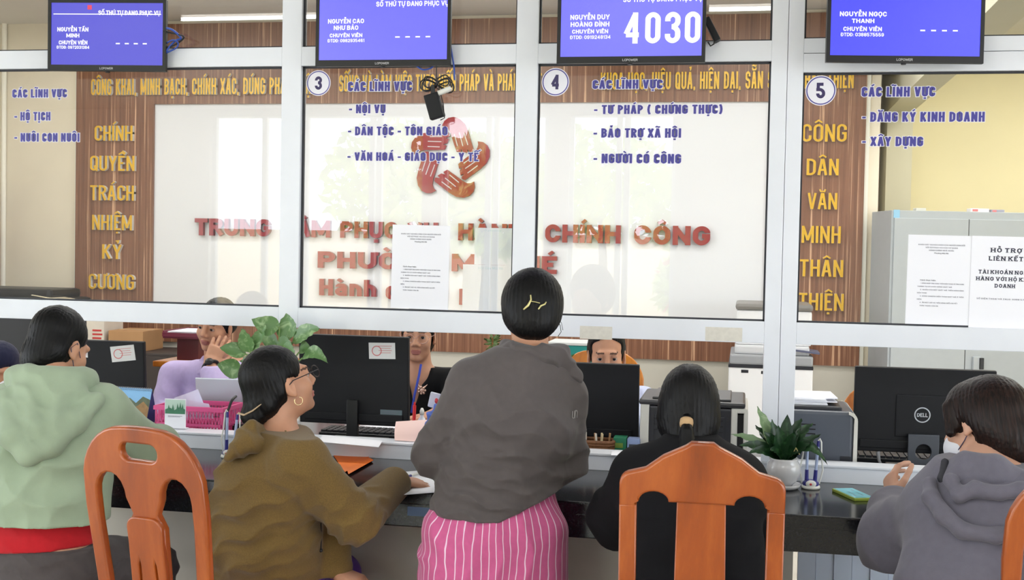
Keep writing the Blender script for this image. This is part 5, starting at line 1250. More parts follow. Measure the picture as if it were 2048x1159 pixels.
class Person:
    def __init__(s, J, hs=.92, fem=True, build=1.0):
        s.J = J; s.hs = hs; s.fem = fem; s.b = build; s.A = frame(J['hf'], J['hu'])
    def hp(s, x, y, z): return s.J['head']+(np.array([x, y, z])*s.hs)@s.A
    def hl(s, P): return ((P-s.J['head'])@s.A.T)/s.hs
    def torso(s, d, g=0., k=.05, wmul=1., top=True, low=True):
        J = s.J; b = s.b; sd = nz(J['shR']-J['shL']); hd = nz(J['hipR']-J['hipL'])
        hw, ww, cw = ((.170, .135, .150) if s.fem else (.160, .145, .165)); hd_, wd_, cd_ = .118*b, .105*b, .112*b
        d.add(J['pel'], J['waist'], (hw*b*wmul+g, hd_+g), (ww*b*wmul+g, wd_+g), k, hd)
        d.add(J['waist'], J['chest'], (ww*b*wmul+g, wd_+g), (cw*b*wmul+g, cd_+g), k, sd)
        tp = J['neck']-(J['neck']-J['chest'])*.25
        d.add(J['chest'], tp, (cw*b*wmul+g, cd_+g), (.095*b+g, .075*b+g), k, sd)
        for q in ('shL', 'shR'): d.add(tp, J[q], .058+g, .054+g, k*.9)
    def arms(s, d, g=0., k=.025, r=(.046, .040, .036, .026), wr=1.):
        J = s.J
        for q in 'LR':
            w = J['el'+q]+(J['wr'+q]-J['el'+q])*wr
            d.add(J['sh'+q], J['el'+q], r[0]+g, r[1]+g, k); d.add(J['el'+q], w, r[2]+g+.003, r[3]+g, k)
    def legs(s, d, g=0., k=.03):
        J = s.J
        for q in 'LR':
            d.add(J['hip'+q], J['kn'+q], .088*s.b+g, .056+g, k); d.add(J['kn'+q], J['an'+q], .054+g, .036+g, k)
            if g == 0:
                t = J.get('toe'+q); a = J['an'+q]; d.add(a-V3(0, 0, .03), t, (.036, .03), (.036, .018), .02)
    def head(s, d, detail=True):
        h = s.hp; A = s.A; S_ = s.hs
        d.add(s.J['neck']-nz(s.J['neck']-s.J['chest'])*.03, h(0, -.02, -.05), .056 if s.fem else .062, .050 if s.fem else .058, .03)
        d.ell(h(0, -.018, .038), np.array([.074, .094, .086])*S_, A, .02)
        d.ell(h(0, .026, -.022), np.array([.064, .068, .090])*S_, A, .02)
        d.ell(h(0, .030, -.070), np.array([.051, .055, .046])*S_, A, .02)
        d.ell(h(0, .076, -.097), np.array([.020, .018, .016])*S_, A, .02)
        for q in (-1, 1):
            d.ell(h(q*.036, .060, -.030), np.array([.026, .028, .026])*S_, A, .02)
            d.ell(h(q*.078, -.004, -.008), np.array([.009, .020, .032])*S_, frame(A[1]+A[0]*q*.25, A[2]), .008)
            if detail: d.ell(h(q*.088, .004, -.004), np.array([.006, .010, .018])*S_, A, .006, True)
            d.ell(h(q*.078, .006, -.036), np.array([.008, .009, .010])*S_, A, .006)
        d.add(h(-.034, .084, .026), h(.034, .084, .026), .011*S_, .011*S_, .015)
        if detail:
            for q in (-1, 1): d.ell(h(q*.031, .106, .006), np.array([.017, .015, .011])*S_, A, .012, True)
            for q in (-1, 1): d.ell(h(q*.031, .0805, .006), np.array([.0145, .0108, .0105])*S_, A, .004); d.ell(h(q*.031, .0825, .0125), np.array([.0155, .0122, .0068])*S_, A, .003)
        d.add(h(0, .093, .014), h(0, .113, -.028), .0085*S_, .0135*S_, .012)
        for q in (-1, 1): d.ell(h(q*.013, .101, -.033), np.array([.009, .010, .008])*S_, A, .006)
        if detail:
            d.ell(h(0, .095, -.060), np.array([.023, .010, .0055])*S_, A, .006)
            d.ell(h(0, .093, -.0715), np.array([.019, .010, .0065])*S_, A, .005)
    def hand(s, d, q, curl=.3, thumb=1., hs=1.):
        """palm, four fingers of unequal length bent at the knuckles and a thumb from the side of the palm"""
        J = s.J; w = J['wr'+q]; u = nz(J['hd'+q]); n = J['hn'+q]; n = nz(n-u*(n@u)); t = np.cross(u, n)*(1 if q == 'R' else -1)*thumb   # t: thumb side
        c = w+u*.045*hs
        d.add(w-u*.01, w+u*.02*hs, .024*hs, (.033*hs, .017*hs), .015, t)
        d.add(w+u*.02*hs, w+u*.078*hs, (.034*hs, .0155*hs), (.040*hs, .0135*hs), .012, t)
        for i, (o, L) in enumerate(((.030, .070), (.0105, .079), (-.0095, .073), (-.028, .057))):
            p = w+u*.082*hs*(1-.05*abs(i-1))+t*o*hs; dr = nz(u+t*(o*3.2)); a = curl*(1+.12*i); r0 = .0088*hs
            for f, kk in ((.46, .6), (.31, 1.), (.23, .8)):
                ca, sa = math.cos(a*kk), math.sin(a*kk); dn = nz(dr*ca+n*sa); dn_ = nz(n*ca-dr*sa)
                e = p+dn*L*f*hs; d.add(p, e, r0, r0*.93, .0035); p = e; r0 *= .93; dr = dn; 
        p = w+u*.022*hs+t*.026*hs+n*.006; e = p+nz(u*.65+t*.75+n*.25)*.038*hs; f_ = e+nz(u*.85+t*.35+n*.35)*.032*hs; g_ = f_+nz(u*.95+t*.15+n*.4)*.024*hs
        d.add(p, e, .0135*hs, .0105*hs, .012).add(e, f_, .0102*hs, .0092*hs, .004).add(f_, g_, .0092*hs, .0078*hs, .004)
def skinmat(name, c, c2):
    M = mat(name, c, .5, spec=.4, noise=.05, nscale=30, bump=.08, bscale=500); b = M.node_tree.nodes['Principled BSDF']
    b.inputs['Subsurface Weight'].default_value = .12; b.inputs['Subsurface Radius'].default_value = (.6, .25, .12); b.inputs['Subsurface Scale'].default_value = .008
    return M
def hairmat(name, c, c2, rough=.38):
    M = mat(name, c, rough, spec=.22); t = M.node_tree; b = t.nodes['Principled BSDF']
    co = t.nodes.new('ShaderNodeTexCoord'); mp = t.nodes.new('ShaderNodeMapping'); mp.inputs['Scale'].default_value = (260, 260, 9)
    n = t.nodes.new('ShaderNodeTexNoise'); n.inputs['Scale'].default_value = 1; n.inputs['Detail'].default_value = 4; n.inputs['Distortion'].default_value = .25
    r = t.nodes.new('ShaderNodeValToRGB'); r.color_ramp.elements[0].position = .35; r.color_ramp.elements[0].color = lin(c); r.color_ramp.elements[1].position = .75; r.color_ramp.elements[1].color = lin(c2)
    bp = t.nodes.new('ShaderNodeBump'); bp.inputs['Strength'].default_value = .5; bp.inputs['Distance'].default_value = .0015
    t.links.new(co.outputs['Object'], mp.inputs[0]); t.links.new(mp.outputs[0], n.inputs['Vector']); t.links.new(n.outputs['Fac'], r.inputs[0]); t.links.new(r.outputs[0], b.inputs['Base Color'])
    t.links.new(n.outputs['Fac'], bp.inputs['Height']); t.links.new(bp.outputs[0], b.inputs['Normal'])
    return M
def clothmat(name, c, bump=.25, bscale=700, rough=.85, noise=.06, ns=60, sheen=.15):
    return mat(name, c, rough, spec=.25, noise=noise, nscale=ns, bump=bump, bscale=bscale, sheen=sheen)
m_skin = skinmat('warm_skin', (196, 146, 118), 0); m_skin2 = skinmat('tan_skin', (192, 142, 114), 0); m_skin3 = skinmat('light_skin', (208, 162, 138), 0)
m_lip = mat('lip', (172, 108, 98), .5); m_brow = mat('brow_hair', (84, 60, 50), .8)
m_hair = hairmat('black_hair', (4, 4, 5), (13, 12, 13), .48); m_hairb = hairmat('brown_black_hair', (12, 8, 8), (44, 27, 22), .42)
def folds(*specs):
    """cloth folds: (direction, wavelength, amplitude, centre, reach, phase)"""
    sp_ = [(nz(d), 2*math.pi/w, a, None if c is None else np.array(c, float), r, ph) for d, w, a, c, r, ph in specs]
    def f(P):
        o = np.zeros(len(P))
        for d, fr, a, c, r, ph in sp_:
            e = nz(np.cross(d, V3(.3, .2, 1)+d*.1)); g = np.cross(d, e)
            w = (P@d)*fr+1.3*np.sin((P@e)*fr*.37+ph*2)+.9*np.sin((P@g)*fr*.53+ph)+ph
            q = a*(1-np.abs(np.sin(w*.5))**.8*1.6+.2)
            if c is not None: q = q*np.exp(-((P-c)**2).sum(1)/(r*r))
            o += q
        return o
    return f
def seated(J, facing, z=.46, shift=0.):
    """legs of someone on a chair: thighs forward, shins down, feet on the floor"""
    f = nz(V3(facing[0], facing[1], 0)); r = V3(f[1], -f[0], 0); p = J['pel']
    for q, s_ in (('L', -1), ('R', 1)):
        J['hip'+q] = p+r*.085*s_-V3(0, 0, .02); J['kn'+q] = J['hip'+q]*V3(1, 1, 0)+f*(.38+shift)+r*.03*s_+V3(0, 0, z+.04)
        J['an'+q] = J['kn'+q]*V3(1, 1, 0)-f*.11+V3(0, 0, .075); J['toe'+q] = J['an'+q]*V3(1, 1, 0)+f*.14+V3(0, 0, .022)
    return J
def make_body(P, label, skin, res, hands, group=None, detail=True, hand_scale=1.):
    d = Sdf(); P.torso(d); P.arms(d); P.legs(d); P.head(d, detail)
    for q in 'LR':
        c = hands.get(q, .1); P.hand(d, q, c, 1., hand_scale)
    vs, Q = sdf_mesh(d, res, 'person')
    mi = None; mats = [skin]
    if detail:
        c = P.hl(vs[Q].mean(1)); x, y, z = c.T
        lip = (y > .084) & (np.abs(x) < .0235*(1-(np.abs(z+.0655)/.016)**2).clip(0)**.5+.0001) & (z > -.0795) & (z < -.0545)
        arc_ = .0292-(np.abs(x)-.025)**2*8
        brow = (np.abs(x) > .012) & (np.abs(x) < .048) & (np.abs(z-arc_) < .0036) & (y > .05)
        mi = np.zeros(len(Q), int); mi[lip] = 1; mi[brow] = 2; mats = [skin, m_lip, m_brow]
    p = P.J['pel']; o = np_mesh('person', vs, Q, mats, None, (p[0], p[1], 0), mi)
    tag(o, label, 'person', group)
    if detail:
        for q in (-1, 1):
            me = MB(); c = P.hp(q*.031, .0797, .0045)-np.array(o.location); r = .0134*P.hs
            M_ = Matrix([list(r_) for r_ in P.A]).transposed().to_4x4()
            me.sphere(c, r, 16, 0); gz = c+np.array(P.A[1])*r*.55
            me.sphere(c+np.array(P.A[1])*r*.78-np.array(P.A[2])*.0008, [r*.56, r*.30, r*.56], 14, 1, M_)
            me.build('eye', [mat('eye_white', (190, 178, 170), .25), mat('iris', (30, 20, 16), .1)], o)
    return o
def cloth(P, body, name, d, m_, res=.006, disp=None, clip=None, label=None):
    vs, Q = sdf_mesh(d, res, name, disp, clip)
    o = np_mesh(name, vs, Q, m_, body, tuple(np.array(body.location)))
    if label: o['label'] = label
    return o
def hair(P, body, d, m_=None, res=.004, clip=None, name='hair'):
    """d is built in head coordinates; strands run along the head's upright axis"""
    def dp(X):
        a = np.arctan2(X[:, 0], -X[:, 1]-.02); return .0011*np.sin(a*46+X[:, 2]*30)+.0009*np.sin(a*83+3*np.sin(X[:, 2]*20))
    vs, Q = sdf_mesh(d, res/P.hs, name, dp, clip)
    me = np_mesh(name, vs, Q, m_ or m_hair)
    M_ = Matrix([list(r_) for r_ in P.A]).transposed().to_4x4() @ Matrix.Scale(P.hs, 4); M_.translation = Vector(P.J['head'])-body.location
    me.parent = body; me.matrix_local = M_
    return me
def hbuild(P, body, mb, name, m_, label=None):
    """small things worn on the head, in head coordinates"""
    o = mb.build(name, m_, body); M_ = Matrix([list(r_) for r_ in P.A]).transposed().to_4x4() @ Matrix.Scale(P.hs, 4); M_.translation = Vector(P.J['head'])-body.location
    o.matrix_local = M_
    if label: o['label'] = label
    return o
def haircap(k=.012, back=.0):
    d = Sdf(); d.ell((0, -.022, .042), (.083, .102+back, .094), None, k); return d
def off_face(d, z=-.03, y=.094, rz=.088, rx=.062):
    d.ell((0, y, z), (rx, .062, rz), None, .012, True); return d
# --------------------------------------------------------------- 1. standing, dark grey top and pink striped trousers
J = dict(head=pt(1062, 624, -.66), hf=V3(-.26, .95, -.22), hu=V3(.03, .1, 1), neck=pt(1064, 712, -.72), chest=pt(1030, 842, -.75), waist=pt(1004, 950, -.75), pel=pt(990, 1062, -.77),
         shL=pt(948, 768, -.78), shR=pt(1122, 792, -.66), elL=pt(872, 908, -.74), elR=pt(1128, 925, -.66), wrL=pt(905, 900, -.47), wrR=pt(1100, 905, -.42))
J.update(hdL=V3(.25, .9, -.15), hnL=V3(.3, 0, -1), hdR=V3(-.3, .9, -.15), hnR=V3(-.3, 0, -1))
f = nz(V3(-.3, .95, 0)); r = V3(f[1], -f[0], 0)
for q, s_ in (('L', -1), ('R', 1)):
    J['hip'+q] = J['pel']+r*.085*s_-V3(0, 0, .03); J['kn'+q] = J['pel']*V3(1, 1, 0)+r*.09*s_+f*.0+V3(0, 0, .42); J['an'+q] = J['pel']*V3(1, 1, 0)+r*.095*s_-f*.03+V3(0, 0, .08); J['toe'+q] = J['an'+q]*V3(1, 1, 0)+f*.14+V3(0, 0, .022)
P = Person(J, .90); body = make_body(P, 'person in dark grey top and pink striped trousers, standing at the counter', m_skin, .005, {'L': .4, 'R': .4}, detail=False)
d = Sdf(); P.torso(d, .022, .06, 1.02); P.arms(d, .020, .03, (.050, .046, .044, .034), .97)
d.add(J['pel']+V3(0, 0, .045), J['waist'], (.178, .135), (.158, .13), .05, J['shR']-J['shL'])
d.add(J['waist']+(-.01, -.06, .05), J['waist']+(.10, -.045, .10), .05, .05, .06)
ne = J['neck']
fz = folds(((.45, 0, 1), .07, .010, J['waist']+(.05, -.1, .04), .20, .4), ((-.5, 0, 1), .055, .008, J['elL']+(.03, 0, .03), .12, 1.1), ((.6, 0, 1), .055, .008, J['elR'], .12, 2.), ((1, .2, .5), .13, .008, J['chest']+(.1, -.1, 0), .22, .7), ((.15, 0, 1), .05, .009, J['pel']+(-.02, -.1, .08), .18, 2.6), ((-.6, 0, 1), .09, .007, J['shL']+(.06, -.05, -.12), .16, .3))
hem = J['pel']; hz0 = pt(960, 1046, -.92)
hemf = lambda X: hz0[2]+np.maximum(X[:, 0]-hz0[0]-.05, 0)*.5-np.minimum(X[:, 0]-hz0[0], 0)*.03
m_dgrey = clothmat('dark_grey_knit', (84, 78, 78), .15, 900, .8, .04)
cloth(P, body, 'top', d, m_dgrey, .005, fz, lambda X: np.maximum(hemf(X)-X[:, 2], X[:, 2]-(ne[2]+.03)))
d = Sdf(); nb = ne+nz(ne-J['chest'])*.006; ring = [nb+.078*math.cos(t)*r+.070*math.sin(t)*f+V3(0, 0, .000-.008*math.cos(t)) for t in [i*2*math.pi/14 for i in range(15)]]
for a, b in zip(ring, ring[1:]): d.add(a, b, (.021, .026), None, .02)
d.add(nb+r*.06-f*.05+V3(0, 0, .0), nb+r*.125-f*.01+V3(0, 0, -.06), .028, .024, .02).add(nb+r*.02-f*.07+V3(0, 0, .01), nb+r*.085-f*.04+V3(0, 0, .015), (.02, .02), None, .02).add(nb-r*.05-f*.05+V3(0, 0, .002), nb+r*.03-f*.075+V3(0, 0, .0), .018, .02, .02)
cloth(P, body, 'collar', d, m_dgrey, .004, folds(((.5, .3, 1), .045, .005, None, 1, .3)))
d = Sdf(); P.torso(d, .014, .05); d.p = d.p[:1]
for q in 'LR':
    d.add(J['hip'+q]-V3(0, 0, -.02), J['kn'+q], .128, .125, .03); d.add(J['kn'+q], J['an'+q]+V3(0, 0, .02), .118, .11, .03)
d.add(J['pel']+V3(0, 0, .03), J['pel']-V3(0, 0, .3), (.170, .132), (.186, .145), .04, r)
m_pink_t = clothmat('pink_striped_cotton', (196, 92, 140), .15, 900, .85, .05)
t = m_pink_t.node_tree; b = t.nodes['Principled BSDF']; src = b.inputs['Base Color'].links[0].from_socket
co = t.nodes.new('ShaderNodeTexCoord'); sx = t.nodes.new('ShaderNodeSeparateXYZ'); at2 = t.nodes.new('ShaderNodeMath'); at2.operation = 'ARCTAN2'
t.links.new(co.outputs['Object'], sx.inputs[0]); ngy = t.nodes.new('ShaderNodeMath'); ngy.operation = 'MULTIPLY'; ngy.inputs[1].default_value = -1; t.links.new(sx.outputs['Y'], ngy.inputs[0])
t.links.new(sx.outputs['X'], at2.inputs[0]); t.links.new(ngy.outputs[0], at2.inputs[1])
nzn = t.nodes.new('ShaderNodeTexNoise'); nzn.inputs['Scale'].default_value = 9; t.links.new(co.outputs['Object'], nzn.inputs['Vector'])
ma = t.nodes.new('ShaderNodeMath'); ma.operation = 'MULTIPLY_ADD'; ma.inputs[1].default_value = 7.2; t.links.new(at2.outputs[0], ma.inputs[0])
mz = t.nodes.new('ShaderNodeMath'); mz.operation = 'MULTIPLY'; mz.inputs[1].default_value = .9; t.links.new(nzn.outputs['Fac'], mz.inputs[0]); t.links.new(mz.outputs[0], ma.inputs[2])
fr = t.nodes.new('ShaderNodeMath'); fr.operation = 'FRACT'; t.links.new(ma.outputs[0], fr.inputs[0])
lt = t.nodes.new('ShaderNodeMath'); lt.operation = 'LESS_THAN'; lt.inputs[1].default_value = .13; t.links.new(fr.outputs[0], lt.inputs[0])
mxc = t.nodes.new('ShaderNodeMix'); mxc.data_type = 'RGBA'; t.links.new(lt.outputs[0], mxc.inputs[0]); t.links.new(src, mxc.inputs[6]); mxc.inputs[7].default_value = lin((226, 196, 216)); t.links.new(mxc.outputs[2], b.inputs['Base Color'])
cloth(P, body, 'trousers', d, m_pink_t, .006, folds(((1, 0, .12), .09, .006, None, 1, .5), ((.8, .2, .5), .06, .007, J['hipL']+(-.1, -.05, -.02), .1, 1.2)), lambda X: np.maximum(X[:, 2]-(hemf(X)+.012), .06-X[:, 2]))
d = haircap(); d.ell((0, -.030, .03), (.099, .095, .100), None, .03); d.ell((0, -.060, -.012), (.088, .072, .088), None, .03); d.ell((0, -.082, -.046), (.062, .044, .052), None, .03); d.ell((0, -.02, -.02), (.083, .066, .06), None, .03); off_face(d)
hair(P, body, d)
mb = MB()
mb.tube([(-.016, -.139, .030), (-.014, -.142, .015), (-.022, -.144, -.004), (-.036, -.141, -.018)], [.002, .0026, .004, .0024], 8).tube([(.010, -.144, -.014), (.018, -.143, -.002), (.030, -.140, .004), (.034, -.137, .012)], [.0024, .003, .0026, .0018], 8).tube([(-.016, -.142, .010), (.0, -.145, .008), (.014, -.143, .006)], .0013, 6)
hbuild(P, body, mb, 'hair_clip', mat('pale_gold_clip', (214, 204, 140), .3, metal=.3))
mb = MB(); mb.tube([(.078, -.02, -.02), (.094, -.025, -.04), (.098, -.03, -.062), (.088, -.036, -.078)], .0011, 5).tube([(.076, -.02, -.01), (.098, -.02, -.03), (.104, -.024, -.055)], .0008, 5); hbuild(P, body, mb, 'hair_strand', m_hair)
tp_ = [c for c in body.children if c.name.startswith('top')][0]
q, n_ = on_surface(tp_, 1148, 836); rr_ = Vector((0, 0, 1)).cross(n_).normalized(); mb = MB()
put_text(mb, 'un', q-Vector(body.location)+n_*.001, -rr_ if rr_.dot(_R) < 0 else rr_, UP+rr_*.15, None, .032, .0012, 0, t=.1, wid=.62, align=1); mb.build('sleeve_mark', mat('pale_grey_print', (150, 146, 146), .6), body)
# --------------------------------------------------------------- 2. leaning, olive jacket, glasses
rt = np.array(_R); rt[2] = 0; rt = nz(rt)
J = dict(head=pt(560, 768, -.78), hf=rt*.71+V3(0, .64, .32), hu=-rt*.32+V3(0, -.14, .93), neck=pt(556, 878, -.80), chest=pt(552, 965, -.82), waist=pt(530, 1068, -.80), pel=pt(526, 1165, -.73),
         shL=pt(588, 925, -.66), shR=pt(598, 922, -.94), elL=pt(652, 1085, -.66), elR=pt(708, 1038, -.82), wrL=pt(672, 1140, -.70), wrR=pt(796, 978, -.50))
J['hdR'] = pt(868, 975, -.40)-J['wrR']; J['hdR'][2] = -.03; J['hnR'] = V3(-.1, .1, -1); J['wrR'][2] = .806
J['hdL'] = V3(.9, -.1, -.25); J['hnL'] = V3(0, 0, -1)
fac = nz(rt*.85+V3(0, .5, 0)); seated(J, (-.02, 1), .42)
P = Person(J, .90, True, 1.02); body = make_body(P, 'person in olive jacket and glasses, seated, leaning on the counter and looking up', m_skin2, .0035, {'L': .5, 'R': .22})
d = Sdf(); P.torso(d, .026, .06, 1.0); P.arms(d, .018, .03, (.058, .052, .050, .036), .90)
d.add(J['chest']-fac*.05, J['waist']-fac*.04, (.12, .12), (.13, .12), .06, fac)
fz = folds(((-.45, 0, 1), .075, .014, J['chest']*.4+J['waist']*.6-fac*.1+(0, -.08, 0), .20, .2), ((-.2, 0, 1), .055, .007, J['waist']+(0, -.08, -.03), .14, 1.5), ((-.8, 0, .7), .05, .011, J['elR'], .11, .8), ((.7, 0, .7), .06, .005, J['shR']+(.02, 0, -.06), .12, 2.1))
ol = J['pel']; m_olive = clothmat('olive_knit', (108, 86, 46), .3, 500, .9, .14, 260)
cloth(P, body, 'jacket', d, m_olive, .005, fz, lambda X: np.maximum(ol[2]+.032-X[:, 2], X[:, 2]-(J['neck'][2]+.035+(X[:, 0]-J['neck'][0])*-.02)))
nb = J['neck']; d = Sdf(); ax = nz(J['head']-nb); e1 = nz(np.cross(ax, V3(0, 1, 0))); e2 = np.cross(ax, e1)
ring = [nb-ax*.01+e1*.068*math.cos(t)+e2*.068*math.sin(t)+ax*.012*math.cos(t-2.6) for t in [i*2*math.pi/14 for i in range(15)]]
for a, b in zip(ring, ring[1:]): d.add(a, b, (.014, .02), None, .02)
bk = pt(492, 876, -.94); tip = pt(460, 912, -.96)
d.add(nb-rt*.055+V3(0, -.03, .0), bk, (.06, .03), (.052, .028), .03, V3(0, 1, .3)).add(bk, tip, (.05, .026), (.032, .016), .02, V3(0, 1, .3)).add(nb+V3(.03, -.075, -.008), bk+V3(.02, -.03, -.012), .024, .022, .03)
cloth(P, body, 'hood', d, m_olive, .0045, folds(((.6, .1, .8), .05, .004, None, 1, .9)))
d = Sdf(); P.legs(d, .010, .04); d.add(J['pel']-V3(0, 0, .02), J['pel']+V3(0, 0, .05), (.185, .135), (.175, .125), .04, J['hipR']-J['hipL'])
m_purple = clothmat('purple_cotton', (104, 62, 160), .15, 900)
cloth(P, body, 'trousers', d, m_purple, .007, None, lambda X: np.maximum(X[:, 2]-(ol[2]+.06), .09-X[:, 2]))
d = haircap(back=.004); d.ell((0, -.075, -.035), (.070, .060, .062), None, .03); d.ell((0, -.118, -.062), (.050, .040, .042), None, .012); d.ell((.0, -.03, -.01), (.081, .05, .055), None, .02); off_face(d, -.025, .098, .092, .078)
d.ell((.075, .012, -.03), (.03, .030, .050), None, .01, True); d.ell((-.075, .012, -.03), (.03, .030, .050), None, .01, True)
hair(P, body, d)
mb = MB(); mb.tube([(-.01, -.160, -.040), (.02, -.155, -.047), (.045, -.135, -.040), (.058, -.105, -.028)], [.004, .005, .0045, .003], 8, flat=.6); hbuild(P, body, mb, 'hair_tie', mat('beige_tie', (176, 152, 122), .7))
mb = MB()
for q in (-1, 1):
    for i in range(20):
        a0, a1 = 2*math.pi*i/20, 2*math.pi*(i+1)/20; mb.tube([(q*.034+.026*math.cos(a), .118, .004+.020*math.sin(a)) for a in (a0, a1)], .0016, 6, 0, False)
    mb.tube([(q*.06, .116, .010), (q*.080, .08, .012), (q*.086, .01, .010), (q*.083, -.006, .0)], .0018, 6)
mb.tube([(-.009, .119, .008), (0, .121, .011), (.009, .119, .008)], .0014, 6); hbuild(P, body, mb, 'glasses', mat('dark_frame', (44, 34, 34), .3))
mb = MB(); mb.tube([(.088+.003*math.sin(t), .006+.013*math.sin(t), -.058+.013*math.cos(t)) for t in [.4+i*5.2/16 for i in range(17)]], .0016, 7); hbuild(P, body, mb, 'earring', mat('gold_ring', (220, 196, 150), .2, metal=.8))
MB().tube([np.array(at(642, 1045, -.78))-np.array(body.location), np.array(at(643, 1075, -.785))-np.array(body.location), np.array(at(642, 1098, -.78))-np.array(body.location)], .0016, 6).sphere(np.array(at(642, 1100, -.78))-np.array(body.location), .006, 8).build('drawstring', m_cable, body)
# --------------------------------------------------------------- 3. pale green hooded jacket, back turned
J = dict(head=pt(119, 694, -.72), hf=V3(.30, .85, -.42), hu=V3(.08, .42, .9), neck=pt(112, 778, -.82), chest=pt(88, 890, -.86), waist=pt(76, 1000, -.89), pel=pt(78, 1120, -.92),
         shL=pt(-5, 835, -.86), shR=pt(198, 830, -.80), elL=pt(-55, 945, -.78), elR=pt(282, 905, -.62), wrL=pt(-10, 960, -.50), wrR=pt(318, 905, -.40))
J['wrR'][2] = max(J['wrR'][2], .855); J['wrL'][2] = max(J['wrL'][2], .855); J.update(hdL=V3(.4, .8, -.1), hnL=V3(.2, 0, -1), hdR=V3(-.3, .9, -.08), hnR=V3(-.2, 0, -1)); seated(J, (.15, .98))
P = Person(J, .92); body = make_body(P, 'person in pale green hooded jacket and red shirt leaning over the counter', m_skin, .005, {}, detail=False)
d = Sdf(); P.torso(d, .034, .07, 1.08); P.arms(d, .030, .04, (.062, .058, .056, .046), .95)
d.add(J['chest']-V3(0, .03, 0), J['pel']+V3(0, -.01, .06), (.19, .14), (.19, .145), .06, J['shR']-J['shL'])
fz = folds(((.5, 0, 1), .12, .012, J['chest']+(.08, -.1, -.08), .2, .8), ((-.6, 0, .8), .12, .011, J['waist']+(-.05, -.1, .06), .22, 1.9), ((1, 0, .2), .09, .006, J['shR']+(0, -.05, -.06), .14, .3), ((1, 0, .1), .07, .004, J['pel']+(0, -.1, .08), .2, .1))
gz_ = J['pel'][2]; m_green = clothmat('sage_canvas', (150, 166, 142), .2, 600, .85, .06, 14)
hemz = pt(90, 1044, -.98)[2]
cloth(P, body, 'jacket', d, m_green, .006, fz, lambda X: np.maximum(hemz+.0-X[:, 2]-(X[:, 0]-J['pel'][0])*.03, X[:, 2]-(J['neck'][2]+.02)))
nb = J['neck']; d = Sdf(); up_ = nz(nb-J['chest'])
ring = [nb+V3(.10*math.cos(t), .085*math.sin(t)-.022, .030-.012*math.sin(t)) for t in [i*2*math.pi/16 for i in range(17)]]
for a, b in zip(ring, ring[1:]): d.add(a, b, (.032, .034), None, .03)
c0 = pt(95, 850, -.97)
jk = [c for c in body.children if c.name.startswith('jacket')][0]
hug(jk, d, (((20, 800), (30, 870), .034, .034), ((30, 870), (62, 908), .034, .028), ((62, 908), (105, 890), .028, .028), ((105, 890), (150, 845), .028, .028), ((150, 845), (195, 800), .028, .024), ((60, 815), (80, 860), .034, .030), ((115, 805), (110, 850), .032, .028), ((60, 790), (150, 790), .034, .032)), .03, .35)
cloth(P, body, 'hood', d, m_green, .0055, folds(((.5, .1, .9), .055, .006, nb+(0, -.08, .01), .14, .3), ((.8, 0, .5), .08, .005, c0, .12, 1.3)))
d = Sdf(); d.add(J['pel']+V3(0, 0, .0), J['waist'], (.190, .142), (.170, .132), .05, J['shR']-J['shL'])
rz = pt(60, 1100, -1.0)[2]; cloth(P, body, 'shirt', d, clothmat('red_cotton', (176, 24, 34), .15, 900), .006, folds(((.1, 0, 1), .05, .003, None, 1, .5)), lambda X: np.maximum(rz-X[:, 2]+(X[:, 0]-J['pel'][0])*.05, X[:, 2]-(hemz+.06)))
d = Sdf(); P.legs(d, .022, .04); d.add(J['pel']-V3(0, 0, .04), J['pel']+V3(0, 0, .06), (.185, .135), (.172, .125), .04, J['hipR']-J['hipL'])
cloth(P, body, 'trousers', d, clothmat('grey_brown_cotton', (74, 68, 68), .15, 900), .007, folds(((.3, 0, 1), .05, .005, None, 1, .5)), lambda X: np.maximum(X[:, 2]-(rz+.004), .09-X[:, 2]))
d = haircap(); d.ell((0, -.05, -.03), (.078, .062, .07), None, .03); d.ell((0, -.03, -.02), (.082, .06, .06), None, .03); d.ell((-.01, -.06, -.07), (.06, .045, .05), None, .03); off_face(d); d.ell((.085, .0, -.02), (.022, .026, .036), None, .01, True)
hair(P, body, d)
def face_mask(P, body, m_):
    d = Sdf(); d.ell((0, .060, -.062), (.060, .062, .052), None, .02); d.ell((0, .10, -.045), (.02, .026, .03), None, .02)
    vs, Q = sdf_mesh(d, .005, 'face_mask', None, lambda X: np.maximum(X[:, 2]+.012, .035-X[:, 1]))
    o = np_mesh('face_mask', vs, Q, m_, body); M_ = Matrix([list(r_) for r_ in P.A]).transposed().to_4x4() @ Matrix.Scale(P.hs, 4); M_.translation = Vector(P.J['head'])-body.location
    o.matrix_local = M_
    mb = MB()
    for q in (-1, 1): mb.tube([(q*.055, .06, -.03), (q*.075, .025, -.012), (q*.088, -.006, .012), (q*.086, -.024, -.012), (q*.07, .02, -.055), (q*.052, .06, -.08)], .0014, 6)
    hbuild(P, body, mb, 'mask_loops', mat('dark_loop', (60, 60, 90), .6))
face_mask(P, body, mat('white_mask', (222, 224, 232), .8))
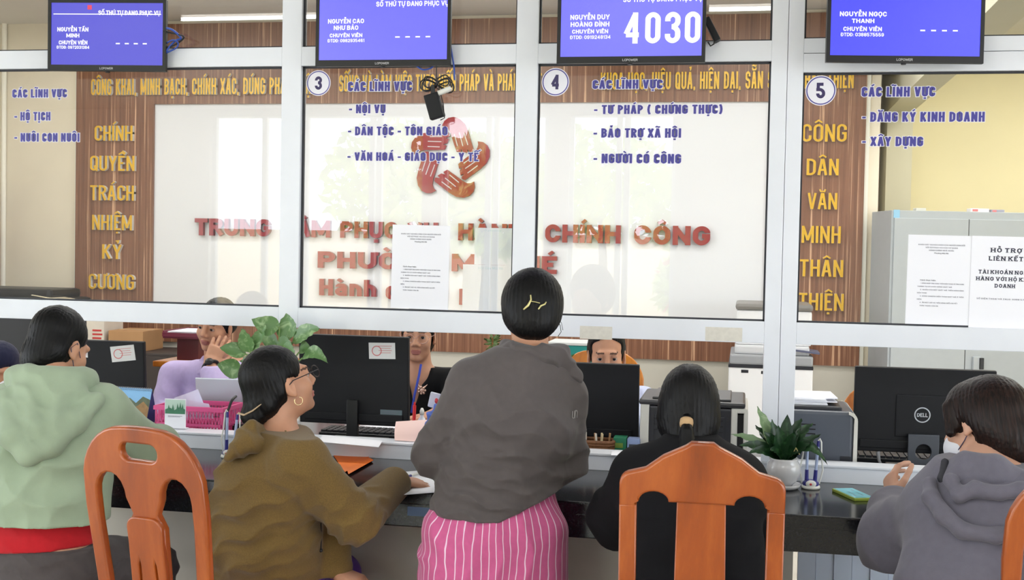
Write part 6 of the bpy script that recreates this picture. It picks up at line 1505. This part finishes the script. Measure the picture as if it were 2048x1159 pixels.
# --------------------------------------------------------------- 4. black clothes and ponytail, on the humped chair
J = dict(head=pt(1379, 822, -.78), hf=V3(.02, .92, -.36), hu=V3(-.02, .36, .93), neck=pt(1381, 912, -.87), chest=pt(1388, 1000, -.93), waist=pt(1392, 1085, -.98), pel=pt(1394, 1165, -1.02),
         shL=pt(1284, 955, -.88), shR=pt(1468, 965, -.88), elL=pt(1238, 1035, -.76), elR=pt(1492, 1050, -.78), wrL=pt(1300, 985, -.50), wrR=pt(1455, 985, -.50))
J['wrL'][2] = max(J['wrL'][2], .855); J['wrR'][2] = max(J['wrR'][2], .855); J.update(hdL=V3(.3, .9, -.08), hnL=V3(0, 0, -1), hdR=V3(-.3, .9, -.08), hnR=V3(0, 0, -1)); seated(J, (0, 1))
P = Person(J, .93); body = make_body(P, 'person in black with a low black ponytail, seated on the humped orange chair', m_skin, .005, {}, detail=False)
d = Sdf(); P.torso(d, .022, .06, 1.0); d.add(J['neck']+V3(0, .0, -.02), J['neck']+V3(0, .015, .05), .078, .070, .02); P.arms(d, .026, .04, (.058, .056, .056, .044), .96)
m_blk = clothmat('black_fleece', (12, 12, 16), .2, 600, .9, .1, 40, 0); nb = J['neck']
cloth(P, body, 'jacket', d, m_blk, .006, folds(((.6, 0, 1), .08, .006, J['elL'], .14, .4), ((-.6, 0, 1), .08, .006, J['elR'], .14, .9), ((.2, 0, 1), .09, .006, J['waist'], .2, 1.4)), lambda X: np.maximum(J['pel'][2]-.02-X[:, 2], X[:, 2]-(nb[2]+.06)))
d = Sdf(); P.legs(d, .02, .04); d.add(J['pel']-V3(0, 0, .02), J['pel']+V3(0, 0, .05), (.178, .122), (.17, .12), .04, V3(1, 0, 0))
cloth(P, body, 'trousers', d, m_blk, .008, None, lambda X: np.maximum(X[:, 2]-(J['pel'][2]+.05), .09-X[:, 2]))
d = haircap(); d.ell((0, -.04, -.01), (.090, .072, .085), None, .03); d.ell((0, -.035, -.055), (.086, .062, .06), None, .03); d.ell((0, -.055, -.09), (.058, .05, .045), None, .03); off_face(d)
hair(P, body, d)
d = Sdf(); d.add((0, -.098, -.042), (0, -.134, -.060), .014, .013, .006).add((0, -.134, -.06), (.002, -.144, -.095), .013, .017, .006).add((.002, -.144, -.095), (.004, -.142, -.16), .019, .029, .012).add((.004, -.142, -.16), (.006, -.13, -.27), .029, .016, .02)
hair(P, body, d, None, .004, None, 'ponytail')
mb = MB(); mb.lathe([(.012, -.012), (.0185, -.010), (.0195, .0), (.0185, .010), (.012, .012)], (0, 0, 0), 20, 0, Matrix.Translation((0, -.137, -.068)) @ Matrix.Rotation(R(-18), 4, 'X')); hbuild(P, body, mb, 'hair_band', mat('tan_band', (184, 152, 112), .8))
# --------------------------------------------------------------- 5. grey hooded coat, white mask
J = dict(head=pt(1966, 848, -.78), hf=V3(-.74, .62, -.30), hu=V3(-.02, .33, .94), neck=pt(1962, 938, -.86), chest=pt(1968, 1030, -.92), waist=pt(1966, 1100, -.97), pel=pt(1966, 1175, -1.01),
         shL=pt(1888, 1022, -.84), shR=pt(2075, 985, -.96), elL=pt(1800, 1085, -.74), elR=pt(2130, 1080, -.80), wrL=pt(1796, 1000, -.56), wrR=pt(2060, 1000, -.52))
J['wrL'] = pt(1784, 1000, -.52); J['wrR'][2] = max(J['wrR'][2], .855)
J['hdL'] = pt(1780, 940, -.46)-J['wrL']; J['hnL'] = V3(.9, .2, -.3); J.update(hdR=V3(-.4, .8, -.1), hnR=V3(0, 0, -1)); seated(J, (-.1, 1))
P = Person(J, .93); body = make_body(P, 'person in grey hooded coat and white face mask, seated near the green phone', m_skin3, .004, {'L': .75}, detail=False, hand_scale=.95)
d = Sdf(); P.torso(d, .034, .07, 1.05); d.add(J['neck']+V3(0, 0, -.02), J['neck']+V3(0, .02, .012), .086, .074, .03); P.arms(d, .030, .05, (.062, .070, .068, .046), .72)
d.add(J['elL']+(-.015, 0, .0), J['elL']+(.06, -.03, -.02), .085, .075, .06)
m_gcoat = clothmat('grey_wool', (104, 102, 114), .25, 500, .92, .05, 50); nb = J['neck']
cloth(P, body, 'coat', d, m_gcoat, .006, folds(((.9, 0, .5), .085, .009, J['elL']+(.03, -.03, .02), .13, .5), ((.8, 0, -.6), .12, .010, J['shL']+(.06, -.06, -.06), .18, 1.2), ((.7, 0, -.7), .14, .006, J['chest']+(0, -.1, 0), .2, 2.)), lambda X: np.maximum(J['pel'][2]-.03-X[:, 2], X[:, 2]-(nb[2]+.03)))
d = Sdf()
jk = [c for c in body.children if c.name.startswith('coat')][0]
for (x0, y0), (x1, y1), Y0, Y1, ra, rb in (((1912, 930), (1905, 962), -.945, -.985, .024, .022), ((1930, 928), (1990, 935), -.97, -1.0, .032, .032), ((1990, 935), (2045, 962), -1.0, -1.02, .030, .028), ((1925, 950), (1990, 960), -.99, -1.02, .030, .030), ((1990, 960), (2040, 975), -1.02, -1.02, .028, .026)):
    d.add(pt(x0, y0, Y0), pt(x1, y1, Y1), ra, rb, .022)
hug(jk, d, (((1905, 968), (1922, 994), .018, .018), ((1922, 994), (1952, 984), .018, .018), ((1952, 984), (2000, 990), .018, .018), ((2000, 990), (2050, 985), .018, .02), ((1866, 972), (1872, 1000), .018, .020), ((1872, 1000), (1890, 1035), .020, .020), ((1890, 1035), (1925, 1062), .020, .019), ((1925, 1062), (1990, 1072), .019, .019), ((1990, 1072), (2060, 1064), .019, .019)), .012, .75)
cloth(P, body, 'hood', d, m_gcoat, .005, folds(((.7, 0, .7), .09, .003, None, 1, .3)))
d = Sdf(); e0 = pt(1887, 925, -.885)
for (x0, y0), (x1, y1) in (((1890, 922), (1884, 955)), ((1884, 955), (1898, 992)), ((1898, 992), (1910, 1000))): d.add(pt(x0, y0, -.955-(y0-922)*.0006), pt(x1, y1, -.955-(y1-922)*.0006), .010, .009, .012)
cloth(P, body, 'hood_trim', d, mat('charcoal_trim', (52, 52, 58), .9), .004)
d = Sdf(); P.legs(d, .02, .04); d.add(J['pel']-V3(0, 0, .02), J['pel']+V3(0, 0, .05), (.178, .122), (.17, .12), .04, V3(1, 0, 0))
cloth(P, body, 'trousers', d, m_blk, .008, None, lambda X: np.maximum(X[:, 2]-(J['pel'][2]+.03), .09-X[:, 2]))
d = haircap(.012, .008); d.ell((0, -.03, .02), (.096, .105, .10), None, .03); d.ell((0, -.05, -.02), (.09, .085, .088), None, .03); d.ell((.0, -.09, -.06), (.066, .055, .062), None, .03); d.ell((0, .03, .06), (.078, .06, .06), None, .03); off_face(d, -.05, .098, .085); d.ell((-.082, .012, -.052), (.026, .03, .040), None, .01, True)
d.add((-.070, .055, .05), (-.086, .05, -.03), .020, .014, .02); d.ell((.02, -.12, -.10), (.05, .04, .05), None, .03); d.ell((.02, -.07, -.10), (.072, .05, .06), None, .03)
hair(P, body, d, m_hairb)
face_mask(P, body, mat('white_mask', (222, 224, 232), .8))
wv = nz(J['hdL']); wc = J['wrL']+wv*.012; a1 = nz(np.cross(wv, V3(0, 1, 0))); a2 = np.cross(wv, a1); mb = MB()
for rr in (-.006, .002):
    for i in range(18):
        t = i*2*math.pi/18; c = wc+wv*(rr)+a1*.037*math.cos(t)+a2*.030*math.sin(t); mb.sphere(c-np.array(body.location), .0052, 8)
mb.build('bracelet', mat('brass_beads', (120, 100, 70), .35, metal=.5), body)
# --------------------------------------------------------------- 6. clerk in lavender, cheek on hand
def toward(p, off=0., dn=-.1): v = nz(np.array(CAM)-p); c, s_ = math.cos(off), math.sin(off); return nz(V3(v[0]*c-v[1]*s_, v[0]*s_+v[1]*c, dn))
h0 = pt(432, 650, 1.0)
J = dict(head=h0, hf=toward(h0, R(-33), -.16), hu=V3(.16, 0, 1), neck=pt(436, 728, 1.06), chest=pt(428, 815, 1.08), waist=pt(428, 890, 1.12), pel=V3(*(pt(428, 900, 1.16)[:2]), .585),
         shR=pt(350, 752, 1.06), shL=pt(518, 758, 1.06), elR=pt(322, 838, .93), elL=pt(446, 818, .70), wrR=pt(395, 845, .62), wrL=pt(420, 728, .84))
J['elL'][2] = .84; J['wrR'][2] = .845
J['hdL'] = pt(452, 658, .93)-J['wrL']; J['hnL'] = nz(h0-J['wrL'])+V3(0, .6, 0); J.update(hdR=V3(.7, -.6, -.05), hnR=V3(0, 0, -1)); seated(J, (0, -1), .46, -.05)
for q in 'LR': J['hip'+q], J['kn'+q] = J['hip'+q], J['kn'+q]
P = Person(J, .93, False); body = make_body(P, 'person in a lavender shirt resting one cheek on a hand, behind the glass', m_skin2, .0035, {'L': .24})
d = Sdf(); P.torso(d, .016, .05); P.arms(d, .016, .03, (.055, .050, .047, .038), .78)
m_lav = clothmat('lavender_cotton', (186, 170, 212), .12, 900, .8, .04); nb = J['neck']
cloth(P, body, 'shirt', d, m_lav, .005, folds(((.5, 0, 1), .06, .006, J['elR'], .12, .4), ((.9, 0, .4), .09, .005, J['chest']+(-.08, -.1, 0), .2, 1.4), ((.4, .3, 1), .05, .005, J['elL'], .1, .9)), lambda X: np.maximum(J['pel'][2]-.0-X[:, 2], X[:, 2]-(nb[2]+.018)))
d = Sdf()
for q in (-1, 1): d.add(nb+V3(q*.055, -.035, .022), nb+V3(q*.035, -.085, -.03), (.026, .010), (.03, .008), .01, V3(1, 0, .3)).add(nb+V3(q*.055, -.035, .022), nb+V3(q*.03, .05, .03), (.02, .010), None, .01, V3(0, 0, 1))
cloth(P, body, 'collar', d, m_lav, .004)
d = Sdf(); P.legs(d, .02, .04); d.add(J['pel']-V3(0, 0, .02), J['pel']+V3(0, 0, .05), (.165, .122), (.16, .12), .04, V3(1, 0, 0)); m_navyt = clothmat('navy_cotton', (34, 38, 58), .15, 900)
cloth(P, body, 'trousers', d, m_navyt, .008, None, lambda X: np.maximum(X[:, 2]-(J['pel'][2]+.04), .09-X[:, 2]))
d = haircap(); d.ell((0, -.04, -.0), (.081, .075, .06), None, .03); d.ell((0, .085, -.02), (.070, .065, .096), None, .012, True); d.ell((0, .05, .085), (.06, .045, .03), None, .02, True)
hair(P, body, d)
wv = nz(J['wrL']-J['elL']); wc = J['wrL']-wv*.012; a1 = nz(np.cross(wv, V3(0, 1, 0))); a2 = np.cross(wv, a1); mb = MB(); bl = np.array(body.location)
ring = [wc-bl+a1*.034*math.cos(t)+a2*.030*math.sin(t) for t in [i*2*math.pi/20 for i in range(21)]]
mb.tube(ring, .008, 8, 0, False); fc = nz(np.array(CAM)-wc); fc = nz(fc-wv*(fc@wv)); mb.sphere(wc-bl+fc*.034, [.019, .008, .019], 16, 0, Matrix([list(np.cross(fc, wv)), list(fc), list(wv)]).transposed().to_4x4()); mb.build('wrist_watch', [m_blackp], body)
# --------------------------------------------------------------- 7. clerk in black with glasses, half behind the monitor
h0 = pt(836, 669, .98)
J = dict(head=h0, hf=toward(h0, R(-6), -.10), hu=V3(0, 0, 1), neck=pt(840, 742, 1.02), chest=pt(838, 830, 1.04), waist=pt(836, 900, 1.08), pel=V3(h0[0], 1.14, .585),
         shR=pt(766, 762, 1.03), shL=pt(906, 764, 1.03), elR=pt(752, 850, .88), elL=pt(926, 842, .90), wrR=pt(715, 848, .74), wrL=pt(868, 848, .74))
J['wrR'][2] = .84; J['wrL'][2] = .84; J['elR'][2] = max(J['elR'][2], .865); J['elL'][2] = max(J['elL'][2], .865); J.update(hdL=V3(-.5, -.8, -.05), hnL=V3(0, 0, -1), hdR=V3(-.3, -.9, -.05), hnR=V3(0, 0, -1)); seated(J, (0, -1), .46, -.05)
P = Person(J, .93); body = make_body(P, 'person in black with clear glasses and a brooch, half hidden by the big monitor', m_skin, .0035, {})
d = Sdf(); P.torso(d, .012, .05); P.arms(d, .014, .03, (.055, .052, .047, .042), .35)
nb = J['neck']; m_blkv = clothmat('black_blouse', (14, 14, 16), .12, 900, .8, .05, 60, 0)
d.add(nb+V3(0, -.10, .02), nb+V3(0, -.13, -.14), (.045, .10), (.004, .10), .01, V3(1, 0, 0), None, True)
d.add(nb+V3(0, -.06, .05), nb+V3(0, -.06, .0), (.055, .07), None, .02, V3(1, 0, 0), None, True)
cloth(P, body, 'blouse', d, m_blkv, .005, folds(((.9, 0, .4), .09, .004, J['chest'], .2, 1.4)), lambda X: np.maximum(J['pel'][2]-X[:, 2], X[:, 2]-(nb[2]+.02)))
d = Sdf(); P.legs(d, .02, .04); d.add(J['pel']-V3(0, 0, .02), J['pel']+V3(0, 0, .05), (.175, .122), (.17, .12), .04, V3(1, 0, 0)); cloth(P, body, 'trousers', d, m_navyt, .008, None, lambda X: np.maximum(X[:, 2]-(J['pel'][2]+.04), .09-X[:, 2]))
d = haircap(); d.ell((0, -.04, -.02), (.082, .07, .07), None, .03); d.ell((0, -.06, -.07), (.06, .05, .05), None, .03); off_face(d, -.025, .09, .092, .070)
hair(P, body, d)
mb = MB()
for q in (-1, 1):
    mb.tube([(q*.034+.027*math.cos(a), .114-.006*abs(math.cos(a)), .0+.021*math.sin(a)) for a in [i*2*math.pi/20 for i in range(21)]], .0013, 6, 0, False); mb.tube([(q*.061, .106, .006), (q*.08, .07, .010), (q*.085, -.0, .008)], .0013, 6)
mb.tube([(-.008, .114, .003), (0, .117, .006), (.008, .114, .003)], .0012, 6); hbuild(P, body, mb, 'glasses', mat('rose_frame', (196, 160, 150), .2, metal=.5))
bl = np.array(body.location); mb = MB(); mb.tube([pt(842, 728, .93)-bl, pt(838, 750, .90)-bl, pt(829, 790, .89)-bl, pt(823, 825, .885)-bl], .0055, 6, 0, True, .4); mb.build('lanyard', mat('blue_ribbon', (52, 76, 190), .5), body)
mb = MB(); c = pt(844, 780, .888)-bl; rng = random.Random(2)
mb.sphere(c, (.010, .005, .012), 10)
for k in range(7):
    a = k*.9; mb.sphere(c+V3(math.cos(a)*.014, -.002, math.sin(a)*.014), (.0055, .004, .0055), 8)
mb.tube([c+V3(.008, -.003, .01), c+V3(.024, -.003, .026)], [.004, .001], 6).tube([c+V3(-.006, -.003, .012), c+V3(-.016, -.003, .024)], [.004, .001], 6); mb.build('brooch', mat('rose_gold', (226, 190, 172), .2, metal=.6), body)
# --------------------------------------------------------------- 8. clerk in pale blue, eyes over the monitor
h0 = pt(1213, 709, .98)
J = dict(head=h0, hf=toward(h0, R(2), -.16), hu=V3(-.02, 0, 1), neck=pt(1214, 782, 1.03), chest=pt(1214, 870, 1.05), waist=pt(1214, 925, 1.08), pel=V3(h0[0], 1.14, .585),
         shR=pt(1138, 812, 1.04), shL=pt(1284, 808, 1.04), elR=pt(1120, 880, .9), elL=pt(1300, 880, .92), wrR=pt(1160, 880, .66), wrL=pt(1262, 880, .66))
J['wrR'][2] = .84; J['wrL'][2] = .84; J['elR'][2] = max(J['elR'][2], .865); J['elL'][2] = max(J['elL'][2], .865); J.update(hdL=V3(-.4, -.8, -.05), hnL=V3(0, 0, -1), hdR=V3(.4, -.9, -.05), hnR=V3(0, 0, -1)); seated(J, (0, -1), .46, -.05)
P = Person(J, .96, False); body = make_body(P, 'person in pale blue shirt, only forehead and eyes showing above the plain monitor', m_skin2, .0035, {})
d = Sdf(); P.torso(d, .018, .05); P.arms(d, .018, .03, (.058, .052, .047, .038), .9); nb = J['neck']
cloth(P, body, 'shirt', d, clothmat('pale_blue_cotton', (196, 206, 236), .12, 900, .8, .05), .006, folds(((.6, 0, 1), .06, .005, J['shL'], .14, .4)), lambda X: np.maximum(J['pel'][2]-X[:, 2], X[:, 2]-(nb[2]+.035)))
d = Sdf(); P.legs(d, .02, .04); d.add(J['pel']-V3(0, 0, .02), J['pel']+V3(0, 0, .05), (.165, .122), (.16, .12), .04, V3(1, 0, 0)); cloth(P, body, 'trousers', d, m_navyt, .008, None, lambda X: np.maximum(X[:, 2]-(J['pel'][2]+.04), .09-X[:, 2]))
d = haircap(); d.ell((0, -.04, .0), (.082, .07, .06), None, .03); d.add((-.05, .085, .045), (.05, .085, .045), (.06, .03), None, .012, (0, 1, 0), .03, True); d.ell((0, .085, -.02), (.082, .072, .085), None, .012, True); d.ell((0, .09, .05), (.062, .06, .042), None, .012, True)
hair(P, body, d)
# --------------------------------------------------------------- 9. someone in navy at the end window, mostly outside the frame
h0 = pt(1, 742, .62)
J = dict(head=h0, hf=toward(h0, R(20), -.2), hu=V3(0, 0, 1), neck=pt(-8, 815, .68), chest=pt(-8, 900, .72), waist=pt(-8, 960, .9), pel=V3(h0[0], 1.10, .585),
         shR=pt(-95, 830, .72), shL=pt(72, 830, .72), elR=pt(-110, 900, .62), elL=pt(80, 900, .62), wrR=pt(-50, 880, .45), wrL=pt(30, 880, .45))
for q in 'LR': J['wr'+q][2] = .88; J['el'+q][2] = .93
J['waist'] = (J['chest']+J['pel'])/2
J.update(hdL=V3(-.4, -.8, -.05), hnL=V3(0, 0, -1), hdR=V3(.4, -.9, -.05), hnR=V3(0, 0, -1)); seated(J, (0, -1), .46, -.05)
P = Person(J, .92); body = make_body(P, 'person in navy with a white face mask at the end window, cut by the frame', m_skin, .006, {}, detail=False)
d = Sdf(); P.torso(d, .018, .05); P.arms(d, .018, .03, (.058, .052, .047, .038), .9); nb = J['neck']; m_navyj = clothmat('navy_fleece', (28, 31, 58), .15, 900, .9, .06)
cloth(P, body, 'jacket', d, m_navyj, .007, None, lambda X: np.maximum(J['pel'][2]-X[:, 2], X[:, 2]-(nb[2]+.02)))
d = Sdf(); P.legs(d, .02, .04); d.add(J['pel']-V3(0, 0, .02), J['pel']+V3(0, 0, .05), (.165, .122), (.16, .12), .04, V3(1, 0, 0)); cloth(P, body, 'trousers', d, m_navyt, .009, None, lambda X: np.maximum(X[:, 2]-(J['pel'][2]+.04), .09-X[:, 2]))
d = Sdf(); d.ell((0, -.022, .038), (.094, .112, .104), None, .02); d.ell((0, -.03, -.06), (.098, .09, .09), None, .03); off_face(d, -.03, .11, .085, .068)
hair(P, body, d, m_navyj, .005, None, 'hood'); face_mask(P, body, mat('white_mask', (222, 224, 232), .8))
# stools and chairs under those whose seats the frame cuts off
def stool(x, y, label, z=.45):
    e = empty('stool', (x, y, 0), 0, label, 'stool', 'stools under the seated people')
    MB().box2((-.17, -.17, z-.03), (.17, .17, z), 0, .008).build('seat', m_ochair, e)
    for sx in (-1, 1):
        for sy in (-1, 1): MB().tube([(sx*.14, sy*.14, 0), (sx*.12, sy*.12, z-.025)], .016, 8).build('leg', m_ochair, e)

stool(-1.95, -.98, 'orange wooden stool under the person in the pale green jacket')
stool(-1.20, -.72, 'orange wooden stool under the person in the olive jacket', .42)
d = Sdf()
for (x0, y0), (x1, y1), ra, rb in (((900, 800), (872, 835), .03, .028), ((872, 835), (858, 872), .028, .022), ((905, 840), (880, 870), .04, .03), ((912, 790), (905, 850), .035, .04)): d.add(pt(x0, y0, .02), pt(x1, y1, .02), ra, rb, .02)
lo_ = min(0, 0); vs, Q = sdf_mesh(d, .005, 'cloth_bundle', folds(((.8, .2, .6), .04, .007, None, 1, .6)), lambda X: .8415-X[:, 2])
o_ = np_mesh('cloth_bundle', vs, Q, mat('blue_print_cloth', (84, 108, 190), .85, noise=.25, nscale=60), None, tuple(pt(885, 880, .02)*V3(1, 1, 0)+V3(0, 0, .8415)))
tag(o_, 'blue printed cloth bundle on the ledge beside the dark grey sleeve', 'cloth')
c_ = pt(869, 800, .03)-np.array(o_.location)
MB().box((0, 0, 0), (.04, .012, .055), 0, Matrix.Translation(Vector(c_)) @ Matrix.Rotation(R(12), 4, 'Y'), .005).build('white_flap', mat('white_flap', (206, 208, 226), .6), o_)
MB().sphere(pt(873, 801, -.005)-np.array(o_.location), (.007, .006, .01), 10).build('red_spot', mat('red_dot', (200, 60, 70), .5), o_)
